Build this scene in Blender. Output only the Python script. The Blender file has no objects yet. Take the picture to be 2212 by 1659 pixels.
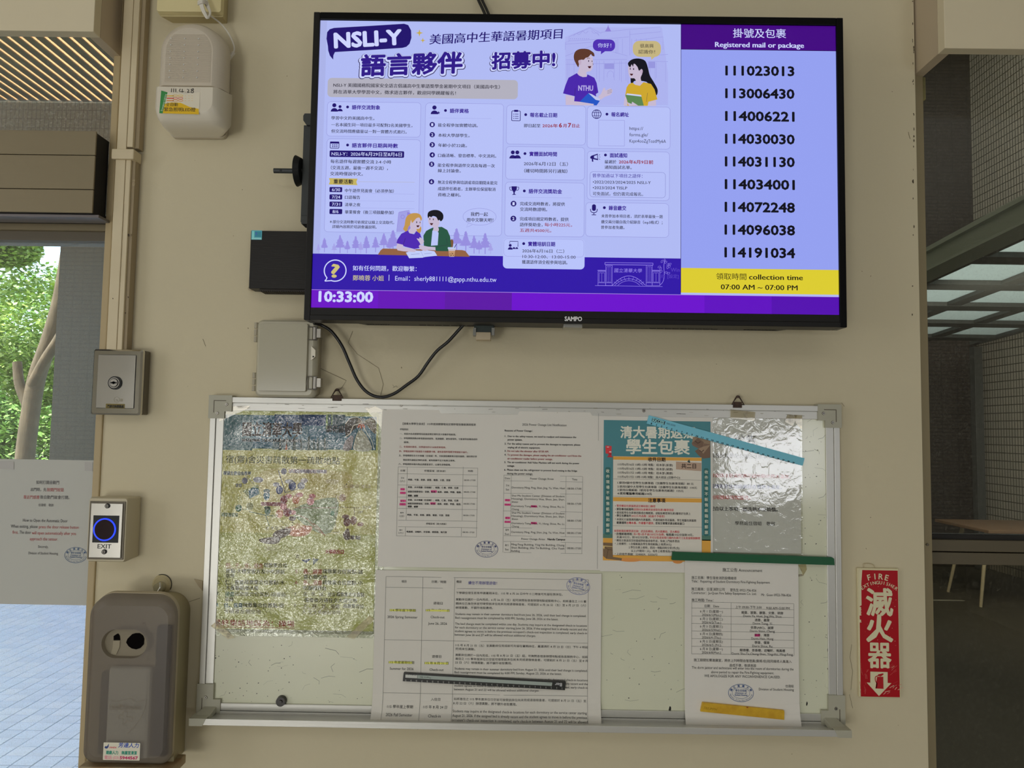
import bpy, bmesh, math, random
from mathutils import Vector, Matrix
random.seed(7)
sc = bpy.context.scene
col = sc.collection
# ---------------------------------------------------------------- camera
CX, CY, F = 1106.0, 829.5, 1600.0
D0, CZ = 1.415, 1.6            # camera to wall, camera height
ya, pi_, ro = [math.radians(a) for a in (0.4214, 3.6095, -0.8792)]
Rz = Matrix.Rotation(ya, 3, 'Z'); Rx = Matrix.Rotation(pi_, 3, 'X')
c_, s_ = math.cos(ro), math.sin(ro)
Ry = Matrix(((c_, 0, s_), (0, 1, 0), (-s_, 0, c_)))
M = Rz @ Rx @ Ry
cam = bpy.data.cameras.new('camera'); camo = bpy.data.objects.new('camera', cam); col.objects.link(camo)
cam.sensor_fit = 'HORIZONTAL'; cam.sensor_width = 36.0; cam.lens = F / 2212 * 36.0
cam.clip_start = 0.05; cam.clip_end = 200
r_, f_, u_ = M.col[0], M.col[1], M.col[2]
camo.matrix_world = Matrix(((r_[0], u_[0], -f_[0], 0), (r_[1], u_[1], -f_[1], -D0), (r_[2], u_[2], -f_[2], CZ), (0, 0, 0, 1)))
sc.camera = camo
# ---------------------------------------------------------------- world, sun, lights, exposure
w = bpy.data.worlds.new('sky'); sc.world = w; w.use_nodes = True
nt = w.node_tree; bg = nt.nodes['Background']
sky = nt.nodes.new('ShaderNodeTexSky'); sky.sky_type = 'NISHITA'; sky.sun_disc = False
sky.sun_elevation = math.radians(55); sky.sun_rotation = math.radians(250); sky.air_density = 1.0; sky.dust_density = 2.0
nt.links.new(sky.outputs[0], bg.inputs[0]); bg.inputs[1].default_value = 0.7
sun = bpy.data.lights.new('sun', 'SUN'); sun.energy = 9.0; sun.angle = 0.01; sun.color = (1, .95, .85)
so = bpy.data.objects.new('sun', sun); col.objects.link(so)
so.rotation_euler = Vector((0.42, 0.30, -0.86)).to_track_quat('-Z', 'Y').to_euler()
def area(name, loc, direction, sx, sy, power, color=(1, 1, 1)):
    l = bpy.data.lights.new(name, 'AREA'); l.shape = 'RECTANGLE'; l.size = sx; l.size_y = sy; l.energy = power; l.color = color
    o = bpy.data.objects.new(name, l); col.objects.link(o); o.location = loc
    o.rotation_euler = Vector(direction).to_track_quat('-Z', 'Z').to_euler(); return o
area('window_daylight_left', (-3.95, -2.6, 1.9), (1, 0, 0), 2.6, 1.7, 24, (.96, .98, 1.05))
area('entrance_daylight_low', (-2.0, -5.4, .45), (0, 1, 0), 1.7, .9, 38, (.99, .98, .94))
area('entrance_daylight_high', (-2.0, -5.4, 1.70), (0, 1, 0), 1.7, .30, 12, (.97, .99, 1.02))
area('window_daylight_back', (2.4, -5.4, 1.40), (0, 1, 0), 1.0, .7, 12, (.97, .99, 1.05))
area('ceiling_daylight', (0.3, -3.2, 3.3), (0, .35, -1), 3.2, 1.2, 10, (.95, .98, 1.06))
vs = sc.view_settings; vs.view_transform = 'Standard'; vs.look = 'None'; vs.exposure = 0; vs.gamma = 1; vs.use_curve_mapping = False
sc.cycles.use_denoising = True
sc.cycles.max_bounces = 8; sc.cycles.transparent_max_bounces = 12
# ---------------------------------------------------------------- helpers
K = 0.45
def lin(c):
    return tuple(((v / 255) / 12.92 if v <= 10 else ((v / 255 + .055) / 1.055) ** 2.4) for v in c)
def seen(c, k=None):
    k = k or K
    return tuple(min(.92, v / k) for v in lin(c))
def P(px, py):
    d = M @ Vector(((px - CX) / F, 1, -(py - CY) / F)); return d.x / d.y, d.z / d.y
def W(px, py, d=0.0):
    a, b = P(px, py); k = D0 - d
    return a * k, CZ + b * k
_m = {}
def mat(key, color=(.5, .5, .5), rough=.6, metal=0.0, spec=.5, bump=None, noise=None, emit=None, coat=0, alpha=None, trans=0):
    """procedural principled material. bump=(scale, strength[, stretch]); noise=(scale, amount, colour2)"""
    if key in _m: return _m[key]
    m = bpy.data.materials.new(key); m.use_nodes = True; n = m.node_tree.nodes; L = m.node_tree.links
    b = n['Principled BSDF']; b.inputs['Base Color'].default_value = (*color, 1); b.inputs['Roughness'].default_value = rough
    b.inputs['Metallic'].default_value = metal; b.inputs['Specular IOR Level'].default_value = spec
    if coat: b.inputs['Coat Weight'].default_value = coat; b.inputs['Coat Roughness'].default_value = .08
    if trans: b.inputs['Transmission Weight'].default_value = trans
    if emit: b.inputs['Emission Color'].default_value = (*emit[0], 1); b.inputs['Emission Strength'].default_value = emit[1]
    tc = None
    if bump or noise: tc = n.new('ShaderNodeTexCoord')
    if noise:
        nz = n.new('ShaderNodeTexNoise'); nz.inputs['Scale'].default_value = noise[0]; nz.inputs['Detail'].default_value = 5
        cr = n.new('ShaderNodeValToRGB'); cr.color_ramp.elements[0].position = .5 - noise[1]; cr.color_ramp.elements[1].position = .5 + noise[1]
        cr.color_ramp.elements[0].color = (*color, 1); cr.color_ramp.elements[1].color = (*noise[2], 1)
        mp = n.new('ShaderNodeMapping'); mp.inputs['Scale'].default_value = noise[3] if len(noise) > 3 else (1, 1, 1)
        L.new(tc.outputs['Object'], mp.inputs[0]); L.new(mp.outputs[0], nz.inputs[0]); L.new(nz.outputs[0], cr.inputs[0]); L.new(cr.outputs[0], b.inputs['Base Color'])
    if bump:
        nb = n.new('ShaderNodeTexNoise'); nb.inputs['Scale'].default_value = bump[0]; nb.inputs['Detail'].default_value = 4
        mp = n.new('ShaderNodeMapping'); mp.inputs['Scale'].default_value = bump[2] if len(bump) > 2 else (1, 1, 1)
        bp = n.new('ShaderNodeBump'); bp.inputs['Strength'].default_value = bump[1]; bp.inputs['Distance'].default_value = bump[3] if len(bump) > 3 else .002
        L.new(tc.outputs['Object'], mp.inputs[0]); L.new(mp.outputs[0], nb.inputs[0]); L.new(nb.outputs[0], bp.inputs['Height']); L.new(bp.outputs[0], b.inputs['Normal'])
        if coat: L.new(bp.outputs[0], b.inputs['Coat Normal'])
    _m[key] = m; return m
def glass_mat(key, tint=(.9, .95, .92), refl=.08, dust=0.0, dustcol=(.5, .5, .48), scale=120):
    m = bpy.data.materials.new(key); m.use_nodes = True; n = m.node_tree.nodes; L = m.node_tree.links
    n.remove(n['Principled BSDF']); out = n['Material Output']
    t = n.new('ShaderNodeBsdfTransparent'); t.inputs[0].default_value = (*tint, 1)
    g = n.new('ShaderNodeBsdfGlossy'); g.inputs['Roughness'].default_value = .01; g.inputs[0].default_value = (1, 1, 1, 1)
    fr = n.new('ShaderNodeFresnel'); fr.inputs[0].default_value = 1.45
    mx = n.new('ShaderNodeMixShader'); L.new(fr.outputs[0], mx.inputs[0]); L.new(t.outputs[0], mx.inputs[1]); L.new(g.outputs[0], mx.inputs[2])
    last = mx
    if dust:
        d = n.new('ShaderNodeBsdfDiffuse'); d.inputs[0].default_value = (*dustcol, 1)
        tc = n.new('ShaderNodeTexCoord'); nz = n.new('ShaderNodeTexNoise'); nz.inputs['Scale'].default_value = scale; nz.inputs['Detail'].default_value = 2
        cr = n.new('ShaderNodeValToRGB'); cr.color_ramp.elements[0].position = .55; cr.color_ramp.elements[1].position = .70
        cr.color_ramp.elements[0].color = (dust * .35,) * 3 + (1,); cr.color_ramp.elements[1].color = (dust * 3,) * 3 + (1,)
        L.new(tc.outputs['Object'], nz.inputs[0]); L.new(nz.outputs[0], cr.inputs[0])
        m2 = n.new('ShaderNodeMixShader'); L.new(cr.outputs[0], m2.inputs[0]); L.new(mx.outputs[0], m2.inputs[1]); L.new(d.outputs[0], m2.inputs[2]); last = m2
    L.new(last.outputs[0], out.inputs[0]); _m[key] = m; return m
ORI = {}
class MB:
    """collects geometry in world coordinates, links it as ONE object"""
    def __init__(s): s.v = []; s.f = []; s.mi = []; s.mats = []; s.sm = []
    def midx(s, m):
        if m not in s.mats: s.mats.append(m)
        return s.mats.index(m)
    def add(s, vs, fs, m=None, smooth=False):
        o = len(s.v); s.v += [tuple(v) for v in vs]
        for f in fs: s.f.append([i + o for i in f]); s.mi.append(m); s.sm.append(smooth)
        return s
    def box(s, x0, x1, y0, y1, z0, z1, m=None):
        vs = [(x, y, z) for x in (x0, x1) for y in (y0, y1) for z in (z0, z1)]
        return s.add(vs, [(0, 1, 3, 2), (4, 6, 7, 5), (0, 4, 5, 1), (2, 3, 7, 6), (0, 2, 6, 4), (1, 5, 7, 3)], m)
    def prism(s, pts, d0, d1, m=None, smooth=False):
        """pts (x,z) outline; between wall depths d0 (back) and d1 (front)"""
        n = len(pts); vs = [(x, -d1, z) for x, z in pts] + [(x, -d0, z) for x, z in pts]
        s.add(vs, [list(range(n)), list(range(2 * n - 1, n - 1, -1))], m)
        s.add(vs, [(i, i + n, (i + 1) % n + n, (i + 1) % n) for i in range(n)], m, smooth); return s
    def prismpx(s, pp, d0, d1, m=None):
        return s.prism([W(x, y, d1) for x, y in pp], d0, d1, m)
    def boxpx(s, x0, y0, x1, y1, d0, d1, m=None):
        a = W(x0, y0, d1); b = W(x1, y1, d1)
        return s.box(min(a[0], b[0]), max(a[0], b[0]), -d1, -d0, min(a[1], b[1]), max(a[1], b[1]), m)
    def loft(s, secs, m=None, n=8, cap0=True, cap1=True, smooth=True):
        """secs: (y, x0, x1, z0, z1, r_top, r_bottom); rounded rectangles joined along y"""
        rings = []
        for (y, x0, x1, z0, z1, rt, rb) in secs:
            ring = []; lim = min(x1 - x0, z1 - z0) / 2 - .0004; rt = min(rt, lim); rb = min(rb, lim)
            for cx, cz, r, a0 in ((x1 - rt, z1 - rt, rt, 0), (x0 + rt, z1 - rt, rt, 90), (x0 + rb, z0 + rb, rb, 180), (x1 - rb, z0 + rb, rb, 270)):
                for i in range(n + 1):
                    a = math.radians(a0 + 90 * i / n); ring.append((cx + r * math.cos(a), y, cz + r * math.sin(a)))
            rings.append(ring)
        k = len(rings[0]); vs = [v for r in rings for v in r]; fs = []
        for j in range(len(rings) - 1):
            for i in range(k): fs.append((j * k + i, j * k + (i + 1) % k, (j + 1) * k + (i + 1) % k, (j + 1) * k + i))
        s.add(vs, fs, m, smooth)
        if cap0: s.add(rings[0], [list(range(k))], m)
        if cap1: s.add(rings[-1], [list(range(k - 1, -1, -1))], m)
        return s
    def cyl(s, p0, p1, r0, r1=None, n=16, m=None, caps=True):
        p0, p1 = Vector(p0), Vector(p1); r1 = r0 if r1 is None else r1; ax = (p1 - p0).normalized()
        u = ax.orthogonal().normalized(); v = ax.cross(u)
        vs = [p + (u * math.cos(2 * math.pi * i / n) + v * math.sin(2 * math.pi * i / n)) * r for p, r in ((p0, r0), (p1, r1)) for i in range(n)]
        s.add(vs, [(i, (i + 1) % n, (i + 1) % n + n, i + n) for i in range(n)], m, True)
        if caps: s.add(vs[:n], [list(range(n - 1, -1, -1))], m); s.add(vs[n:], [list(range(n))], m)
        return s
    def tube(s, pts, r, n=8, m=None, sub=4):
        pts = [Vector(p) for p in pts]
        if sub > 1 and len(pts) > 2: pts = catmull(pts, sub)
        rings = []; u = None
        for i, p in enumerate(pts):
            t = (pts[min(i + 1, len(pts) - 1)] - pts[max(i - 1, 0)]).normalized()
            u = t.orthogonal().normalized() if u is None else (u - t * u.dot(t)).normalized()
            v = t.cross(u); rings.append([p + (u * math.cos(2 * math.pi * k / n) + v * math.sin(2 * math.pi * k / n)) * r for k in range(n)])
        vs = [q for R in rings for q in R]
        s.add(vs, [(j * n + k, j * n + (k + 1) % n, (j + 1) * n + (k + 1) % n, (j + 1) * n + k) for j in range(len(rings) - 1) for k in range(n)], m, True)
        s.add(rings[0], [list(range(n - 1, -1, -1))], m); s.add(rings[-1], [list(range(n))], m); return s
    def build(s, name, m=None, parent=None, bevel=0, solid=0):
        me = bpy.data.meshes.new(name)
        if parent is not None: o0 = ORI[parent.name]
        else:
            xs = [v[0] for v in s.v]; ys = [v[1] for v in s.v]; zs = [v[2] for v in s.v]
            o0 = Vector(((min(xs) + max(xs)) / 2, (min(ys) + max(ys)) / 2, min(zs)))
        me.from_pydata([(v[0] - o0[0], v[1] - o0[1], v[2] - o0[2]) for v in s.v], [], s.f)
        ms = []; ix = []; last = 0
        for q in s.mi:
            q = q or m
            if q not in ms: ms.append(q)
            ix.append(ms.index(q))
        for q in ms: me.materials.append(q)
        if len(ms) > 1: me.polygons.foreach_set('material_index', ix)
        me.polygons.foreach_set('use_smooth', s.sm)
        me.update()
        o = bpy.data.objects.new(name, me); col.objects.link(o)
        if parent is not None: o.parent = parent
        else: o.location = o0
        ORI[o.name] = o0
        if bevel:
            b = o.modifiers.new('bevel', 'BEVEL'); b.width = bevel; b.segments = 2; b.limit_method = 'ANGLE'; b.angle_limit = .6
        if solid:
            b = o.modifiers.new('solid', 'SOLIDIFY'); b.thickness = solid; b.offset = -1
        return o
def catmull(pts, sub, closed=False):
    out = []; n = len(pts); rng = n if closed else n - 1
    for i in range(rng):
        if closed: a, b, c, d = (pts[(i + k) % n] for k in (-1, 0, 1, 2))
        else: a, b, c, d = pts[max(i - 1, 0)], pts[i], pts[i + 1], pts[min(i + 2, n - 1)]
        for k in range(sub):
            t = k / sub; out.append(.5 * ((2 * b) + (c - a) * t + (2 * a - 5 * b + 4 * c - d) * t * t + (3 * b - a - 3 * c + d) * t ** 3))
    if not closed: out.append(pts[-1])
    return out
def tag(o, label=None, cat=None, group=None, kind=None):
    if label: o['label'] = label
    if cat: o['category'] = cat
    if group: o['group'] = group
    if kind: o['kind'] = kind
    return o
def thing(name, label, cat, loc, group=None):
    o = bpy.data.objects.new(name, None); col.objects.link(o); o.location = loc; o.empty_display_size = .05
    ORI[o.name] = Vector(loc); return tag(o, label, cat, group)
def struct(o): o['kind'] = 'structure'; return o
# ---------------------------------------------------------------- lettering
_tc = {}
def glyphs(s, bold):
    k = (s, bold)
    if k not in _tc:
        c = bpy.data.curves.new('t', 'FONT'); c.body = s; c.size = 1; c.resolution_u = 2
        o = bpy.data.objects.new('t', c); me = o.to_mesh()
        v = [(q.co.x, q.co.y) for q in me.vertices]; f = [tuple(p.vertices) for p in me.polygons]
        o.to_mesh_clear(); bpy.data.objects.remove(o); bpy.data.curves.remove(c)
        _tc[k] = (v, f)
    return _tc[k]
def shifts(b, t=''):
    if b <= 0: return [(0, 0)]
    if b < .02 or len(t) > 14: return [(-b, 0), (b, 0)]
    n = 8 if b < .06 else 14
    return [(0, 0)] + [(b * math.cos(2 * math.pi * k / n), b * math.sin(2 * math.pi * k / n)) for k in range(n)]
def iscjk(s): return any(ord(ch) > 0x2e80 for ch in s)
LS = 0.00016
class Canvas:
    """flat print on a vertical plane at wall depth d; coordinates in photo crops (x0, y0, scale)"""
    def __init__(s, d, emis=False, rough=.7, warp=None, coat=0, k=None):
        s.mb = MB(); s.d = d; s.fr = (0, 0, 1); s.emis = emis; s.rough = rough; s.warp = warp; s.coat = coat; s.k = k; s.cap = None
    def frame(s, x0, y0, sc_): s.fr = (x0, y0, sc_); return s
    def w(s, x, y):
        return W(s.fr[0] + x / s.fr[2], s.fr[1] + y / s.fr[2], s.d)
    def u(s):  # metres per crop unit
        return (D0 - s.d) / F / s.fr[2] * 1.0
    def mat(s, c):
        if s.emis: return mat('screen_%02x%02x%02x' % c, (.004, .004, .004), .35, spec=.15, emit=(lin(c), 1))
        return mat('ink_%02x%02x%02x_%d%s' % (*c, int(s.rough * 100), s.coat), seen(c, s.k), s.rough, spec=.3, coat=s.coat, bump=s.cap)
    def put(s, pts, faces, c, L=1):
        y = -s.d - L * LS
        vs = [(x, y - (s.warp(x, z) if s.warp else 0), z) for x, z in pts]
        s.mb.add(vs, faces, s.mat(c))
    def P_(s, pts, c, L): s.put(pts, [list(range(len(pts)))], c, L)
    def poly(s, pts, c, L=1): s.P_([s.w(*p) for p in pts], c, L)
    def blob(s, pts, c, L=1, sub=4):
        q = catmull([Vector(s.w(*p)) for p in pts], sub, True); s.P_([tuple(p) for p in q], c, L)
    def rect(s, x0, y0, x1, y1, c, L=1):
        a = s.w(x0, y0); b = s.w(x1, y1); s.P_([(a[0], a[1]), (b[0], a[1]), (b[0], b[1]), (a[0], b[1])], c, L)
    def rpts(s, x0, y0, x1, y1, r, n=5):
        a = s.w(x0, y0); b = s.w(x1, y1); r = min(r * s.u(), (b[0] - a[0]) / 2, (a[1] - b[1]) / 2); out = []
        for cx, cz, a0 in ((b[0] - r, a[1] - r, 0), (a[0] + r, a[1] - r, 90), (a[0] + r, b[1] + r, 180), (b[0] - r, b[1] + r, 270)):
            for i in range(n + 1):
                t = math.radians(a0 + 90 * i / n); out.append((cx + r * math.cos(t), cz + r * math.sin(t)))
        return out
    def rrect(s, x0, y0, x1, y1, r, c, L=1): s.P_(s.rpts(x0, y0, x1, y1, r), c, L)
    def stroke_(s, pts, wd, c, L=1, closed=False):
        n = len(pts); h = wd / 2; A = []; B = []
        for i in range(n):
            p = Vector(pts[i]); a = Vector(pts[i - 1]) if (closed or i) else None; b = Vector(pts[(i + 1) % n]) if (closed or i < n - 1) else None
            t = ((b if b else p) - (a if a else p)); t = t.normalized() if t.length > 1e-9 else Vector((1, 0)); nn = Vector((-t.y, t.x)) * h
            A.append(tuple(p + nn)); B.append(tuple(p - nn))
        fs = [(i, (i + 1) % n, (i + 1) % n + n, i + n) for i in range(n if closed else n - 1)]
        s.put(A + B, fs, c, L)
    def srrect(s, x0, y0, x1, y1, r, wd, c, L=1): s.stroke_(s.rpts(x0, y0, x1, y1, r), wd * s.u(), c, L, True)
    def line(s, pts, wd, c, L=1): s.stroke_([s.w(*p) for p in pts], wd * s.u(), c, L)
    def curve(s, pts, wd, c, L=1, closed=False):
        q = catmull([Vector(s.w(*p)) for p in pts], 5, closed); s.stroke_([tuple(p) for p in q], wd * s.u(), c, L, closed)
    def h(s, x0, y, x1, wd, c, L=1):
        a = s.w(x0, y); b = s.w(x1, y); s.stroke_([a, (b[0], a[1])], wd * s.u(), c, L)
    def v(s, x, y0, y1, wd, c, L=1):
        a = s.w(x, y0); b = s.w(x, y1); s.stroke_([a, (a[0], b[1])], wd * s.u(), c, L)
    def table(s, xs, ys, wd, c, L=1):
        """grid through top-left based columns xs (at y=ys[0]) and rows ys (at x=xs[0])"""
        X = [s.w(x, ys[0])[0] for x in xs]; Z = [s.w(xs[0], y)[1] for y in ys]
        for x in X: s.stroke_([(x, Z[0]), (x, Z[-1])], wd * s.u(), c, L)
        for z in Z: s.stroke_([(X[0], z), (X[-1], z)], wd * s.u(), c, L)
    def ell(s, x, y, rx, ry, c, L=1, rot=0, n=20, wd=None, a0=0, a1=360):
        cx, cz = s.w(x, y); rx *= s.u(); ry *= s.u(); cr, sr = math.cos(math.radians(rot)), math.sin(math.radians(rot)); pts = []
        full = a1 - a0 >= 360
        for i in range(n if full else n + 1):
            t = math.radians(a0 + (a1 - a0) * i / n); ex, ez = rx * math.cos(t), ry * math.sin(t); pts.append((cx + ex * cr - ez * sr, cz + ex * sr + ez * cr))
        if wd: s.stroke_(pts, wd * s.u(), c, L, full)
        else: s.P_(pts, c, L)
    def circ(s, x, y, r, c, L=1, **k): s.ell(x, y, r, r, c, L, **k)
    def T(s, t, x, y, x1, em, c, L=3, bold=0.0, rot=0, skew=0, vstretch=1):
        """text: ink bottom-left at (x, y), ink right edge at x1 (None = natural), em height in crop units"""
        v, f = glyphs(t, 0)
        if not v: return
        a = s.w(x, y); mn = min(p[0] for p in v); mx = max(p[0] for p in v); e = em * s.u()
        if x1 is None: kx = e
        else:
            b = s.w(x1, y); kx = (b[0] - a[0]) / (mx - mn)
        base = .083 if iscjk(t) else 0.0
        cr, sr = math.cos(math.radians(rot)), math.sin(math.radians(rot))
        for k, (dx, dz) in enumerate(shifts(bold, t)):
            out = []
            for px, pz in v:
                X = (px - mn) * kx + dx * e; Z = (pz + base) * e * vstretch; X += Z * skew; Z += dz * e
                out.append((a[0] + X * cr - Z * sr, a[1] + X * sr + Z * cr))
            s.put(out, f, c, L + k * .02)
    def arc_text(s, t, x, y, rx, ry, a0, a1, em, c, L=3, inside=False, bold=0, rot0=0):
        cx, cz = s.w(x, y); n = len(t)
        for i, ch in enumerate(t):
            if ch == ' ': continue
            a = math.radians(a0 + (a1 - a0) * (i / (n - 1))); ux, uz = rx * s.u() * math.cos(a), ry * s.u() * math.sin(a)
            cr0, sr0 = math.cos(math.radians(rot0)), math.sin(math.radians(rot0))
            bx, bz = cx + ux * cr0 - uz * sr0, cz + ux * sr0 + uz * cr0
            tx, tz = -math.sin(a) * rx, math.cos(a) * ry
            if not inside: tx, tz = -tx, -tz
            th = math.atan2(tz, tx) + math.radians(rot0); v, f = glyphs(ch, 0)
            if not v: continue
            mn = min(p[0] for p in v); mx = max(p[0] for p in v); e = em * s.u()
            for k, (dx, dz) in enumerate(shifts(bold, 'x')):
                out = []
                for px, pz in v:
                    X = (px - (mn + mx) / 2 + dx) * e; Z = (pz - .35 + dz) * e
                    out.append((bx + X * math.cos(th) - Z * math.sin(th), bz + X * math.sin(th) + Z * math.cos(th)))
                s.put(out, f, c, L + k * .02)
    def stamp(s, x, y, rx, ry, c, L=4, rot=0):
        s.ell(x, y, rx, ry, c, L, rot=rot, n=32, wd=rx * .035); s.ell(x, y, rx * .7, ry * .62, c, L, rot=rot, n=28, wd=rx * .02)
        s.arc_text('國立清華大學', x, y, rx * .84, ry * .8, 155, 25, rx * .2, c, L, bold=.02, rot0=rot)
        s.arc_text('National Tsing Hua University', x, y, rx * .85, ry * .81, 192, 348, rx * .15, c, L, inside=True, rot0=rot)
        for tx, dy, wd in (('學生住宿組', -.16, .46), ('Division of', .1, .46), ('Student Housing', .33, .52)):
            s.T(tx, x - wd * rx * math.cos(math.radians(rot)) + dy * ry * math.sin(math.radians(rot)) * 1, y + dy * ry + wd * rx * math.sin(math.radians(rot)), x + wd * rx, rx * .2, c, L, rot=rot, bold=.015)
    def build(s, name, parent): 
        return s.mb.build(name, None, parent)
def sheet(name, x0, y0, x1, y1, d, m, parent=None, warp=None, n=14, th=.0003):
    """thin paper sheet (own thickness); corners by photo position on its plane"""
    a = W(x0, y0, d); b = W(x1, y1, d); mb = MB(); vs = []; fs = []
    for sgn in (0, 1):
        for j in range(n + 1):
            for i in range(n + 1):
                x = a[0] + (b[0] - a[0]) * i / n; z = a[1] + (b[1] - a[1]) * j / n
                vs.append((x, -d - (warp(x, z) if warp else 0) + sgn * th, z))
    N = (n + 1) ** 2
    for j in range(n):
        for i in range(n):
            q = j * (n + 1) + i; fs.append((q, q + n + 1, q + n + 2, q + 1)); fs.append((N + q, N + q + 1, N + q + n + 2, N + q + n + 1))
    bd = [i for i in range(n + 1)] + [j * (n + 1) + n for j in range(1, n + 1)] + [n * (n + 1) + i for i in range(n - 1, -1, -1)] + [j * (n + 1) for j in range(n - 1, 0, -1)]
    for k in range(len(bd)): p, q = bd[k], bd[(k + 1) % len(bd)]; fs.append((p, q, N + q, N + p))
    mb.add(vs, fs, m); return mb.build(name, m, parent)
# ================================================================ the room
WALLC = seen((155, 147, 124))
M_wall = mat('cream_wall_paint', WALLC, .75, spec=.25, bump=(60, .35, (1, 1, 1), .0015), noise=(2.2, .35, tuple(v * .93 for v in WALLC)))
M_trimw = mat('cream_trim_paint', seen((160, 151, 128)), .6, bump=(40, .3, (1, 1, 1), .001))
M_alu_beige = mat('beige_frame', seen((128, 116, 88)), .55, bump=(200, .2, (1, 1, .1), .0005))
M_conc = mat('plain_plaster', (.55, .52, .44), .8)
XL = W(207, 1245)[0]; XR = W(1989.5, 830)[0]
struct(MB().box(XL, XR, 0, .13, 0, 3.4).build('wall_front', M_wall))
# hairline cracks and scuffs in the paint (their own shape, flat on the wall)
cw = Canvas(0.0006, rough=.8)
wallc = MB()
dk = (92, 84, 66)
for pts, wd in (([(762, 715), (752, 740), (772, 765), (818, 795), (828, 830), (822, 855)], .9), ([(680, 790), (718, 808), (748, 822), (738, 838), (720, 848)], 1.1), ([(438, 732), (444, 748)], .8),
                ([(1818, 870), (1824, 878)], .8), ([(1840, 1392), (1836, 1420), (1842, 1450), (1838, 1490)], .7), ([(1962, 285), (1966, 300)], 1), ([(408, 1300), (432, 1292)], .9), ([(1835, 1500), (1842, 1530)], .6)):
    cw.line(pts, wd, dk, 0)
for _ in range(70):
    x, y = random.uniform(310, 1960), random.uniform(5, 1640)
    if 655 < x < 1830 and y < 720 or 425 < x < 1830 and 850 < y < 1580: continue
    r = random.uniform(.5, 1.3); cw.ell(x, y, r * random.uniform(.6, 2.2), r, random.choice([(110, 100, 78), (90, 80, 62), (125, 112, 90)]), 0, rot=random.uniform(0, 180), n=6)
for _ in range(26):
    x, y = random.uniform(1971, 1975), random.uniform(0, 700); cw.ell(x - .3, y, random.uniform(.5, 1.6), random.uniform(1, 4), (70, 62, 48), 0, n=6)
cw.line([(848, 831), (852, 836), (849, 838), (856, 833), (860, 838), (855, 835)], .5, (70, 66, 55), 0)
tag(cw.build('wall_cracks', bpy.data.objects['wall_front']), 'fine dark hairline cracks in the paint')
# interior shell around and behind the camera
M_floor_in = mat('terrazzo', (.42, .40, .36), .4, noise=(90, .1, (.5, .48, .44)))
struct(MB().box(3.4, 4.3, 0, .13, 0, 3.4).build('wall_front', M_wall)); struct(MB().box(-4.1, -3.2, 0, .13, 0, 3.4).build('wall_front', M_wall))
struct(MB().box(-4, 4.2, -5.5, 0, -.1, 0).build('floor', M_floor_in))
struct(MB().box(-4, 4.2, -5.5, .13, 3.4, 3.5).build('ceiling', mat('ceiling_paint', (.72, .70, .63), .8)))
struct(MB().box(-4, 4.2, -5.6, -5.5, 0, 3.4).build('wall_back', M_conc))
struct(MB().box(-4.1, -4, -5.6, .13, 0, 3.4).build('wall_left', M_conc))
struct(MB().box(4.2, 4.3, -5.6, .13, 0, 3.4).build('wall_right', M_conc))
# ---------------------------------------------------------------- left side: door, frame, pelmet
M_jamb = mat('tan_door_jamb', seen((130, 116, 87)), .5)
M_opal = mat('brushed_aluminium_beige', seen((98, 89, 69)), .42, metal=.3, bump=(8, .25, (.2, 1, 60), .0004))
M_dark = mat('dark_gap', (.02, .018, .015), .8)
M_rub = mat('dark_frame', seen((72, 66, 54)), .5)
XJ = W(188.5, 1245, .004)[0]
door = thing('door_1', 'automatic glass entrance door on the left', 'door', (XJ - .5, .05, 0)); del door['label']; del door['category']; struct(door)
MB().box(XJ, XL, -.004, .09, 0, 2.75).build('door_jamb', M_jamb, door, bevel=.002)
MB().box(XJ - .006, XJ, .02, .08, 0, 2.75).build('jamb_seal', M_rub, door)
zt = W(0, 478, -.03)[1]
hb = MB(); hb.box(-3.2, XJ, .02, .07, W(100, 500, -.03)[1], W(100, 486, -.03)[1]); hb.build('top_rail', M_opal, door)
MB().box(-3.2, XJ, .03, .08, W(100, 522, -.04)[1], W(100, 500, -.04)[1]).build('glass_bead', M_rub, door)
MB().box(-3.2, XJ, .0, .05, W(100, 486, -.03)[1], W(100, 474, -.03)[1]).build('track_gap', M_dark, door)
G_door = glass_mat('dusty_door_glass', (.93, .96, .94), dust=.07, dustcol=(.60, .58, .46), scale=520)
gb = MB(); gx0, gx1 = -3.2, XJ - .003
gb.box(gx0, gx1, .046, .052, .12, W(100, 520, -.04)[1]); gb.build('glass_pane', G_door, door)
tg = MB(); tg.box(-3.2, XJ, .046, .052, W(100, 478, -.03)[1] + .02, 3.4); tg.build('transom_pane', glass_mat('transom_glass', (.8, .82, .78), dust=.10, dustcol=(.6, .6, .55), scale=260), door)
MB().box(-3.2, XJ, .02, .08, 0, .12).build('bottom_rail', M_opal, door)
# second glass leaf edge streaks: wipe marks on the glass
# door operator box above the glass
zo1 = W(100, 459, .05)[1]; zo0 = W(100, 281, .05)[1]; xo = W(203, 380, .05)[0]
op = thing('door_operator', 'beige aluminium automatic door operator box above the glass door on the left', 'door operator', (xo - .6, 0, zo1))
h3 = (zo0 - zo1)
yb = [zo1, zo1 + h3 * .285, zo1 + h3 * .70, zo0]
for i in range(3): MB().box(-3.1, xo, -.05, -.046, yb[i] + .0006, yb[i + 1] - .0006).build('cover_panel', M_opal, op, bevel=.001)
MB().box(-3.1, xo - .003, -.0458, .0, zo1 - .0, zo0 - .002).build('housing', M_dark, op)  # near-black colour stands in for the shade of the open end
MB().box(-3.1, xo + .008, -.042, .0, zo1 - .006, zo1 - .001).build('bottom_plate', mat('grey_steel', seen((88, 84, 84)), .35, metal=.6, bump=(20, .3, (1, 3, 1), .001)), op)
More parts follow.
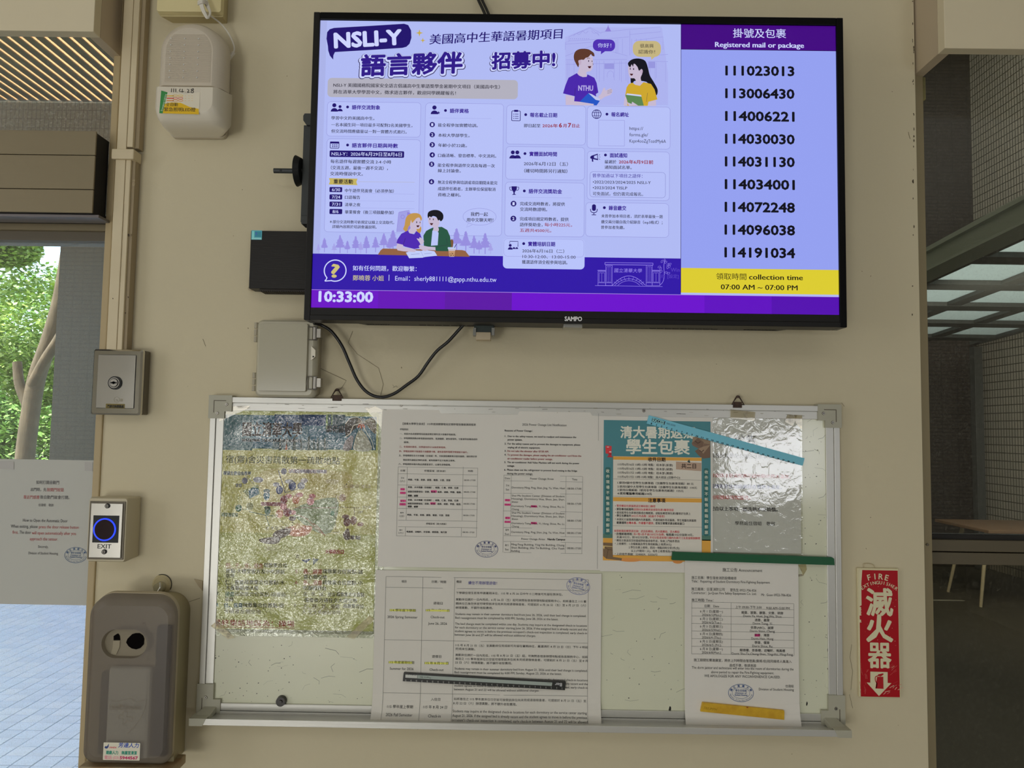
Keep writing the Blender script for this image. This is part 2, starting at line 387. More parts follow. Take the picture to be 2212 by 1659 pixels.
eb = MB(); eb.box(xo - .002, XJ - .002, .001, .018, zo1 - .006, zo0 - .004); eb.build('gap_backing', M_dark, op)  # black plate put in so the gap beside the operator looks dark
# pelmets (hollow boxing above both openings)
def pelmet(name, xin, zb, side, ztop=3.4):
    s = 1 if side == 'r' else -1
    t = struct(thing(name, None, None, (xin + s * .5, -.06, zb)))
    fy = -.095
    xe = xin
    xo_ = xin + s * 3
    MB().box(min(xe, xo_), max(xe, xo_), fy, fy + .022, zb, ztop).build('front_board', M_trimw, t, bevel=.001)
    MB().box(min(xe, xe + s * .02), max(xe, xe + s * .02), fy + .0225, .13, zb + .0006, ztop).build('return_board', mat('trim_side_shaded', seen((140, 128, 108)), .65, bump=(40, .3, (1, 1, 1), .001)), t)  # same trim paint, darkened to put side shade into the colour
    return t
zb = W(195, 68, .095)[1]; xl = W(202, 68, .095)[0]
pl = pelmet('trim_1', xl, zb, 'l')
zbr = W(2041, 104, .095)[1]; xr = W(2040, 60, .095)[0]
pr = pelmet('trim_2', xr, zbr, 'r')
crk = Canvas(.0, rough=.9)
# ---------------------------------------------------------------- right side: window
M_wfr = mat('brown_grey_window_frame', seen((100, 91, 68)), .5)
M_rail = mat('olive_aluminium_rail', seen((68, 62, 48)), .45, metal=.2, bump=(10, .2, (1, 1, 40), .0005))
win = thing('window_1', None, None, (XR + .8, .05, 0)); struct(win)
MB().box(XR + .002, XR + .022, .012, .07, 0, 3.4).build('mullion', M_wfr, win, bevel=.001)
zr1 = W(2100, 1167, -.03)[1]; zr2 = W(2100, 1193, -.03)[1]; zr3 = W(2100, 1220, -.03)[1]
MB().box(XR + .022, 3.4, .03, .075, zr2 + .001, zr1).build('upper_rail', M_rail, win, bevel=.001)
MB().box(XR + .022, 3.4, .03, .075, zr3, zr2 - .001).build('lower_rail', M_rail, win, bevel=.001)
MB().box(XR + .022, 3.4, .04, .07, zr1, zr1 + .008).build('glass_seal', M_dark, win)
G_win = glass_mat('dusty_window_glass', (.80, .80, .76), dust=.035, dustcol=(.5, .48, .42), scale=300)
MB().box(XR + .02, 3.4, .052, .058, zr1 + .006, 3.4).build('upper_pane', G_win, win)
MB().box(XR + .02, 3.4, .052, .058, .05, zr3 - .001).build('lower_pane', glass_mat('lower_window_glass', (.62, .60, .52), dust=.03, dustcol=(.4, .38, .3), scale=200), win)
MB().box(XR + .02, 3.4, .02, .08, 0, .05).build('bottom_rail', M_rail, win)
MB().cyl((XR + .012, .012, W(2000, 1178)[1]), (XR + .012, .009, W(2000, 1178)[1]), .0025, m=M_rub).build('screw', M_rub, win)
cb = MB().boxpx(1983, 166, 2001, 215, -.14, -.11); tag(cb.build('cable_box', mat('cream_plastic_box', seen((158, 150, 110)), .5), bevel=.002), 'small cream plastic box high up behind the pillar edge on the right', 'junction box')
# ---------------------------------------------------------------- hall seen through the right window
def tile_mat(key, c1, c2, mortar, w, h, rough=.45, off=0, bumpd=.002):
    m = bpy.data.materials.new(key); m.use_nodes = True; n = m.node_tree.nodes; L = m.node_tree.links; b = n['Principled BSDF']
    tc = n.new('ShaderNodeTexCoord'); sp = n.new('ShaderNodeSeparateXYZ'); L.new(tc.outputs['Object'], sp.inputs[0])
    ad = n.new('ShaderNodeMath'); ad.operation = 'ADD'; L.new(sp.outputs[0], ad.inputs[0]); L.new(sp.outputs[1], ad.inputs[1])
    cm = n.new('ShaderNodeCombineXYZ'); L.new(ad.outputs[0], cm.inputs[0]); L.new(sp.outputs[2], cm.inputs[1])
    br = n.new('ShaderNodeTexBrick'); br.offset = off; br.inputs['Scale'].default_value = 1; br.inputs['Brick Width'].default_value = w; br.inputs['Row Height'].default_value = h
    br.inputs['Mortar Size'].default_value = .006; br.inputs['Mortar Smooth'].default_value = .1
    br.inputs['Color1'].default_value = (*c1, 1); br.inputs['Color2'].default_value = (*c2, 1); br.inputs['Mortar'].default_value = (*mortar, 1)
    L.new(cm.outputs[0], br.inputs[0]); L.new(br.outputs[0], b.inputs['Base Color']); b.inputs['Roughness'].default_value = rough
    bp = n.new('ShaderNodeBump'); bp.inputs['Strength'].default_value = .6; bp.inputs['Distance'].default_value = bumpd; bp.invert = True
    L.new(br.outputs['Fac'], bp.inputs['Height']); L.new(bp.outputs[0], b.inputs['Normal']); _m[key] = m; return m
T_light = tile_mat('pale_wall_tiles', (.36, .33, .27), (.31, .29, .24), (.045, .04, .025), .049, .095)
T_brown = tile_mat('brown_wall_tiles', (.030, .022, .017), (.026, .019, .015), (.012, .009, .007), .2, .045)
XH = 5.8; YH = 7.95
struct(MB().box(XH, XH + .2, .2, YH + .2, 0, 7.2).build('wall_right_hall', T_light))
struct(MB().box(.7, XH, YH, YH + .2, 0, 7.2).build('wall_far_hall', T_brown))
struct(MB().box(.62, .7, .13, YH, 0, 7.2).build('wall_left_hall', M_conc))
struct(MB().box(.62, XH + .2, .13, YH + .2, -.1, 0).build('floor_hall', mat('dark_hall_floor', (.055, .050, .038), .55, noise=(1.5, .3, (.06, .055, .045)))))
struct(MB().box(.62, XH + .2, .13, YH + .2, 7.2, 7.3).build('ceiling_hall', M_conc))  # unseen, closed over the hall to keep sun and sky out
struct(MB().box(.62, XH, .13, .2, 3.4, 7.2).build('wall_front_hall', M_conc))
# glass canopy in the hall
area('hall_fill_low', (3.7, 4.4, 2.25), (.75, .6, -.35), .8, .8, 62, (1, .97, .88))  # unseen fill light added to brighten the lower hall
area('hall_fill_high', (4.0, 4.6, 7.1), (.1, .1, -1), 3.0, 4.0, 370, (.97, 1, .98))  # added fill under the closed roof, brightens panels and upper walls
M_steel = mat('grey_green_steel', (.30, .34, .28), .5, spec=.4)
M_dsteel = mat('dark_steel', (.05, .052, .048), .55)
can = thing('glass_canopy', 'dark steel canopy with pale glass panels seen through the right window', 'canopy', (4.5, 5, 2.9))
def zc(y): return 2.84 + .054 * (7.49 - y)
def slab(mb, x0, x1, y0, y1, dz0, dz1, m=None):
    vs = [(x, y, zc(y) + dz) for x in (x0, x1) for y in (y0, y1) for dz in (dz0, dz1)]
    mb.add(vs, [(0, 1, 3, 2), (4, 6, 7, 5), (0, 4, 5, 1), (2, 3, 7, 6), (0, 2, 6, 4), (1, 5, 7, 3)], m)
e = MB(); slab(e, 3.3, 3.42, 1.5, YH - .01, -.06, .10); slab(e, 3.26, 3.46, 1.5, YH - .01, .08, .115); slab(e, 3.26, 3.46, 1.5, YH - .01, -.075, -.055); e.build('edge_beam', M_steel, can)
G_can = bpy.data.materials.new('frosted_canopy_glass'); G_can.use_nodes = True; n = G_can.node_tree.nodes; n.remove(n['Principled BSDF'])
tl = n.new('ShaderNodeBsdfTranslucent'); tl.inputs[0].default_value = (.62, .68, .68, 1); G_can.node_tree.links.new(tl.outputs[0], n['Material Output'].inputs[0])
yy = [7.43 - .82 * k for k in range(0, 7)]
for k, y in enumerate(yy):
    e = MB(); slab(e, 3.43, XH - .01, y, y + .2, -.05, .03); e.build('purlin', M_dsteel, can)
xs = [3.43 + i * .76 for i in range(4)]
for x in xs:
    e = MB(); slab(e, x, x + .13, 1.5, YH - .01, -.045, .0299); e.build('rafter', M_dsteel, can)
for y in yy:
    for x in xs:
        e = MB(); slab(e, x + .13, min(x + .76, XH - .02), y - .62, y, -.01, .0); e.build('glass_panel', G_can, can)
tag(MB().box(5.62, 5.72, 7.70, 7.80, 0, 2.72).build('post', M_dsteel, bevel=.004), 'dark vertical post in the corner of the tiled hall', 'post')
# table with splayed legs
tb = thing('table', 'wooden table with pale splayed legs in the hall behind the right window', 'table', (5.1, 6.1, 0))
MB().box(4.42, 5.75, 5.6, 6.5, .71, .74).build('tabletop', mat('brown_wood', (.16, .095, .05), .5, noise=(3, .2, (.12, .07, .04), (1, 12, 1))), tb, bevel=.004)
M_pale = mat('pale_wood', (.48, .41, .28), .5)
for x0, y0, x1, y1 in ((4.56, 5.85, 4.42, 5.75), (4.86, 5.72, 4.80, 5.55), (4.6, 6.3, 4.5, 6.42), (5.6, 5.7, 5.68, 5.6)):
    MB().cyl((x0, y0, .71), (x1, y1, 0), .02, .014, m=M_pale).build('leg', M_pale, tb)
wl = MB().box(3.4, 4.42, 6.0, 6.03, .0, .004); tag(wl.build('floor_line', mat('white_line', (.35, .34, .3), .6)), 'thin pale line across the dark hall floor', 'floor marking')
# ---------------------------------------------------------------- outside on the left
tm = bpy.data.meshes.new('floor_tile')
bm = bmesh.new(); bmesh.ops.create_cube(bm, size=1)
for v in bm.verts: v.co = Vector((v.co.x * .0945, v.co.y * .0945, v.co.z * .02))
bmesh.ops.bevel(bm, geom=[e for e in bm.edges if all(v.co.z > 0 for v in e.verts)], offset=.0015, segments=1, affect='EDGES')
bm.to_mesh(tm); bm.free()
M_ft = [mat('outdoor_tile_%d' % i, c, r, spec=.6, bump=(25, .25, (1, 1, 1), .002), noise=(14, .3, tuple(v * .85 for v in c))) for i, (c, r) in enumerate((((.50, .62, .78), .30), ((.46, .57, .72), .36), ((.53, .64, .78), .28)))]  # blue of the reflected sky is mixed into the tile colour
fo = struct(MB().box(-9, XL, .13, 8.6, -.06, -.012).build('floor_outside', mat('dark_grout', (.03, .035, .05), .9)))
ORI['floor_outside'] = fo.location.copy()
tms = []
for i in range(3):
    t_ = tm.copy(); t_.materials.append(M_ft[i]); tms.append(t_)
vis = []; rest = MB()
for j in range(0, 84):
    y = .2 + j * .1; r = y + D0
    for i in range(0, 64):
        x = -6.9 + i * .1
        if x > XL - .08: continue
        px = 1116 + 1600 * x / r
        if y > 2.0 and 3.5 < r < 7.3 and -12 < px < 200: vis.append((r, x, y))
        elif y < 8.5 and x > -5.6: rest.box(x - .0472, x + .0472, y - .0472, y + .0472, -.0115, -.001, M_ft[(i * 7 + j * 3) % 3])
vis.sort(); 
for (r, x, y) in vis[300:]: rest.box(x - .0472, x + .0472, y - .0472, y + .0472, -.0115, -.001, M_ft[0])
for (r, x, y) in vis[:300]:
    o = bpy.data.objects.new('tile', random.choice(tms)); col.objects.link(o); o.parent = fo
    o.location = Vector((x, y, -.011 + random.uniform(-.0008, .0008))) - fo.location
rs = rest.build('more_tiles', M_ft[0], fo); tag(rs, kind='stuff')
struct(MB().box(-14, XL, 8.6, 26, -.1, -.005).build('ground', mat('garden_soil', (.10, .11, .05), .9, noise=(5, .3, (.16, .2, .07)))))
# tiled pillar and canopy with slats
T_grey = tile_mat('grey_pillar_tiles', (.058, .052, .036), (.052, .046, .032), (.04, .036, .026), .095, .045)
pil = struct(MB().box(-4.77, -3.95, 6.15, 6.6, 0, 5.4).build('wall_pillar', T_grey))
struct(MB().box(-9, XL + 1.4, 6.1, 6.6, 4.30, 5.4).build('wall_beam_outside', tile_mat('grey_beam_tiles', (.155, .15, .115), (.135, .13, .10), (.07, .068, .05), .045, .095)))
slc = thing('slatted_canopy', 'slatted wooden canopy glowing overhead behind the left transom glass', 'canopy', (-3.5, 3, 4.96))
M_sl = mat('dark_slat_wood', (.13, .11, .085), .6)
for i in range(68):
    x = -9.2 + i * .11
    MB().box(x, x + .07, .15, 6.09, 4.96, 4.972).build('slat', M_sl, slc)
tr = bpy.data.materials.new('warm_translucent_roof'); tr.use_nodes = True; n = tr.node_tree.nodes; n.remove(n['Principled BSDF'])
tl = n.new('ShaderNodeBsdfTranslucent'); tl.inputs[0].default_value = (.80, .56, .38, 1); tr.node_tree.links.new(tl.outputs[0], n['Material Output'].inputs[0])
MB().box(-9.3, -1.6, .15, 6.09, 4.974, 4.978).build('translucent_roof', tr, slc)  # added so slat gaps glow; widened out of view to shade the floor
# trees
def tree(name, label, base, trunkpts, r0, cl, nleaf, cols, lsize, group=None):
    t = thing(name, label, 'tree', base, group)
    tk = MB()
    for pts, ra, rb in trunkpts:
        q = catmull([Vector(p) for p in pts], 5)
        for i in range(len(q) - 1):
            a = i / (len(q) - 1); b = (i + 1) / (len(q) - 1); tk.cyl(q[i], q[i + 1], ra + (rb - ra) * a, ra + (rb - ra) * b, n=10, caps=False)
    if trunkpts: tk.build('trunk', mat('pale_bark', (.19, .145, .09), .85, bump=(12, .8, (1, 1, .3), .02), noise=(7, .25, (.11, .085, .055))), t)
    lf = MB(); ms = [mat('leaf_%d%d%d' % tuple(int(v * 99) for v in c), c, .5, spec=.3) for c in cols]
    for k in range(nleaf):
        c, rx, ry, rz = random.choice(cl); th = random.uniform(0, 6.283); ph = math.acos(random.uniform(-1, 1)); rr = random.uniform(.55, 1) 
        p = Vector((c[0] + rx * rr * math.sin(ph) * math.cos(th), c[1] + ry * rr * math.sin(ph) * math.sin(th), c[2] + rz * rr * math.cos(ph)))
        u = Vector((random.gauss(0, 1), random.gauss(0, 1), random.gauss(0, .5))).normalized(); v = u.cross(Vector((random.gauss(0, .4), random.gauss(0, .4), 1))).normalized()
        s = lsize * random.uniform(.6, 1.3); u *= s; v *= s * .55
        lf.add([p - u, p + v, p + u, p - v], [(0, 1, 2, 3)], random.choice(ms))
    o = lf.build('foliage', ms[0], t); tag(o, kind='stuff'); return t
gr = [(.40, .56, .12), (.54, .68, .2), (.26, .42, .08), (.62, .72, .32)]
tree('forked_tree', 'pale forked tree trunk rising between bright foliage behind the left door glass', (-5.75, 8.2, 0),
     [([(-6.42, 8.2, 0), (-6.38, 8.2, 1.1), (-6.34, 8.2, 1.7), (-6.28, 8.2, 2.2), (-6.14, 8.2, 2.7), (-6.03, 8.2, 3.2), (-5.96, 8.2, 3.8), (-5.88, 8.2, 4.6), (-5.8, 8.2, 6)], .12, .085), ([(-6.30, 8.15, 2.1), (-6.12, 8.1, 2.42), (-5.9, 8.05, 2.75), (-5.7, 8.0, 3.2), (-5.5, 8, 4.2)], .07, .05), ([(-6.36, 8.2, 1.8), (-6.5, 8.2, 2.1), (-6.55, 8.2, 2.4)], .07, .055)],
     0, [((-5.2, 8.8, 5.6), 1.4, .9, .8)], 6000, gr, .05)
tree('leafy_tree', 'bright green leafy tree filling the upper left of the left door glass', (-8.2, 12, 0), [([(-8.2, 12, 0), (-8.1, 12, 2), (-8.3, 12, 4)], .15, .08)], 0,
     [((-8.6, 11.5, 3.3), 1.8, 1, 1.1), ((-7.6, 12, 2.2), 1.7, 1, .9), ((-9.4, 12, 2.2), 1.3, 1, 1.2), ((-8.9, 11, 4.6), .7, .6, .35)], 42000, gr, .05)
tree('shrub', 'dense sunlit green shrub at the foot of the forked tree', (-7, 10, 0), [], 0,
     [((-7.4, 10, 1.0), 1.6, .8, .9), ((-6.2, 10.2, 1.4), 1.2, .8, .8), ((-8.6, 10, 1.2), 1, .8, 1.1)], 30000, [(.14, .27, .05), (.24, .42, .10), (.34, .52, .16), (.10, .20, .06)], .045)
tree('background_tree', 'tall pale green tree standing farthest beyond the left door glass', (-10, 16, 0), [([(-10, 16, 0), (-10, 16, 4)], .2, .1)], 0,
     [((-10.5, 16, 3.5), 3.5, 1, 2.0), ((-8, 16, 2), 3, 1, 1.6), ((-12.5, 16, 2), 3, 1, 2)], 26000, [(.40, .60, .16), (.5, .7, .26), (.3, .48, .12)], .075)
# ================================================================ television
TD = .100
TX0, TZ1 = W(675, 26, TD); TX1, TZ0 = W(1826, 705, TD); TX0 = W(668, 350, TD)[0]; TX1 = W(1824, 350, TD)[0]
SX0 = W(682, 350, TD)[0]; SX1 = W(1809, 350, TD)[0]; SZ1 = W(1200, 49, TD)[1]; SZ0 = W(1200, 672, TD)[1]
TZ1 = W(1200, 33, TD)[1]; TZ0 = W(1200, 699, TD)[1]
M_bz = mat('black_gloss_bezel', (.004, .004, .004), .3, spec=.12)
M_bz2 = mat('black_brushed_bezel', (.012, .011, .010), .4, spec=.25, bump=(20, .2, (1, 1, 60), .0003))
M_case = mat('dark_grey_tv_case', (.10, .095, .08), .6)
tv = thing('television', 'wall-mounted black television showing a purple notice and parcel numbers', 'television', ((TX0 + TX1) / 2, -.05, TZ0))
MB().box(TX0, SX0, -.103, -.062, TZ0, TZ1).build('side_bezel', M_bz2, tv, bevel=.0015)
MB().box(SX1, TX1, -.103, -.062, TZ0, TZ1).build('side_bezel', M_bz, tv, bevel=.0015)
MB().box(SX0, SX1, -.1028, -.062, SZ1, TZ1 - .0002).build('top_bezel', M_bz, tv, bevel=.001)
b = MB(); b.box(SX0, SX1, -.1028, -.062, TZ0 + .009, SZ0); b.box(SX0, SX1, -.1045, -.062, TZ0, TZ0 + .009); b.build('bottom_bezel', M_bz2, tv, bevel=.0008)
MB().box(SX0, SX1, -.0985, -.064, SZ0, SZ1).build('display', mat('screen_black', (.004, .004, .004), .35, spec=.15), tv)
bk = MB(); zt_ = TZ0 + .006
bk.add([(TX0 + .05, -.062, zt_), (TX1 - .05, -.062, zt_), (TX1 - .10, -.030, zt_ - .004), (TX0 + .10, -.030, zt_ - .004),
        (TX0 + .02, -.062, TZ1 - .01), (TX1 - .02, -.062, TZ1 - .01), (TX1 - .12, -.030, TZ1 - .06), (TX0 + .12, -.030, TZ1 - .06)],
       [(0, 1, 2, 3), (3, 2, 6, 7), (0, 3, 7, 4), (1, 5, 6, 2), (4, 7, 6, 5), (0, 4, 5, 1)])
bk.build('rear_case', M_case, tv)
def vent(px0, px1):
    g = MB(); n = 9; x0 = W(px0, 712, .05)[0]; x1 = W(px1, 712, .05)[0]
    for i in range(n):
        a = x0 + (x1 - x0) * i / n; c = a + (x1 - x0) / n * .78; g.box(a, c, -.056, -.040, zt_ - .0045, zt_ - .0005)
    return g
vent(905, 1060).build('speaker_vent', M_dark, tv); vent(1405, 1555).build('speaker_vent', M_dark, tv); vent(790, 840).build('cooling_vent', M_dark, tv); vent(1610, 1680).build('cooling_vent', M_dark, tv)
xm0, xm1 = W(1217, 705, .09)[0], W(1258, 705, .09)[0]
MB().box(xm0, xm1, -.094, -.062, TZ0 - .006, TZ0 + .002).build('sensor_bar', mat('satin_silver', (.5, .5, .47), .3, metal=.8), tv, bevel=.001)
lg = Canvas(.1046, rough=.5, k=.45); lg.T('SAMPO', 1220, 693, 1257, 13.5, (225, 222, 210), 1, bold=.035, vstretch=1.0)
tag(lg.build('logo', tv), 'silver maker lettering')
# ---- screen print
S = Canvas(.0986, emis=True)
BG = (176, 186, 243); BG2 = (184, 195, 250); CARD = (182, 192, 247); NV = (30, 12, 108); PU = (62, 40, 152); TX = (20, 15, 38); RED = (150, 25, 45); BAND = (48, 20, 166)
WH = (205, 212, 255); GD = (196, 180, 128); LN = (148, 150, 216); MID = (142, 128, 214)
fr_ = S.frame
fr_(0, 0, 1)
S.P_([(SX0, SZ1), (SX1, SZ1), (SX1, SZ0), (SX0, SZ0)], BG, 0)
XS = S.w(1471, 350)[0]
def srect(x0, z1, x1, z0, c, L): S.P_([(x0, z1), (x1, z1), (x1, z0), (x0, z0)], c, L)
zA = S.w(700, 548)[1]; zB = S.w(700, 625.5)[1]; zH = S.w(1640, 108)[1]; zY = S.w(1640, 581)[1]; zY2 = S.w(1640, 634.5)[1]
srect(SX0, zA, XS, zB, BAND, 1); srect(SX0, zB, SX1, SZ0, (108, 14, 205), 1); srect(SX0, zB, SX1, zB - .0009, (170, 140, 225), 2)
for i, c in enumerate(((92, 20, 165), (100, 16, 182), (106, 14, 196))):
    srect(SX0, zB - .001, SX0 + .12 * (3 - i), SZ0, c, 1 + i * .3 + .3)
for i, c in enumerate(((96, 12, 192), (84, 10, 176))):
    srect(SX1 - .12 * (2 - i), zB - .001, SX1, SZ0, c, 1 + i * .3 + .3)
srect(XS, SZ1, SX1, zH, (66, 0, 128), 1); srect(XS, zH, SX1, zY, (148, 160, 240), 1); srect(XS, zY, SX1, zY2, (220, 204, 48), 1); srect(XS, zH, SX1, zH - .0008, (15, 5, 30), 2)
srect(XS - .0006, SZ1, XS + .0002, zY2, (35, 25, 90), 2)
srect(SX0, SZ1, SX0 + .012, zA, (170, 178, 232), .5)
A = (660, 20, 5.027); B = (1060, 20, 5.027); C = (660, 330, 5.027); Dd = (1060, 330, 5.027); E_ = (1440, 20, 5.267); F_ = (1440, 420, 5.267)
# header
fr_(*A)
bub = [(228, 320), (235, 250), (262, 218), (310, 203), (700, 181), (1070, 158), (1115, 172), (1146, 230), (1150, 310), (1130, 375), (1095, 408), (1050, 420), (700, 443), (320, 465)]
S.poly(bub + [(303, 500), (300, 547), (265, 505), (247, 450), (243, 400)], NV, 1)
S.T('NSLI-Y', 320, 418, 1042, 238, WH, 3, bold=.045, rot=3.9)
for x, y, r in ((1237, 258, 40), (1274, 338, 29)):
    S.poly([(x, y - r), (x + r * .22, y - r * .22), (x + r, y), (x + r * .22, y + r * .22), (x, y + r), (x - r * .22, y + r * .22), (x - r, y), (x - r * .22, y - r * .22)], (196, 170, 70), 1)
S.T('美國高中生華語暑期項目', 1345, 385, 2786, 128, NV, 3, bold=.018, rot=3.3, skew=.12)
for b_, c, L in ((.105, (40, 25, 80), 1), (.085, WH, 2), (.035, (45, 20, 135), 3)):
    S.T('語言夥伴', 610 - b_ * 180, 722 + b_ * 160, 1690 + b_ * 180, 262, c, L, bold=b_, rot=2.7, skew=.06)
fr_(*B)
for b_, c, L in ((.105, (40, 25, 80), 1), (.085, WH, 2), (.035, (45, 20, 135), 3)):
    S.T('招募中!', 18 - b_ * 150, 648 + b_ * 120, 690 + b_ * 150, 205, c, L, bold=b_, rot=2.7, skew=.06)
# campus building sketch
SK = (150, 150, 222)
fr_(*B)
S.poly([(810, 1040), (810, 300), (1080, 195), (1860, 200), (1925, 700), (1925, 1040)], (172, 178, 238), .3)
for pts in ([(810, 440), (810, 360), (850, 350), (850, 300), (1075, 195), (1200, 262), (1200, 250), (1500, 220), (1845, 192), (1845, 245), (1510, 275)], [(870, 290), (1080, 205), (1180, 285)], [(850, 345), (1100, 330), (1400, 310), (1500, 300)], [(810, 510), (1090, 400), (1480, 505), (1480, 545), (815, 550)],
            [(815, 600), (1480, 585)], [(810, 380), (1090, 360)], [(1510, 230), (1510, 500)], [(1560, 340), (1870, 300), (1870, 440)], [(1490, 560), (1925, 570)], [(1925, 490), (1800, 500)], [(1200, 330), (1200, 480)], [(1360, 330), (1360, 480)]):
    S.line(pts, 4, SK, 1)
for x in (830, 850, 905, 1150, 1180, 1230, 1340, 1400, 1420, 1470, 1490, 1540, 1700, 1730, 1785, 1800, 1900): S.line([(x, 560 + (x > 1480) * 20), (x, 750 + (x * 7) % 60)], 3.2, SK, 1)
for x in (1380, 1430, 1530, 1580, 1630, 1690): S.line([(x, 320), (x, 480)], 3, SK, 1)
S.rect(1235, 590, 1340, 650, SK, 1); S.rect(1710, 570, 1785, 640, SK, 1); S.curve([(1265, 740), (1270, 690), (1300, 670), (1330, 690), (1335, 740)], 3.5, SK, 1)
S.poly([(1240, 240), (1258, 215), (1270, 190), (1275, 165), (1280, 190), (1292, 212), (1308, 240)], MID, 1)
for x in range(860, 1060, 22): S.line([(x, 320), (x + 10, 322)], 8, SK, 1)
S.curve([(900, 290), (930, 262), (960, 275), (1000, 240), (1030, 262), (1060, 235)], 4, SK, 1); S.curve([(1095, 235), (1120, 262), (1160, 255), (1170, 285)], 4, SK, 1)
# boy and girl
SKN = (198, 184, 208); OUT = (45, 30, 60)
S.blob([(985, 545), (1040, 495), (1100, 510), (1112, 590), (1104, 640), (1082, 672), (1040, 684), (1038, 735), (950, 725), (945, 690), (965, 625), (950, 590), (958, 552)], SKN, 2)
S.poly([(935, 695), (960, 722), (1000, 738), (1042, 735), (1050, 708), (1125, 745), (1150, 800), (1168, 905), (1142, 922), (1150, 1000), (905, 1012), (912, 945), (785, 915), (810, 830), (845, 745)], (72, 36, 170), 2.3)
S.line([(912, 945), (918, 860)], 3, OUT, 2.6); S.line([(1142, 922), (1132, 850)], 3, OUT, 2.6)
S.poly([(812, 928), (908, 948), (905, 1000), (1000, 1040), (815, 1040)], SKN, 2.2)
S.poly([(905, 1000), (960, 1005), (1120, 1030), (1115, 1046), (905, 1044)], SKN, 2.8)
S.poly([(955, 1015), (1060, 912), (1192, 985), (1150, 1045), (1040, 1042)], (34, 84, 196), 2.5)
S.poly([(1060, 912), (1095, 922), (1190, 975), (1186, 995), (1140, 985)], (190, 195, 235), 2.6)
S.poly([(1165, 950), (1198, 920), (1222, 862), (1240, 850), (1245, 885), (1300, 858), (1325, 880), (1318, 905), (1300, 930), (1240, 952), (1192, 985)], SKN, 2.4)
for yy_ in (890, 905, 920): S.line([(1265, yy_ - 3), (1315, yy_ - 18)], 2.5, OUT, 2.7)
S.blob([(903, 500), (920, 460), (955, 437), (1000, 430), (1060, 436), (1098, 458), (1120, 478), (1126, 512), (1100, 505), (1088, 490), (1060, 520), (1030, 530), (1010, 550), (985, 548), (965, 560), (958, 600), (950, 630), (925, 590), (905, 545)], (92, 54, 40), 2.6)
S.blob([(952, 560), (975, 552), (985, 575), (975, 605), (958, 595)], (190, 170, 195), 2.7)
S.ell(1063, 563, 5, 11, OUT, 2.8); S.ell(1100, 566, 4, 9, OUT, 2.8); S.curve([(1045, 540), (1062, 530), (1078, 537)], 5, (92, 54, 40), 2.8)
S.poly([(1052, 620), (1092, 618), (1082, 642), (1066, 642)], (70, 20, 30), 2.8); S.curve([(1108, 585), (1113, 602), (1105, 606)], 3, OUT, 2.8)
S.T('NTHU', 952, 884, 1110, 84, (175, 165, 225), 3, bold=.03)
S.blob([(1490, 600), (1512, 560), (1560, 538), (1625, 538), (1680, 565), (1708, 640), (1728, 720), (1770, 790), (1808, 860), (1812, 905), (1798, 935), (1760, 900), (1720, 850), (1690, 790), (1560, 780), (1545, 835), (1522, 800), (1520, 740), (1540, 650)], (14, 14, 26), 2.2)
S.blob([(1500, 600), (1560, 592), (1605, 640), (1645, 655), (1645, 700), (1628, 745), (1640, 790), (1665, 800), (1620, 830), (1565, 822), (1575, 780), (1560, 752), (1520, 748), (1502, 715), (1492, 665)], SKN, 2.4)
S.blob([(1495, 605), (1540, 560), (1600, 560), (1640, 600), (1660, 660), (1635, 650), (1610, 668), (1590, 620), (1555, 592), (1545, 625), (1530, 600), (1515, 630)], (14, 14, 26), 2.6)
S.blob([(1620, 665), (1645, 655), (1650, 685), (1632, 705)], (190, 170, 195), 2.7)
S.ell(1515, 648, 5, 12, OUT, 2.8); S.ell(1551, 650, 6, 12, OUT, 2.8); S.poly([(1510, 700), (1548, 702), (1535, 722), (1520, 720)], (70, 20, 30), 2.8)
S.poly([(1540, 798), (1570, 822), (1620, 832), (1660, 792), (1740, 812), (1778, 870), (1810, 980), (1712, 1006), (1705, 1050), (1455, 1050), (1462, 925), (1475, 850), (1500, 812)], (204, 166, 44), 2.5)
S.poly([(1712, 1006), (1795, 985), (1795, 1050), (1708, 1050)], SKN, 2.4); S.poly([(1455, 960), (1475, 935), (1485, 1048), (1442, 1048)], SKN, 2.7); S.line([(1692, 1006), (1702, 910)], 3, OUT, 2.8)
S.poly([(1462, 935), (1480, 915), (1632, 932), (1662, 1048), (1500, 1048)], (90, 132, 82), 2.9); S.poly([(1480, 915), (1632, 932), (1638, 950), (1470, 930)], (200, 206, 240), 3)
S.poly([(1480, 1010), (1530, 1030), (1535, 1005), (1600, 1046), (1500, 1048)], SKN, 3.1)
S.rrect(1110, 327, 1350, 458, 58, (78, 46, 178), 1.5); S.poly([(1198, 452), (1196, 490), (1245, 455)], (78, 46, 178), 1.5); S.T('你好！', 1162, 417, 1308, 56, WH, 3)
S.rrect(1543, 342, 1848, 520, 75, GD, 1.5); S.poly([(1740, 512), (1745, 550), (1790, 512)], GD, 1.5); S.T('很高興', 1620, 420, 1768, 50, TX, 3); S.T('認識你！', 1603, 484, 1785, 50, TX, 3)
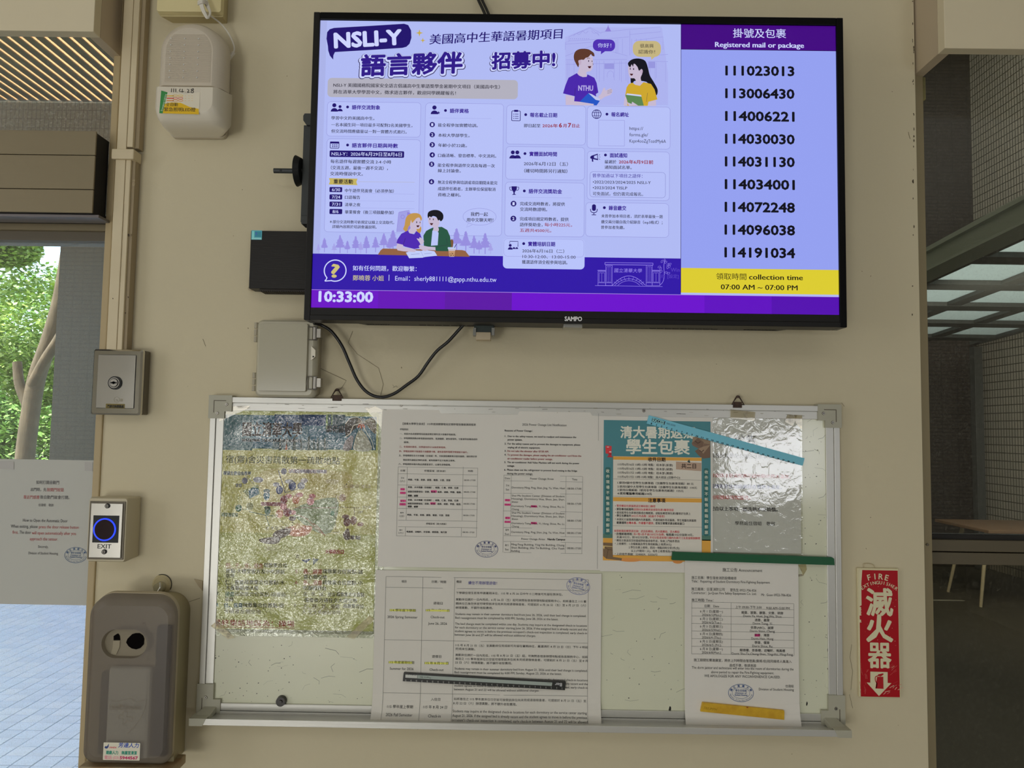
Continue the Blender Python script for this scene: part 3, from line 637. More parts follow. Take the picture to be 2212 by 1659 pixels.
# beige lead
fr_(*A); S.rrect(243, 745, 2304, 978, 45, (178, 176, 190), 1)
S.T('NSLI-Y 美國國務院國家安全語言倡議高中生華語獎學金暑期中文項目（美國高中生）', 303, 845, 2110, 49, TX, 3, bold=.016)
S.T('將在清華大學學習中文，徵求語言夥伴，歡迎同學踴躍報名！', 303, 918, 1632, 49, TX, 3, bold=.016)
def card(f0, x0, y0, f1, x1, y1, fill=True):
    X0, Y0 = f0[0] + x0 / f0[2], f0[1] + y0 / f0[2]; X1, Y1 = f1[0] + x1 / f1[2], f1[1] + y1 / f1[2]
    fr_(0, 0, 1)
    if fill: S.rrect(X0, Y0, X1, Y1, 8, CARD, .6)
    S.srrect(X0, Y0, X1, Y1, 8, .8, LN, .9)
card(A, 240, 1003, A, 1245, 1390); card(A, 235, 1405, C, 1225, 872); card(A, 1305, 1018, C, 2128, 905)
card(B, 175, 1040, B, 1028, 1475); card(B, 1050, 1052, B, 1948, 1520); card(B, 168, 1490, Dd, 1018, 298); card(B, 1050, 1540, Dd, 1940, 520)
card(Dd, 160, 318, Dd, 1012, 915); card(Dd, 1033, 540, Dd, 1932, 920)
def head(x, y, x1, t, em=54):
    S.circ(x, y - 25, 16, NV, 2, n=14); S.T(t, x + 48, y + 2, x1, em, PU, 3, bold=.03)
def person(x, y, r, c=NV):
    S.circ(x, y, r, c, 2, n=14); S.ell(x, y + r * 3.0, r * 1.75, r * 1.75, c, 2, a0=0, a1=180, n=12)
fr_(*A); person(313, 1043, 23); person(375, 1058, 17); head(457, 1087, 810, '語伴交流對象')
for t, y, x1 in (('學習中文的美國高中生。', 1200, 748), ('一名本國生同一項目最多可配對2名美國學生，', 1273, 1160), ('但交流時間應儘量以一對一實體方式進行。', 1343, 1098)): S.T(t, 280, y, x1, 44, TX, 3, bold=.016)
S.srrect(270, 1440, 362, 1510, 8, 7, NV, 2); S.rect(268, 1437, 364, 1460, NV, 2)
for x in (296, 318, 340):
    for y in (1474, 1492): S.rect(x - 7, y - 5, x + 7, y + 5, NV, 2)
head(457, 1500, 1002, '語言夥伴日期與時數')
S.rrect(263, 1533, 1070, 1614, 12, NV, 2); S.T('NSLI-Y：2026年6月29日至8月6日', 283, 1592, 1046, 52, WH, 3, bold=.012)
fr_(*C)
for t, x, y, x1 in (('每名語伴每週實體交流 2-4 小時', 272, 114, 930), ('（交流五週，最後一週不交流），', 275, 182, 895), ('交流時僅說中文。', 268, 247, 622)): S.T(t, x, y, x1, 46, TX, 3, bold=.016)
S.poly([(255, 276), (566, 282), (552, 318), (564, 352), (252, 345), (266, 310)], (196, 178, 96), 1.5); S.T('重要活動', 305, 336, 515, 54, TX, 3, bold=.02); S.h(570, 314, 1185, 2.5, (180, 172, 150), 1.5)
for i, (d, t, x1, y) in enumerate((('6/30', '中午語伴見面會（必須參加）', 958, 430), ('7/24', '口語報告', 593, 503), ('7/31', '清華之夜', 595, 583), ('8/6', '畢業餐會（後三項鼓勵參加）', 957, 663))):
    y0 = (372, 452, 530, 610)[i]; S.rrect(261, y0, 398, y0 + 57, 10, NV, 2); S.T(d, 287 if i < 3 else 294, y0 + 45, 376 if i < 3 else 358, 48, WH, 3, bold=.015)
    S.T(t, 428, y, x1, 44, TX, 3, bold=.016)
    if i < 3: S.h(425, (440, 520, 598)[i], 1183, 2, LN, 1.5)
S.T('＊部分交流時數可依規定以線上交流取代，', 262, 768, 962, 41, TX, 3, bold=.014); S.T('詳細內容將於培訓會議說明。', 290, 820, 772, 41, TX, 3, bold=.014)
fr_(*A); person(1400, 1068, 24); S.poly([(1445 + (19 if k % 2 == 0 else 8) * math.sin(k * math.pi / 5), 1125 - (19 if k % 2 == 0 else 8) * math.cos(k * math.pi / 5)) for k in range(10)], NV, 2.2)
head(1520, 1125, 1772, '語伴資格'); S.h(1345, 1180, 2020, 2, LN, 1.5)
def num(x, y, t, r=30): S.circ(x, y, r, NV, 2, n=18); S.T(t, x - r * .33, y + r * .5, x + r * .33, r * 1.45, WH, 3, bold=.03)
for k, (y, t, x1) in enumerate(((1253, '能全程參加實體培訓。', 1870), (1363, '本校大學部學生。', 1782), (1472, '年齡小於22歲。', 1752), (1582, '口齒清晰、發音標準、中文流利。', 2070))):
    num(1376, y, str(k + 1)); S.T(t, 1440, y + 25, x1, 44, TX, 3, bold=.016)
fr_(*C); num(1370, 125, '5'); num(1368, 315, '6')
for t, y, x1 in (('能全程參與語伴交流及每週一次', 155, 2055), ('線上討論會。', 214, 1685), ('無法全程參與培訓或項目期間未能完', 340, 2083), ('成語伴任務者，主辦單位保留取消', 410, 2063), ('資格之權利。', 476, 1685)): S.T(t, 1437, y, x1, 44, TX, 3, bold=.016)
S.ell(1890, 695, 184, 95, CARD, 1.2, n=28); S.ell(1890, 695, 184, 95, LN, 1.4, n=28, wd=4); S.line([(1768, 765), (1745, 810), (1810, 785)], 4, LN, 1.4)
S.T('我們一起', 1793, 688, 1980, 48, TX, 3, bold=.016); S.T('用中文聊天吧！', 1750, 750, 2038, 48, TX, 3, bold=.016)
# column 3 / 4
fr_(*B); S.srrect(230, 1105, 320, 1212, 8, 7, NV, 2); S.rect(255, 1093, 297, 1115, NV, 2)
for y in (1140, 1163, 1186): S.circ(250, y, 5, NV, 2, n=8); S.h(262, y, 302, 6, NV, 2)
head(380, 1170, 720, '報名截止日期'); S.T('即日起至', 362, 1284, 540, 46, TX, 3, bold=.016); S.T('2026年', 562, 1285, 728, 46, RED, 3, bold=.02); S.T('6', 742, 1283, 772, 68, RED, 3, bold=.03); S.T('月', 785, 1285, 822, 46, RED, 3, bold=.02); S.T('7', 840, 1283, 872, 68, RED, 3, bold=.03); S.T('日止', 884, 1285, 968, 46, RED, 3, bold=.02)
S.circ(1150, 1140, 50, NV, 2, n=24, wd=7); S.ell(1150, 1140, 22, 50, NV, 2, n=20, wd=6); S.h(1102, 1124, 1198, 5, NV, 2); S.h(1102, 1156, 1198, 5, NV, 2); S.v(1150, 1092, 1188, 5, NV, 2)
head(1262, 1165, 1498, '報名網址'); S.srrect(1173, 1205, 1452, 1487, 3, 4, LN, 1.5)
for t, y, x1 in (('https://', 1312, 1655), ('forms.gle/', 1380, 1708), ('Kspn4ooZgTozdMy6A', 1448, 1902)): S.T(t, 1506, y, x1, 54, TX, 3)
person(240, 1555, 22); person(289, 1555, 22); head(372, 1593, 718, '實體面試時間')
fr_(*Dd); S.T('2026年6月12日（五）', 360, 140, 838, 49, TX, 3, bold=.008); S.T('（確切時間將另行通知）', 364, 217, 832, 48, TX, 3, bold=.016)
S.poly([(225, 365), (285, 365), (282, 400), (262, 428), (260, 445), (278, 457), (230, 457), (248, 445), (246, 428), (228, 400)], NV, 2); S.curve([(222, 375), (206, 376), (212, 405), (232, 410)], 6, NV, 2); S.curve([(288, 375), (304, 376), (298, 405), (278, 410)], 6, NV, 2)
head(365, 440, 773, '語伴交流獎助金'); S.h(230, 482, 880, 2, LN, 1.5); num(248, 553, '1', 32); num(246, 715, '2', 32)
for t, x, y, x1, c in (('完成交流時數者，將提供', 318, 573, 805, TX), ('交流時數證明。', 318, 634, 612, TX), ('完成項目規定時數者，提供', 316, 738, 845, TX), ('語伴獎助金，', 316, 800, 562, TX), ('每小時225元，', 585, 801, 882, RED), ('五週共4500元。', 316, 862, 658, RED)): S.T(t, x, y, x1, 45, c, 3, bold=.016 if c is TX else .015)
fr_(0, 0, 1); S.rrect(1060 + 137 / 5.027, 330 + 925 / 5.027, 1060 + 1018 / 5.027, 330 + 1268 / 5.027, 9, BG2, 1.6); S.srrect(1060 + 145 / 5.027, 330 + 932 / 5.027, 1060 + 1010 / 5.027, 330 + 1135 / 5.027, 8, .6, LN, 1.8)
fr_(*Dd); S.line([(205, 985), (208, 962), (297, 964), (296, 1020)], 7, NV, 2); S.circ(212, 1006, 16, NV, 2, n=12); S.ell(212, 1052, 26, 28, NV, 2, a0=0, a1=180, n=10); S.ell(252, 1045, 17, 20, NV, 2, a0=0, a1=180, n=8); S.ell(283, 1045, 15, 20, NV, 2, a0=0, a1=180, n=8)
head(358, 1012, 698, '實體培訓日期'); S.T('2026年6月16日（二）', 343, 1085, 798, 46, TX, 3, bold=.008); S.T('10:30-12:00、13:00-15:00', 345, 1147, 922, 48, TX, 3); S.T('獲選語伴須全程參與培訓。', 340, 1207, 832, 46, TX, 3, bold=.016)
S.poly([(1080, 45), (1095, 32), (1162, 10), (1166, 82), (1112, 70), (1115, 98), (1100, 98), (1096, 66), (1082, 62)], NV, 2); S.poly([(1122, 36), (1156, 24), (1158, 66), (1122, 58)], CARD, 2.2)
for p in ([(1175, 30), (1186, 18)], [(1178, 47), (1190, 47)], [(1175, 64), (1186, 74)]): S.line(p, 5, NV, 2)
head(1246, 50, 1480, '面試通知'); S.T('最遲於', 1237, 118, 1364, 44, TX, 3, bold=.016); S.T('2026年6月9日前', 1392, 120, 1764, 48, RED, 3, bold=.02); S.T('通知面試名單。', 1237, 177, 1530, 44, TX, 3, bold=.016)
S.srrect(1078, 205, 1896, 490, 35, 3, (110, 110, 180), 1.5)
for t, y, x1, c in (('曾參加過以下項目之語伴：', 268, 1648, PU), ('•2022/2023/2024/2025 NSLI-Y', 333, 1738, TX), ('•2023/2024 TISLP', 395, 1482, TX), ('可免面試，但仍需完成報名。', 465, 1654, TX)): S.T(t, 1108, y, x1, 46 if y != 268 else 48, c, 3, bold=.008)
S.rrect(1100, 560, 1142, 632, 20, NV, 2); S.curve([(1083, 610), (1090, 640), (1120, 652), (1150, 640), (1158, 610)], 8, NV, 2); S.v(1120, 652, 676, 8, NV, 2); S.h(1096, 674, 1144, 8, NV, 2)
head(1234, 622, 1470, '錄音繳交')
for t, y, x1 in (('未曾參加本項目者，須於表單最後一題', 705, 1868), ('繳交兩分鐘自我介紹錄音（mp3格式）；', 768, 1865), ('曾參加者免繳。', 828, 1452)): S.T(t, 1200, y, x1, 42, TX, 3, bold=.012)
# gate drawing
GP = (150, 132, 236)
S.srrect(1240, 1192, 1762, 1222, 3, 5, GP, 2); S.h(1240, 1213, 1762, 3, GP, 2)
for x0, x1, y0 in ((1250, 1318, 1222), (1688, 1752, 1222), (1166, 1247, 1290), (1754, 1836, 1290)):
    S.srrect(x0, y0, x1, 1443, 2, 4, GP, 2); S.srrect(x0 + 12, y0 + 15, x1 - 12, 1405, 2, 3, GP, 2); S.v((x0 + x1) / 2, y0 + 15, 1405, 3, GP, 2); S.h(x0, 1412, x1, 4, GP, 2)
S.h(1160, 1278, 1247, 8, GP, 2); S.h(1754, 1278, 1838, 8, GP, 2)
S.curve([(1320, 1440), (1380, 1385), (1440, 1350), (1500, 1338), (1560, 1350), (1620, 1385), (1680, 1440)], 5, GP, 2); S.curve([(1345, 1440), (1400, 1398), (1450, 1376), (1500, 1368), (1550, 1376), (1600, 1398), (1655, 1440)], 4, GP, 2); S.curve([(1380, 1440), (1430, 1405), (1500, 1390), (1570, 1405), (1620, 1440)], 4, GP, 2)
for a in range(-60, 61, 15):
    t = math.radians(a); S.line([(1500 + 190 * math.sin(t) , 1455 - 105 * math.cos(t)), (1500 + 150 * math.sin(t), 1455 - 72 * math.cos(t))], 3.5, GP, 2)
S.h(1132, 1443, 1865, 4, GP, 2); S.T('國立清華大學', 1340, 1300, 1640, 50, GP, 3, skew=.1)
S.curve([(1835, 1440), (1870, 1400), (1885, 1330), (1880, 1230), (1890, 1165)], 5, GP, 2)
for x, y, a in ((1860, 1180, 60), (1890, 1170, 100), (1900, 1190, 40), (1830, 1240, 30), (1845, 1260, 70), (1925, 1215, 50), (1945, 1210, 20), (1920, 1245, 80), (1905, 1300, 0), (1930, 1310, 30), (1850, 1290, 50), (1940, 1235, 60)): S.ell(x, y, 17, 9, GP, 2, rot=a, n=10, wd=3)
S.T('Win', 1955, 1292, 2052, 62, (92, 70, 195), 2.6); S.T('[設定]', 1920, 1363, 2040, 48, (92, 70, 195), 2.6); S.T('啟', 1845, 1360, 1890, 44, (80, 56, 188), 2.6)
# footer
fr_(*C); S.ell(322, 1280, 120, 118, WH, 2, n=36, wd=12, a0=-112, a1=222); S.curve([(235, 1355), (225, 1375), (212, 1392), (235, 1392), (285, 1388)], 11, WH, 2)
S.T('?', 282, 1350, 364, 205, (205, 190, 120), 3, bold=.03)
S.T('如有任何問題，歡迎聯繫：', 513, 1280, 1206, 63, WH, 3, bold=.014); S.T('鄭曉蓉 小姐', 513, 1388, 850, 66, (205, 195, 140), 3, bold=.006); S.v(908, 1325, 1390, 6, WH, 3); S.T('Email：sherly881111@gapp.nthu.edu.tw', 973, 1394, 2073, 74, WH, 3)
S.T('10:33:00', 147, 1613, 728, 158, WH, 3, bold=.045)
# couple at the table, trees, tower
def ptree(x, y, h, c=(150, 142, 222), L=1):
    S.line([(x, y), (x + 2, y - h * .75)], max(5, h * .05), c, L)
    for k in range(9):
        a = -h * .35 - k * h * .075; wv = h * .30 * (1 - k / 10) * random.uniform(.7, 1.1)
        S.line([(x, y + a * .9), (x + random.choice((-1, 1)) * wv, y + a - h * .05)], 4, c, L)
        S.blob([(x - wv, y + a), (x - wv * .4, y + a - h * .07), (x + wv * .3, y + a - h * .09), (x + wv, y + a - h * .01), (x + wv * .4, y + a + h * .03), (x - wv * .5, y + a + h * .035)], c, L, 2)
for x, y, h in ((205, 1080, 150), (375, 1090, 190), (455, 1090, 130), (545, 1092, 180), (600, 1092, 120), (660, 1094, 185), (760, 1080, 160), (140, 1085, 90), (310, 1088, 100), (850, 1060, 180), (950, 1090, 240), (915, 1080, 150), (1640, 1060, 230), (1740, 1080, 220), (1830, 1095, 190), (1885, 1095, 140), (1950, 1100, 220), (2010, 1098, 110)): ptree(x, y, h, (150, 142, 222) if h > 120 else (165, 162, 230), .95)
S.poly([(1020, 640), (1130, 622), (1140, 690), (1100, 860), (990, 860), (1010, 650)], (160, 160, 228), .95); S.poly([(1105, 640), (1160, 668), (1140, 860), (1100, 860)], MID, 1); S.circ(1055, 695, 20, MID, 1.1, wd=5, n=18); S.line([(990, 860), (1012, 650), (1120, 625)], 4, MID, 1.1)
S.poly([(785, 1108), (815, 1060), (840, 1040), (1700, 1057), (1735, 1066), (1785, 1130)], (146, 98, 66), 1.7)
S.blob([(1575, 950), (1600, 948), (1605, 985), (1590, 1060), (1570, 1060)], (120, 85, 55), 1.6)
S.blob([(1060, 830), (1075, 790), (1090, 710), (1125, 670), (1185, 655), (1240, 668), (1265, 715), (1250, 740), (1230, 700), (1190, 690), (1160, 720), (1150, 780), (1120, 800), (1100, 870), (1085, 880), (1080, 850)], (192, 148, 78), 2)
S.blob([(1205, 830), (1252, 800), (1255, 850), (1230, 880)], (192, 148, 78), 1.9)
S.blob([(1190, 690), (1230, 695), (1252, 740), (1256, 780), (1235, 825), (1205, 830), (1198, 860), (1150, 880), (1118, 850), (1140, 820), (1135, 790), (1150, 720)], SKN, 2.2)
S.blob([(1150, 700), (1200, 670), (1255, 690), (1262, 720), (1235, 705), (1205, 712), (1175, 745), (1155, 760)], (192, 148, 78), 2.4)
S.ell(1207, 755, 5, 11, OUT, 2.6); S.ell(1243, 757, 4, 10, OUT, 2.6); S.poly([(1203, 790), (1238, 788), (1228, 808), (1212, 808)], (70, 20, 30), 2.6)
S.poly([(1110, 845), (1130, 875), (1180, 885), (1203, 850), (1245, 880), (1262, 930), (1240, 1035), (1180, 1045), (1080, 1020), (988, 980), (1000, 940), (1040, 880)], (76, 40, 176), 2.3)
S.poly([(998, 985), (1060, 1000), (1060, 1025), (1150, 1040), (1200, 1055), (1190, 1080), (1060, 1070), (1000, 1060), (985, 1030)], SKN, 2.5); S.line([(1060, 1000), (1085, 930)], 3, OUT, 2.6)
S.poly([(1205, 930), (1235, 935), (1240, 915), (1270, 935), (1288, 960), (1275, 995), (1250, 1000), (1235, 970)], SKN, 2.7)
S.blob([(1335, 690), (1370, 700), (1430, 710), (1450, 730), (1455, 770), (1440, 800), (1448, 840), (1420, 870), (1385, 850), (1388, 810), (1350, 790), (1332, 740)], SKN, 2.2)
S.blob([(1325, 675), (1340, 640), (1390, 622), (1450, 628), (1492, 665), (1495, 715), (1470, 745), (1455, 730), (1440, 735), (1420, 700), (1385, 688), (1365, 700), (1345, 692), (1332, 712)], (16, 16, 26), 2.6)
S.ell(1350, 720, 5, 11, OUT, 2.6); S.ell(1388, 724, 5, 11, OUT, 2.6); S.poly([(1350, 764), (1388, 766), (1375, 786), (1360, 784)], (70, 20, 30), 2.6)
S.poly([(1345, 830), (1390, 810), (1480, 805), (1540, 840), (1570, 910), (1582, 1010), (1570, 1070), (1420, 1068), (1400, 1040), (1285, 1010), (1280, 900), (1310, 850)], (38, 86, 66), 2.1)
S.poly([(1378, 845), (1430, 852), (1445, 870), (1435, 1005), (1362, 1010)], (186, 196, 246), 2.3); S.line([(1530, 930), (1540, 1000), (1420, 1025)], 3, OUT, 2.6)
S.poly([(1240, 1000), (1330, 1020), (1410, 1025), (1412, 1060), (1330, 1055), (1300, 1070), (1240, 1045), (1230, 1015)], SKN, 2.6)
S.poly([(1090, 1085), (1160, 1060), (1260, 1065), (1300, 1055), (1400, 1070), (1430, 1118), (1300, 1132), (1270, 1140), (1125, 1146)], (192, 204, 248), 2.4); S.line([(1250, 1068), (1285, 1135)], 3, LN, 2.6)
for p in ([(1145, 1105), (1240, 1098)], [(1290, 1098), (1370, 1090)]): S.line(p, 3, (110, 110, 170), 2.7)
S.poly([(1548, 1035), (1628, 1038), (1615, 1130), (1562, 1130)], (196, 186, 200), 2.7); S.rrect(1545, 1026, 1632, 1046, 6, (190, 205, 240), 2.8); S.poly([(1553, 1065), (1624, 1066), (1615, 1126), (1563, 1126)], (196, 150, 110), 2.8); S.line([(1615, 1035), (1640, 990)], 7, (50, 60, 110), 2.8)
for x, y in ((1570, 1100), (1585, 1112), (1600, 1098), (1575, 1120), (1605, 1116), (1590, 1092)): S.circ(x, y, 5, (40, 25, 30), 2.9, n=8)
# right panel
fr_(*E_); S.T('掛號及包裹', 755, 325, 1357, 122, WH, 3, bold=.008); S.T('Registered mail or package', 552, 430, 1560, 87, WH, 3, bold=.03)
fr_(0, 0, 1)
for i, t in enumerate(('111023013', '113006430', '114006221', '114030030', '114031130', '114034001', '114072248', '114096038', '114191034')):
    S.T(t, 1567.6 - .24 * i, 162.3 + 49.1 * i, 1714.9 + .2 * i, 30, (8, 8, 22), 3, bold=.035)
fr_(*F_); S.T('領取時間', 563, 970, 905, 84, (30, 26, 12), 3); S.T('collection time', 938, 968, 1548, 87, (25, 22, 10), 3, bold=.025); S.T('07:00 AM ~ 07:00 PM', 617, 1080, 1488, 84, (25, 22, 10), 3, bold=.022)
S.build('screen_picture', tv)['label'] = 'purple notice with cartoon students and parcel number list'
# ================================================================ wall things around the television
M_gun = mat('gunmetal', (.055, .06, .06), .5, metal=.3)
M_blk = mat('matt_black', (.012, .012, .012), .6)
mt = thing('tv_wall_bracket', 'dark steel bracket arm with round knob sticking out left of the television', 'bracket', (W(655, 360)[0], -.03, W(655, 480)[1]))
MB().boxpx(656, 270, 680, 480, .030, .050, M_gun).build('vertical_rail', M_gun, mt, bevel=.001)
MB().prismpx([(655, 250), (658, 245), (690, 245), (690, 270), (662, 270), (655, 260)], .02, .056).build('top_hook', M_gun, mt, bevel=.001)
MB().boxpx(651, 465, 690, 484, .025, .054, M_gun).build('lower_hook', M_gun, mt, bevel=.001)
zb_ = W(600, 365, .055)[1]
b = MB(); b.cyl((W(592, 365, .045)[0], -.045, zb_), (W(690, 365, .045)[0], -.045, zb_), .0048, n=14); b.cyl((W(606.5, 366, .05)[0], -.0500, zb_ - .0005), (W(606.5, 366, .05)[0], -.0494, zb_ - .0005), .0022, m=M_blk)
b.build('crossbar', M_gun, mt)
kx = W(648, 365, .045)[0]
MB().cyl((kx - .006, -.045, zb_), (kx + .004, -.045, zb_), .029, .024, n=28).build('knob', M_blk, mt, bevel=.001)
# black mini computer
pc = thing('mini_computer', 'flat black brushed computer box on the wall left of the television', 'computer', (W(600, 560)[0], -.02, W(600, 636)[1]))
a = W(542, 498, .040); c2 = W(680, 625, .040)
MB().box(a[0], c2[0] , -.040, -.006, c2[1], a[1]).build('case', mat('brushed_black', (.016, .014, .012), .45, spec=.3, bump=(30, .5, (1, 1, 1), .0005)), pc, bevel=.001)
bm_ = _m['brushed_black']; 
_mp = [q for q in bm_.node_tree.nodes if q.type == 'MAPPING'][0]; _mp.inputs['Scale'].default_value = (1.5, 1, 30); _mp.inputs['Rotation'].default_value = (0, math.radians(-52), 0)
b = MB(); b.box(a[0] + .018, c2[0], -.034, -.0, c2[1] - .0035, c2[1] + .002)
for i in range(26): b.box(a[0] + .02 + i * .0042, a[0] + .0222 + i * .0042, -.036, -.008, c2[1] - .0045, c2[1] - .003)
b.build('vented_base', mat('dark_brown_vent', (.035, .028, .022), .6), pc)
st = Canvas(.0402, rough=.4); st.rect(543.5, 497.5, 565.5, 518, (70, 140, 150), 1); st.rect(544.5, 499, 549, 517, (110, 175, 180), 2); st.rect(551, 500, 564, 512, (48, 112, 128), 2); st.rect(544, 513.5, 565, 517.5, (120, 185, 190), 2.5); st.rect(552.5, 502, 555, 508, (60, 90, 150), 3)
tag(st.build('sticker', pc), 'small teal square sticker in the upper left corner')
b = MB().cyl((W(540, 623, 0)[0], 0, W(540, 623, 0)[1]), (W(540, 623, .02)[0], -.02, W(540, 623, .02)[1]), .004, n=14); b.build('bracket_peg', mat('clear_plastic', seen((150, 140, 118)), .3), pc)
# grey junction box with latches
JB = seen((132, 128, 112))
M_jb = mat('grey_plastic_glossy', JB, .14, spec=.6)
jb = thing('junction_box', 'grey plastic junction box with two latches below the television corner', 'junction box', (W(615, 770)[0], -.03, W(615, 858)[1]))
x0, z1 = W(553, 689, .046); x1, z0 = W(670, 858, .046)
MB().loft([(0, x0 + .004, x1 + .006, z0 + .003, z1 - .002, .01, .01), (-.024, x0 + .003, x1 + .006, z0 + .002, z1 - .001, .01, .01)], n=6).build('body', mat('grey_plastic_shaded', seen((122, 116, 100)), .35), jb)  # box plastic toned down, side shade goes into the colour
b = MB(); b.loft([(-.0245, x0, x1 + .007, z0, z1, .011, .011), (-.035, x0, x1 + .006, z0, z1, .011, .011), (-.039, x0 + .004, x1 - .0, z0 + .004, z1 - .004, .008, .008)], n=6, cap0=False)
b.build('lid_rim', mat('grey_plastic_rim', seen((138, 134, 118)), .25), jb)
b = MB(); b.loft([(-.0391, x0 + .0065, x1 - .008, z0 + .010, z1 - .007, .003, .003), (-.046, x0 + .0075, x1 - .009, z0 + .011, z1 - .008, .003, .003)], n=3, cap0=False); b.build('lid_panel', M_jb, jb)
for (ya_, yb2) in ((696, 740), (804, 846)):
    z_a, z_b = W(551, ya_, .032)[1], W(551, yb2, .032)[1]; hgt = (z_a - z_b) / 3
    b = MB()
    for k in range(3): b.cyl((x0 - .004, -.032, z_b + hgt * k + .0008), (x0 - .004, -.032, z_b + hgt * (k + 1) - .0008), .0036, n=12)
    b.build('hinge', mat('grey_plastic_shaded', JB), jb)
M_st = mat('stainless', (.34, .32, .28), .35, metal=1)
for yc in (720, 827):
    b = MB(); xa, za = W(665, yc - 14, .042); xb, zb2 = W(683, yc + 14, .042)
    b.tube([(xb, -.036, za), (xa, -.0425, za), (xa - .001, -.0425, (za + zb2) / 2), (xa, -.0425, zb2), (xb, -.036, zb2)], .0013, n=6, sub=1)
    b.cyl((xb - .003, -.038, za - .001), (xb - .003, -.038, zb2 + .001), .0055, n=12)
    b.box(xb - .002, xb + .008, -.042, -.028, zb2 + .004, za - .003); b.build('latch', M_st, jb, bevel=.0005)
b = MB(); xt, ztp = W(674, 747, .045); b.prism([(xt - .002, ztp), (xt + .006, ztp - .008), (xt + .006, ztp - .020), (xt, ztp - .026), (xt - .002, ztp - .026)], .04, .043); b.cyl((xt + .0025, -.0432, ztp - .020), (xt + .0025, -.0425, ztp - .020), .0017, m=M_blk, n=10); b.build('lock_tab', mat('light_grey_tab', seen((165, 160, 145)), .4), jb)
# cables
pts = [(678, 698, .04), (694, 702, .03), (716, 716, .03), (738, 746, .028), (754, 782, .026), (772, 822, .022), (794, 848, .02), (822, 858, .02), (850, 851, .02), (878, 832, .022), (904, 812, .024), (925, 782, .03), (944, 758, .034), (968, 738, .04), (990, 714, .045), (1003, 700, .05)]
cb = MB().tube([(W(x, y, d)[0], -d, W(x, y, d)[1]) for x, y, d in pts], .0030, n=10, sub=4)
tag(cb.build('cable_loop', mat('black_rubber', (.012, .012, .012), .38)), 'thick black cable hanging in a loop between junction box and television', 'cable')
for i, (xa, xb) in enumerate(((1030, 1046), (1038, 1054))):
    cb = MB().tube([(W(xa - 6, -60, .01)[0], -.01, W(xa - 6, -60, .01)[1]), (W(xa, -10, .01)[0], -.012, W(xa, -10, .01)[1]), (W(xb - 4, 18, .03)[0], -.03, W(xb - 4, 18, .03)[1]), (W(xb + 8, 44, .05)[0], -.05, W(xb + 8, 44, .05)[1])], .0027 if i else .003, n=8)
    tag(cb.build('power_cable', M_blk), ('black cable running up the wall above the television, the left one of the pair', 'black cable running up the wall above the television, the right one of the pair')[i], 'cable')
pg = thing('cable_connector', 'beige and dark green plug hanging under the middle of the television', 'connector', (W(1045, 720)[0], -.04, W(1045, 740)[1]))
MB().boxpx(1024, 700, 1067, 722, .035, .052).build('socket', mat('dark_green_plastic', (.03, .045, .04), .5), pg, bevel=.001)
for q in (1022, 1062): MB().boxpx(q, 708, q + 6, 724, .033, .056).build('screw_ear', mat('grey_ear', (.3, .3, .27), .4), pg)
MB().boxpx(1028, 717, 1060, 734, .030, .055).build('plug', mat('beige_plastic', seen((142, 130, 108)), .5), pg, bevel=.001)
# ================================================================ whiteboard
wb = thing('whiteboard', 'scratched whiteboard with aluminium frame and tray under the television', 'whiteboard', (W(1130, 1200)[0], -.01, W(1130, 1560)[1]))
bx0, bz1 = W(455, 856, .018); bx1 = W(1814, 870, .018)[0]; bz0 = W(1200, 1562, .018)[1]; bz1 = W(1200, 868, .018)[1]
M_al = mat('anodised_aluminium', (.66, .65, .60), .38, metal=.55, bump=(12, .3, (1, 1, 40), .0003))
M_alv = mat('anodised_aluminium_v', (.66, .65, .60), .38, metal=.55, bump=(12, .3, (40, 1, 1), .0003))
M_board = mat('whiteboard_enamel', seen((163, 163, 144)), .12, spec=.5, noise=(3, .3, seen((157, 158, 139))))
MB().box(bx0 + .01, bx1 - .01, -.0118, -.001, bz0 + .02, bz1 - .008).build('writing_surface', M_board, wb)
FW = .0255
def rail_h(z0, z1):
    b = MB(); b.box(bx0, bx1, -.017, -.002, z1 - .0105, z1); b.box(bx0 + .008, bx1 - .008, -.0150, -.002, z0, z1 - .0112); b.box(bx0, bx1, -.0135, -.002, z0 + .002, z1 - .004); return b
rail_h(bz1 - FW, bz1).build('top_rail', M_al, wb, bevel=.0006)
zb3 = W(1200, 1532, .016)[1]
b = MB(); b.box(bx0 + .01, bx1 - .01, -.016, -.002, zb3 - .013, zb3); b.box(bx0 + .01, bx1 - .01, -.0175, -.002, zb3 - .030, zb3 - .014); b.build('bottom_rail', M_al, wb, bevel=.0008)
def rail_v(x, s):
    b = MB(); xa, xb = sorted((x, x + s * .0105)); b.box(xa, xb, -.017, -.002, bz0 + .01, bz1 - .01); xa, xb = sorted((x + s * .0112, x + s * FW)); b.box(xa, xb, -.0150, -.002, bz0 + .01, bz1 - .01)
    xa, xb = sorted((x + s * .002, x + s * (FW - .003))); b.box(xa, xb, -.0135, -.002, bz0 + .01, bz1 - .01); return b
rail_v(bx0, 1).build('left_rail', M_alv, wb, bevel=.0006); rail_v(bx1, -1).build('right_rail', M_alv, wb, bevel=.0006)
M_cap = mat('grey_corner_plastic', seen((128, 126, 112)), .5)
cs = .041
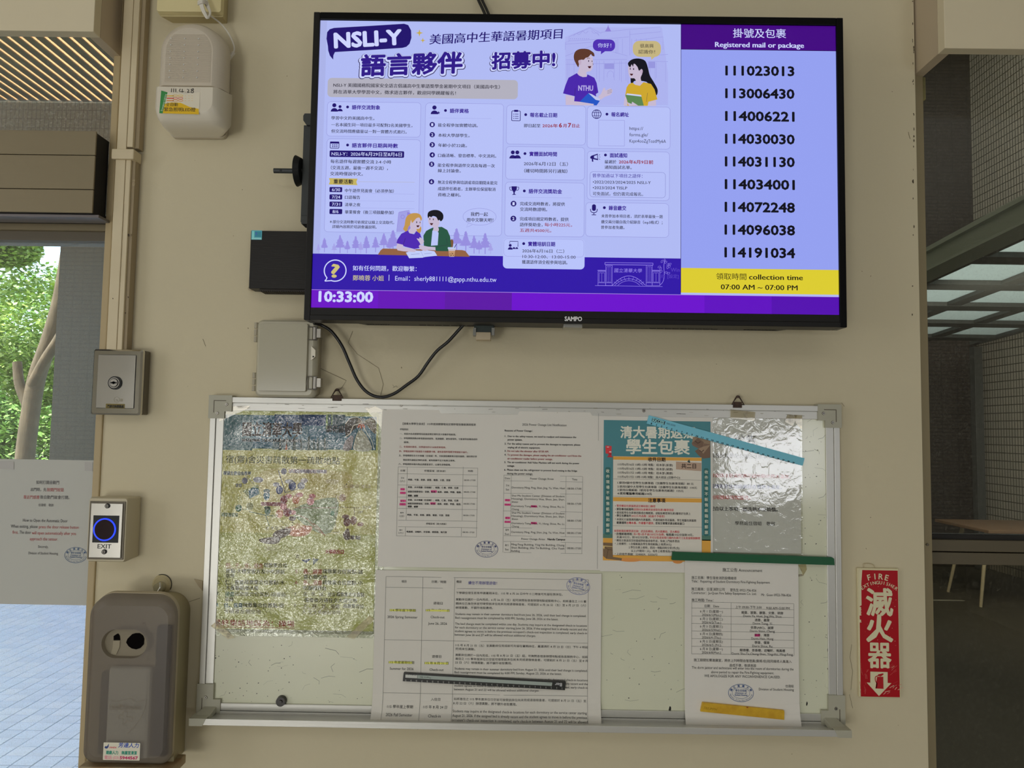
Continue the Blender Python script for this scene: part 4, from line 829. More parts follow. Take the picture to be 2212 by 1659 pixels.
for sx, x in ((1, bx0), (-1, bx1)):
    for sz, z in ((-1, bz1), (1, bz0 + .004)):
        h = cs if sz < 0 else .055
        q = [(x - sx * .003, z - sz * .003), (x + sx * cs, z - sz * .003), (x + sx * cs, z + sz * .0275), (x + sx * .0275, z + sz * .0275), (x + sx * .0275, z + sz * h), (x - sx * .003, z + sz * h)]
        if sx * sz > 0: q = q[::-1]
        b = MB(); b.prism(q, .001, .0185)
        q2 = [(x + sx * .008, z + sz * .008), (x + sx * .03, z + sz * .008), (x + sx * .03, z + sz * .0065), (x + sx * .0065, z + sz * .0065), (x + sx * .0065, z + sz * .03), (x + sx * .008, z + sz * .03)]
        b.prism(q2, .0184, .0188, M_rub)
        cp = b.build('corner_cap', M_cap, wb)
        for rx, rz in ((.031, .014), (.014, .031)):
            if sz > 0 and rx > .02: continue
            r = MB().cyl((x + sx * rx, -.0186, z + sz * rz), (x + sx * rx, -.0198, z + sz * rz), .0032, .0026, n=14, m=M_st); r.cyl((x + sx * rx, -.0199, z + sz * rz), (x + sx * rx, -.0195, z + sz * rz), .001, n=8, m=M_blk); r.build('rivet', M_st, cp)
tz = W(1200, 1575, .055)[1]; tx0 = W(412, 1560, .05)[0]; tx1 = W(1836, 1580, .05)[0]
b = MB(); b.box(tx0 + .01, tx1 - .01, -.055, -.010, tz - .0005, tz + .0015); b.box(tx0 + .01, tx1 - .01, -.057, -.0545, tz - .004, tz + .0075); b.box(tx0 + .01, tx1 - .01, -.012, -.009, tz, tz + .012); b.build('pen_tray', M_al, wb, bevel=.0006)
for s, x in ((1, tx0), (-1, tx1)):
    b = MB(); q = [(x, tz - .005), (x, tz + .008), (x + s * .03, tz + .008), (x + s * .024, tz - .005)]
    b.prism(q if s < 0 else q[::-1], .03, .058); xa, xb = sorted((x + s * .002, x + s * .03)); b.add([(x + s * .002, -.045, tz + .007), (x + s * .03, -.045, tz + .007), (x + s * .034, -.008, tz + .018), (x + s * .014, -.008, tz + .018), (x + s * .002, -.045, tz - .004), (x + s * .03, -.045, tz - .004), (x + s * .034, -.008, tz + .008), (x + s * .014, -.008, tz + .008)], [(0, 1, 2, 3), (7, 6, 5, 4), (0, 4, 5, 1), (1, 5, 6, 2), (2, 6, 7, 3), (3, 7, 4, 0)]); b.build('tray_end_cap', M_cap, wb, bevel=.0008)
for px, py in ((866, 875), (1391, 887)):
    x, z = W(px, py, .0155); r = MB().cyl((x, -.015, z), (x, -.0166, z), .0034, .003, n=14, m=M_st); r.cyl((x, -.0167, z), (x, -.0164, z), .0011, n=8, m=M_blk); r.build('screw', M_st, wb)
# scratches and marker dots on enamel
sk = Canvas(.0119, rough=.5)
for _ in range(150):
    reg = random.choice(((1300, 1240, 1478, 1525), (1728, 1240, 1808, 1520), (1738, 900, 1790, 1190), (455, 1385, 800, 1525), (460, 1400, 560, 1520)))
    x, y = random.uniform(reg[0], reg[2]), random.uniform(reg[1], reg[3]); r = random.uniform(.4, 1.3)
    sk.ell(x, y, r * random.uniform(.7, 1.6), r, random.choice([(40, 42, 38), (80, 82, 72), (110, 112, 98)]), 0, rot=random.uniform(0, 90), n=6)
for _ in range(60):
    reg = random.choice(((1300, 1240, 1478, 1525), (1728, 1240, 1808, 1520), (1738, 900, 1790, 1190), (455, 1385, 800, 1525)))
    x, y = random.uniform(reg[0], reg[2]), random.uniform(reg[1], reg[3]); a = random.uniform(0, 6.28); l = random.uniform(4, 26)
    sk.line([(x, y), (x + l * math.cos(a), y + l * math.sin(a) * .5), (x + l * 1.6 * math.cos(a + .3), y + l * .8 * math.sin(a + .3))], random.uniform(.3, .8), random.choice([(90, 94, 82), (120, 122, 105), (70, 72, 64)]), 0)
for x, y, rx, ry in ((1791, 1405, 5, 7), (1792, 1411, 3, 10), (1795, 1342, 3, 8), (1791, 1446, 4, 4), (1789, 1252, 2, 9), (1792, 1282, 4, 6), (1447, 1532, 3, 7), (469, 1518, 8, 4), (1796, 1480, 3, 4), (1743, 1520, 2, 5)):
    sk.blob([(x + rx * random.uniform(.6, 1.2) * math.cos(k * .9), y + ry * random.uniform(.6, 1.2) * math.sin(k * .9)) for k in range(7)], (22, 22, 20), .5)
for _ in range(40):
    y = random.uniform(905, 1500); x = 1788.5 + (y - 1200) * .008; sk.ell(x, y, random.uniform(.5, 1.6), random.uniform(.8, 2.5), (26, 24, 22) if random.random() < .8 else (130, 30, 28), .5, n=6)
tag(sk.build('scratches', wb), 'dark scratches and marker specks', kind='stuff')
fk = Canvas(.0171, rough=.6)
for _ in range(46):
    x = random.uniform(500, 1770); y0 = 868 + (x - 500) * .0165 + random.uniform(-1, 13); fk.line([(x, y0), (x + random.uniform(1, 14), y0 + random.uniform(-.8, .8))], random.uniform(.3, .9), random.choice([(70, 66, 55), (110, 104, 85), (45, 42, 36)]), 0)
tag(fk.build('scuff_marks', wb), 'dark scuffs along the top rail', kind='stuff')
# triangular hangers
M_rust = mat('dark_rusty_steel', (.045, .028, .022), .6, metal=.4, noise=(200, .2, (.09, .05, .03)))
for i, (px, py) in enumerate(((728, 851), (1594, 866))):
    hk = thing('board_hanger', ('rusty triangular hanger at the top left of the whiteboard', 'rusty triangular hanger at the top right of the whiteboard')[i], 'hanger', (W(px, py)[0], -.01, W(px, py + 14)[1]), 'hangers on the top rail of the whiteboard')
    g = lambda x, y, d: (W(px + x, py + y, d)[0], -d, W(px + x, py + y, d)[1])
    MB().tube([g(-2, -10, .016), g(-13, 7, .018), g(13, 8, .018), g(2, -10, .016), g(-2, -10, .016)], .0016, n=8, sub=1).build('triangle_ring', M_rust, hk)
    MB().boxpx(px - 10, py + 2, px + 9, py + 15, .017, .0195).build('clip', M_rust, hk, bevel=.0006)
    MB().cyl(g(0, -9, 0), g(0, -9, .02), .0028, n=10).build('screw', M_rust, hk)
# ================================================================ papers
PAPER = (166, 163, 156)
M_pap = mat('white_paper', seen(PAPER), .75, spec=.2, bump=(14, .35, (1, 1, 1), .002))
M_pap2 = mat('white_paper_wavy', seen((163, 160, 152)), .75, spec=.2, bump=(7, .5, (1, 1, 1), .003))
INK = (38, 38, 38); INKR = (112, 42, 44); PINK = (205, 60, 110); TLN = (70, 70, 68)
M_lam = mat('laminated_sheet', seen((160, 165, 130)), .5, coat=1, bump=(55, .5, (1, 1, 1), .0012))
P1 = (820, 880, 8.508); P2 = (1060, 880, 8.508); P3 = (820, 1050, 8.508); P4 = (1060, 1050, 8.508)
# ---- power outage sheet (left Chinese, right English)
OD = .0152
pn = thing('power_outage_notice', 'large white two-page power outage notice, Chinese left and English right', 'notice', (W(1060, 1060, OD)[0], -OD, W(1060, 1228, OD)[1]))
def warp_o(x, z): return .0006 * math.sin(x * 22) + .0005 * math.sin(z * 17 + 1)
sheet('paper', 825, 884, 1297, 1232, OD, M_pap, pn, warp_o)
c = Canvas(OD + .0003, warp=warp_o)
c.frame(*P1)
for t, x, y, x1, em, cl in (('【清華大學學生宿舍】 115年度高壓變電站定期停電保養檢測排程表', 425, 320, 1770, 46, INK), ('停電原因：', 375, 420, 535, 38, INK), ('一、校區內各高壓變電站設施設備定期年度大保養停電檢測。', 372, 502, 1402, 38, INK),
    ('二、停電期間請務必將電器插頭拔除、電源關閉，避免復電時，可能會對設備造成的', 370, 583, 1795, 38, INK), ('損壞。', 445, 658, 545, 38, INK), ('三、有電梯的齋舍，同學請勿於07:50後搭乘電梯。', 365, 740, 1220, 38, INKR),
    ('四、停電前請將冷氣儲值卡抽離讀卡機，避免復電時電壓沖壞儲值卡晶片。', 362, 822, 1622, 38, INKR), ('五、停電範圍包含水木餐廳（住宿組）時，冷氣儲值機將無法提供服務，請同學於停', 355, 900, 1788, 38, INK),
    ('電前預先儲值足夠的金額，避免餘額不足冷氣無法使用。', 433, 982, 1390, 38, INK), ('六、停電期間冰箱內物品請盡量清空，以避免食物腐壞。', 350, 1058, 1308, 38, INK)):
    c.T(t, x, y, x1, em, cl, 2, bold=.012)
c.frame(0, 0, 1)
def py1(v, o=880): return o + v / 8.508
c.table([820 + v / 8.508 for v in (343, 1803)], [py1(1093), py1(915, 1050)], .45, TLN)
for v, o in ((1218, 880), (1425, 880), (200, 1050), (410, 1050), (625, 1050), (745, 1050)): c.h(860, py1(v, o), 1031.5, .45, TLN)
for v in (510, 1535): c.v(820 + v / 8.508, py1(1093), py1(625, 1050) + (1 if v > 600 else 0), .45, TLN); c.v(820 + v / 8.508 - 4, py1(745, 1050) + .6 + (2 if v > 600 else 0), py1(915, 1050) + (1 if v > 600 else .4), .45, TLN)
c.frame(*P1)
A7 = '明齋、平齋、善齋、靜齋、雅齋、文齋、慧齋'; A8 = '華齋、水木餐廳（住宿組）、碩齋、仁齋、實齋、信齋'; A9 = '誠義清齋變電站：清齋、新齋、義齋、鴻齋、學齋、儒齋、'; TM = '08:00-17:00'
for t, x, y, x1, b_ in (('日期', 388, 1178, 468, .01), ('停電區域（校本部）', 820, 1183, 1212, .01), ('時間', 1625, 1187, 1712, .01), ('7/4', 392, 1310, 450, 0), ('（六）', 376, 1373, 466, 0), (A7, 525, 1345, 1300, .03), (TM, 1550, 1350, 1760, 0), (A8, 522, 1483, 1448, .03), (A9, 520, 1563, 1505, .03), ('禮齋、誠齋', 520, 1638, 706, .03), (TM, 1547, 1568, 1757, 0)):
    c.T(t, x, y, x1, 38, INK, 2, bold=b_)
for r in ((383, 1483, 463, 1525), (378, 1550, 480, 1592), (943, 1523, 1050, 1566)): c.rrect(*r, 8, PINK, 1)
c.T('7/5', 392, 1518, 452, 38, (120, 20, 60), 2); c.T('（日）', 384, 1588, 470, 36, (120, 20, 60), 2)
c.frame(*P3)
for r in ((382, 250, 483, 290), (368, 310, 482, 356), (932, 298, 1028, 340)): c.rrect(*r, 8, PINK, 1)
for t, x, y, x1, b_ in (('8/2', 388, 287, 448, 0), ('（日）', 374, 350, 465, 0), (A8, 520, 270, 1447, .03), (A9, 517, 336, 1500, .03), ('禮齋、誠齋', 517, 392, 704, .03), (TM, 1540, 340, 1752, 0), ('8/9', 382, 502, 440, 0), ('（日）', 362, 568, 452, 0), (A7, 510, 545, 1283, .03), (TM, 1534, 551, 1745, 0), ('停電區域（南大校區）', 852, 708, 1228, .01), ('8/1', 365, 820, 417, 0), ('（六）', 348, 878, 436, 0), ('鳴鳳樓、迎曦軒、崇善樓、樹德樓、掬月齋', 495, 855, 1235, .02), (TM, 1524, 862, 1740, 0)):
    c.T(t, x, y, x1, 38, INK, 2, bold=b_)
c.stamp(1965, 1160, 205, 147, (48, 54, 92), 2)
c.frame(*P2)
for t, x, y, x1, em, cl, b_ in (('2026 Power Outage List Notification', 580, 335, 1393, 60, INK, 0), ('Reasons of Power Outage：', 258, 445, 770, 48, INK, .03), ('1.', 260, 545, 288, 46, INK, .02), ('Due to the safety reason, we need to readjust and maintenance the', 313, 545, 1570, 47, INK, .025), ('power system.', 312, 608, 580, 47, INK, .025),
    ('2.', 254, 683, 286, 46, INK, .02), ('For the safety reason and to prevent the damages to equipment, please', 312, 683, 1645, 47, INK, .025), ('unplug all of electric equipment.', 312, 750, 910, 47, INK, .025), ('3.', 254, 815, 286, 46, INK, .02), ('Do not take the elevator after 07:50 AM.', 306, 817, 1066, 47, INKR, .025),
    ('4.', 252, 885, 284, 46, INK, .02), ('To prevent the damages, please unplug the air-conditioner card from the', 306, 887, 1663, 47, INKR, .025), ('air-conditioner reader before power outage.', 306, 955, 1135, 47, INKR, .025), ('5.', 250, 1023, 282, 46, INK, .02), ('The air-conditioner Add Value Machine will not work during the power', 304, 1023, 1627, 47, INK, .025), ('outage.', 303, 1088, 438, 47, INK, .025),
    ('6.', 247, 1162, 280, 46, INK, .02), ('Please clean out the refrigerator to prevent food rotting in the fridge', 302, 1162, 1587, 47, INK, .025), ('during the power outage.', 300, 1230, 775, 47, INK, .025), ('Date', 262, 1318, 355, 50, INK, 0), ('Power Outage Areas', 725, 1325, 1155, 52, INK, 0), ('Time', 1492, 1340, 1590, 52, INK, 0),
    ('7/4', 280, 1452, 338, 48, INK, 0), ('Sat', 277, 1525, 340, 48, INK, 0), ('Dormitory Ming, Ping, Shan, Jing, Ya, Wen, Huei', 388, 1488, 1360, 50, INK, 0), (TM, 1408, 1508, 1665, 50, INK, 0)): c.T(t, x, y, x1, em, cl, 2, bold=b_)
c.frame(0, 0, 1)
for v in (245, 1688): c.v(1060 + v / 8.508, py1(1245) + (3 if v > 900 else 0), py1(1218, 1050) + (2.5 if v > 900 else 0), .45, TLN)
for v, o in ((1245, 880), (1348, 880), (1575, 880), (455, 1050), (762, 1050), (912, 1050), (1017, 1050), (1218, 1050)): c.h(1088, py1(v, o), 1258, .45, TLN)
for v, e_ in ((378, .4), (1385, 2.5)): c.v(1060 + v / 8.508, py1(1245) + e_, py1(912, 1050) + e_, .45, TLN); c.v(1060 + v / 8.508 - 1.5, py1(1017, 1050) + e_, py1(1218, 1050) + e_, .45, TLN)
c.frame(*P4)
for k, dy in ((0, 0), (1, 311)):
    for t, y, x1 in (('Shui Mu Student Center (Division of Student', 190, 1358), ('Housing), Dormitory Hua, Shuo, Jen, Shyr,', 248, 1358), ('Shinn', 306, 500), ('Dormitory Tsing, Hsin, Yi, Hung, Shiue, Ru, Li,', 382, 1355), ('Cheng', 441, 518)): c.T(t, 385, y + dy + (4 if k else 0), x1, 48, INK, 2)
    c.rrect(738, 352 + dy * .99, 848, 392 + dy * .99, 6, PINK, 1); c.T('Hsin,', 745, 384 + dy * .99, 838, 46, (90, 10, 40), 2.5, bold=.02)
    c.rrect(260 + 6 * k, 238 + dy * 1.05, 356, 280 + dy * 1.05, 6, PINK, 1); c.rrect(253, 322 + dy * 1.02, 366, 360 + dy * 1.02, 6, PINK, 1)
    c.T(('7/5', '8/2')[k], 275, 276 + dy * 1.04, 338, 46, (110, 20, 50), 2); c.T('Sun', 264, 354 + dy * 1.02, 345, 46, (110, 20, 50), 2); c.T(TM, 1405, 340 + dy, 1663, 50, INK, 2)
for t, x, y, x1, b_ in (('8/9', 272, 823, 330, 0), ('Sun', 260, 898, 338, 0), ('Dormitory Ming, Ping, Shan, Jing, Ya, Wen, Huei', 383, 860, 1355, 0), (TM, 1403, 878, 1660, 0), ('Power Outage Areas', 562, 986, 993, 0), ('Nanda Campus', 1044, 992, 1367, .03), ('8/1', 265, 1103, 323, 0), ('Sat', 262, 1180, 330, 0), ('Ming Feng Building, Ying Hsi Building, Chung', 378, 1088, 1353, 0), ('Shan Building, Shu Te Building, Chu Yueh', 378, 1148, 1353, 0), ('Building', 375, 1207, 535, 0), (TM, 1403, 1158, 1660, 0)): c.T(t, x, y, x1, 49, INK, 2, bold=b_)
c.frame(0, 0, 1); c.v(1293, 893, 1229, .6, (95, 95, 92), 1)
c.build('printing', pn)
# ---- check-out schedule sheet, bottom edge curling into the tray
SD = .0142
zc0 = W(1050, 1500, SD)[1]
def warp_s(x, z):
    t = max(0, zc0 - z); return .0006 * math.sin(x * 15 + z * 9) + 9 * t * t + (.0018 * math.exp(-((x + z * .55 - .60) / .03) ** 2))
ps = thing('dormitory_schedule_notice', 'large white dormitory check-out schedule with highlighted dates, bottom curling into the tray', 'notice', (W(1050, 1400, SD)[0], -SD, W(1050, 1560, SD)[1]))
sheet('paper', 812, 1231, 1297, 1567, SD, M_pap2, ps, warp_s, n=28)
c = Canvas(SD + .0003, warp=warp_s)
S1 = (800, 1220, 8.508); S3 = (800, 1390, 8.508); OX = 240 * 8.508
c.frame(0, 0, 1)
X = [c.w(800 + v / 8.508, 1220 + 215 / 8.508)[0] for v in (290, 968, 1553, OX + 1965)]
Z = [c.w(834, 1220 + 213 / 8.508)[1], c.w(834, 1220 + 411 / 8.508)[1], c.w(828, 1220 + 1375 / 8.508)[1], c.w(826, 1390 + 903 / 8.508)[1], c.w(822, 1562)[1]]
for x in X: 
    n = 12
    c.stroke_([(x, Z[0] + (Z[4] - Z[0]) * i / n) for i in range(n + 1)], .5 * c.u(), TLN, 1)
for z in Z[:4]: c.stroke_([(X[0] + (X[3] - X[0]) * i / 8, z) for i in range(9)], .5 * c.u(), TLN, 1)
YL = (196, 200, 84)
c.frame(*S1)
for r in ((358, 815, 833, 858), (1018, 820, 1455, 860)): c.rect(*r, YL, 1)
for t, x, y, x1, em, cl in (('項目', 570, 328, 662, 50, INK), ('日期／時間', 1130, 332, 1392, 50, INK), ('備註', 1580, 332, 1680, 50, INK), ('續住不用辦理退宿！', 1798, 362, OX + 285, 66, (46, 44, 110)), ('退宿日', 1158, 730, 1328, 55, INK), ('114 學年度下學期', 358, 857, 833, 56, (60, 62, 20)), ('115 年 6 月 26 日', 1018, 858, 1453, 56, (60, 62, 20)), ('2026 Spring Semester', 315, 976, 868, 62, INK), ('Check-out', 1108, 980, 1363, 62, INK), ('June 26, 2026', 1062, 1097, 1408, 62, INK)): c.T(t, x, y, x1, em, cl, 2)
EN1 = 'Students may remain in their summer dormitory bed from June 26, 2026, until their bed change is completed.'
for t, x, y, x1 in (('下學期住宿生若有申請暑期床位，115 年 6 月 26 日中午十二時後可先留在原床位。', 1575, 535, 1492), ('異動床位請於一日內完成，6 月 26 日（五）起可詢問各宿舍辦理地點或服務中心，如將進住之 115 暑', 1572, 655, 1925),
    ('期床位已為空床並可接受該床位尚未完成退宿檢查者，可提前於 6 月 26 日（五）至 6 月 27 日（六）', 1570, 730, 1918), ('辦理異動，不額外收取費用。', 1567, 806, 212)): c.T(t, x, y, OX + x1, 47, INK, 2)
def en(rows):
    for t, x, y, x1 in rows: c.T(t, x, y, OX + x1, 55, INK, 2)
CK = 'The bed change must be completed within one day. Students may inquire at the designated check-in locations'
EC = "student agrees to move in before the previous occupant's check-out inspection is completed, early check-in"
en(((EN1, 1562, 918, 1922), ('Bed reassignment must be completed by 4:00 PM, Sunday, June 28, 2026 at the latest.', 1560, 988, 1412), (CK, 1557, 1098, 1938), ('for each dormitory or the service center starting June 26, 2026. If the assigned bed is already vacant and the', 1555, 1166, 1938), (EC, 1553, 1234, 1938), ('between June 26 and 27 will be allowed without additional charges.', 1550, 1300, 1000)))
for t, y, x1 in (('115 年 8 月 21 日（五）至異動床位完成前可先留在暑期床位，最遲須於 8 月 23 日（日）下午 4 時前', 1497, OX + 1955), ('完成床位異動。', 1565, 1928)): c.T(t, 1563, y, x1, 47, INK, 2)
c.stamp(OX + 1778, 392, 210, 150, (86, 92, 128), 2.6, rot=-9)
c.frame(*S3)
for r in ((338, 325, 770, 370), (998, 340, 1433, 384)): c.rect(*r, YL, 1)
for t, x, y, x1, em, cl in (('115 年度暑期住宿', 338, 367, 808, 56, (60, 62, 20)), ('退宿日', 1132, 262, 1303, 55, INK), ('115 年 8 月 21 日', 998, 382, 1433, 56, (60, 62, 20)), ('Summer for 2026', 357, 480, 793, 62, INK), ('Check-out', 1088, 500, 1345, 62, INK), ('入住日', 1115, 1045, 1285, 55, INK), ('115 學年度上學期', 318, 1165, 790, 56, INK), ('115 年 8 月 24 日', 978, 1172, 1413, 56, INK), ('2026 Fall Semester', 303, 1285, 788, 62, INK), ('Check-in', 1075, 1305, 1305, 62, INK), ('August 24, 2026', 985, 1400, 1395, 62, INK)): c.T(t, x, y, x1, em, cl, 2)
for t, x, y, x1 in (('異動床位請於一日內完成，115 年 8 月 21 日（五）起，可詢問各宿舍辦理地點或各區服務中心，如將', 1562, 230, 1952), ('進住之 115 學年度床位已空並可接受該床位尚未完成退宿檢查者，可提前於 8 月 21 日（五）至 8 月', 1560, 300, 1950), ('22 日（六）辦理異動，將不額外收取費用。', 1557, 368, 562), ('如將進住之 115 學年度床位已空並可接受該床位尚未完成退宿檢查者，可提前於 8 月 21 日（五）至', 1533, 1035, 1925), ('8 月 22 日（六）辦理異動，將不額外收取費用。', 1525, 1108, 648)): c.T(t, x, y, OX + x1, 47, INK, 2)
en(((EN1.replace('June 26, 2026,', 'August 21, 2026'), 1548, 478, 1950), ('Bed reassignment must be completed by 4:00 PM, Sunday, August 23, 2026 at the latest.', 1547, 545, 1475), (CK, 1545, 653, 1955), ('for each dormitory or the service center starting August 21, 2026. If the assigned bed is already vacant and the', 1543, 722, 1955), (EC, 1542, 790, 1953), ('between August 21 and 22 will be allowed without additional charges.', 1538, 858, 1060),
    ('Students may inquire at the designated check-in locations for each dormitory or the service center starting', 1520, 1230, 1928), ('August 21, 2026. If the assigned bed is already vacant and the student agrees to move in before the previous', 1517, 1298, 1930), ("occupant's check-out inspection is completed, early check-in between August 21 and 22 will be allowed", 1510, 1363, 1935), ('without additional charges.', 1510, 1422, 68)))
c.build('printing', ps)
# ---- laminated evacuation poster
ED = .0132
pe = thing('evacuation_poster', 'crinkled shiny laminated evacuation map poster, blue header over yellow-green', 'poster', (W(640, 1100, ED)[0], -ED, W(640, 1378, ED)[1]))
def lam_print(key, c): return mat('lam_' + key, seen(c), .45, coat=1, bump=(60, .55, (1, 1, 1), .0012))
M_film = glass_mat('laminate_film', (.93, .94, .90), dust=.0)
def lam_mat(key, bscale, strength):
    """clear glossy laminate with crumpled relief"""
    m = _m[key]; n = m.node_tree.nodes; L = m.node_tree.links
    g = [q for q in n if q.type == 'BSDF_GLOSSY'][0]; g.inputs['Roughness'].default_value = .07
    tc = n.new('ShaderNodeTexCoord'); a = n.new('ShaderNodeTexNoise'); a.inputs['Scale'].default_value = bscale; a.inputs['Detail'].default_value = 3; a.inputs['Distortion'].default_value = .8
    b_ = n.new('ShaderNodeTexNoise'); b_.inputs['Scale'].default_value = bscale * .09; b_.inputs['Detail'].default_value = 1
    ma = n.new('ShaderNodeMath'); ma.operation = 'MULTIPLY_ADD'; ma.inputs[1].default_value = 9; L.new(tc.outputs['Object'], a.inputs[0]); L.new(tc.outputs['Object'], b_.inputs[0])
    L.new(b_.outputs[0], ma.inputs[0]); L.new(a.outputs[0], ma.inputs[2])
    bp = n.new('ShaderNodeBump'); bp.inputs['Strength'].default_value = strength; bp.inputs['Distance'].default_value = .0011; L.new(ma.outputs[0], bp.inputs['Height'])
    L.new(bp.outputs[0], g.inputs['Normal'])
    fr = [q for q in n if q.type == 'FRESNEL'][0]; fr.inputs[0].default_value = 1.62; L.new(bp.outputs[0], fr.inputs['Normal'])
lam_mat('laminate_film', 170, 1.0)
sheet('backing_paper', 476, 885, 806, 1364, ED, mat('poster_paper', seen((160, 160, 100)), .6), pe)
# the sheet leans: build printing in true plane coordinates
c = Canvas(ED + .0003)
G1 = (430, 840, 5.395); G2 = (430, 1130, 5.395)
c.frame(*G1)
c.rect(275, 298, 2060, 716, (66, 98, 120), 1)
for r, cl in (((275, 298, 620, 716), (78, 104, 116)), ((880, 298, 1200, 480), (40, 66, 104)), ((1200, 298, 1480, 430), (34, 58, 102)), ((1480, 298, 1700, 500), (48, 70, 84)), ((860, 590, 1500, 716), (70, 92, 104))): c.rect(*r, cl, 1.4)
for x, w_ in ((930, 30), (1010, 24), (1090, 40), (1180, 22), (1260, 36), (1370, 26), (1450, 30), (1330, 18)): c.poly([(x, 716), (x + w_, 716), (x + w_ * .8, 600 - w_ * 1.5), (x + w_ * .2, 610 - w_)], (58, 70, 72), 1.6)
c.poly([(1000, 710), (1018, 640), (1034, 710)], (150, 82, 60), 1.8)
c.rect(1480, 300, 1500, 470, (92, 118, 60), 1.7); c.rect(1545, 300, 1553, 420, (92, 118, 60), 1.7)
DKP = (52, 40, 48)
c.blob([(1700, 420), (1760, 350), (1850, 330), (1900, 400), (1800, 480), (1720, 560)], (70, 62, 62), 1.8); c.blob([(1920, 400), (1990, 340), (2060, 380), (2060, 520), (2020, 500), (1960, 430)], (104, 92, 80), 1.8)
c.blob([(1680, 712), (1700, 620), (1760, 550), (1800, 560), (1790, 640), (1760, 714)], (122, 112, 118), 1.8); c.blob([(1810, 714), (1820, 600), (1880, 480), (1960, 560), (2010, 714)], (146, 142, 132), 1.8)
for pts in ([(1890, 400), (1800, 430), (1760, 520), (1700, 560)], [(1900, 400), (1860, 340), (1760, 345), (1710, 410)], [(1900, 400), (1960, 360), (2040, 380)], [(1895, 410), (1960, 520), (2010, 600), (2040, 700)], [(1895, 410), (1830, 560), (1800, 700)], [(1890, 410), (1893, 530)]): c.curve(pts, 5, (176, 170, 150), 2.2)
for a in range(0, 360, 45): c.ell(1893 + 26 * math.cos(math.radians(a)), 385 + 26 * math.sin(math.radians(a)), 20, 9, (170, 150, 135), 2.3, rot=-a, n=10, wd=4)
for a in (60, 90, 120): c.ell(1893 + 52 * math.cos(math.radians(a)), 385 + 52 * math.sin(math.radians(a)), 30, 12, (178, 92, 70), 2.3, rot=-a, n=10)
c.T('國立清華大學', 507, 550, 1195, 178, DKP, 3, bold=.03)
c.T('NATIONAL TSING HUA UNIVERSITY', 505, 613, 1192, 52, DKP, 3, bold=.05)
c.T('繁花盛轉', 1480, 510, 1765, 92, (64, 54, 62), 3, bold=.01)
c.rect(262, 716, 2060, 1700, (170, 163, 104), .6)
c.T('宿(齋)舍災害疏散第一疏散地點', 312, 862, 1640, 96, (56, 66, 56), 3)
# map
BLU = (60, 70, 120); LAV = (120, 118, 140); RDD = (126, 60, 70); ORG = (176, 110, 80); GRN = (60, 96, 76); TEAL = (28, 84, 110); PNK = (178, 110, 120)
c.blob([(700, 1000), (1000, 920), (1500, 950), (1780, 1000), (1700, 1300), (1100, 1420), (760, 1300)], (178, 160, 110), 1)
c.blob([(1100, 1400), (1600, 1270), (1560, 1640), (1400, 1680), (1200, 1560)], (126, 136, 108), 1.3)
c.T('碩齋左側自由草坪', 285, 1003, 605, 48, (88, 96, 112), 3, bold=.04); c.rect(1045, 935, 1490, 985, (150, 130, 140), 1.8); c.T('人社院旁大草坪', 1055, 982, 1480, 46, LAV, 3, bold=.03); c.T('實齋', 425, 1145, 500, 46, (120, 118, 120), 3, bold=.03)
c.T('碩實齋道路', 258, 1487, 455, 48, (96, 110, 84), 3, bold=.04); c.rect(722, 1318, 960, 1365, (140, 92, 96), 1.8); c.T('大禮堂後方', 730, 1362, 955, 44, RDD, 3, bold=.03)
c.T('山腰交叉口', 1690, 1155, 1995, 46, (150, 130, 120), 3); c.T('二公寓門', 1830, 1452, 1912, 34, (100, 90, 76), 3); c.T('文三館', 1905, 1395, 2002, 36, (100, 90, 76), 3); c.T('大禮', 845, 1500, 920, 46, (80, 86, 66), 3); c.T('水木生活中心', 772, 1645, 1100, 50, (84, 76, 70), 3); c.T('小吃部', 1205, 1645, 1295, 46, (150, 110, 90), 3)
for pts, w_, cl in (([(925, 950), (1005, 1210)], 8, BLU), ([(1005, 1210), (1200, 1150)], 5, BLU), ([(1010, 1200), (1100, 1100)], 5, (110, 110, 80)), ([(580, 1430), (770, 1470), (860, 1480)], 8, GRN), ([(775, 1470), (820, 1600)], 8, GRN), ([(930, 1520), (1080, 1640)], 6, (120, 120, 70)), ([(1095, 1385), (1590, 1385)], 5, (150, 90, 96)),
    ([(1600, 1230), (1590, 1640)], 5, (110, 92, 80)), ([(1590, 1375), (1880, 1388)], 5, (110, 92, 80)), ([(1810, 1380), (1812, 1480)], 6, (110, 92, 80)), ([(1110, 1460), (1250, 1510), (1340, 1600), (1440, 1690)], 5, (170, 90, 84)), ([(460, 1250), (455, 1340)], 5, (140, 150, 110)), ([(490, 1250), (492, 1330)], 5, (140, 150, 110)), ([(510, 1190), (600, 1270)], 6, (110, 110, 60)), ([(540, 1010), (640, 1110)], 4, LAV), ([(500, 1400), (600, 1410)], 5, GRN)): c.curve(pts, w_, cl, 2.2)
c.poly([(510, 1188), (690, 1115), (718, 1225), (590, 1280)], (108, 116, 64), 2); c.poly([(575, 1190), (625, 1150), (690, 1160), (700, 1225), (590, 1280)], TEAL, 2.3)
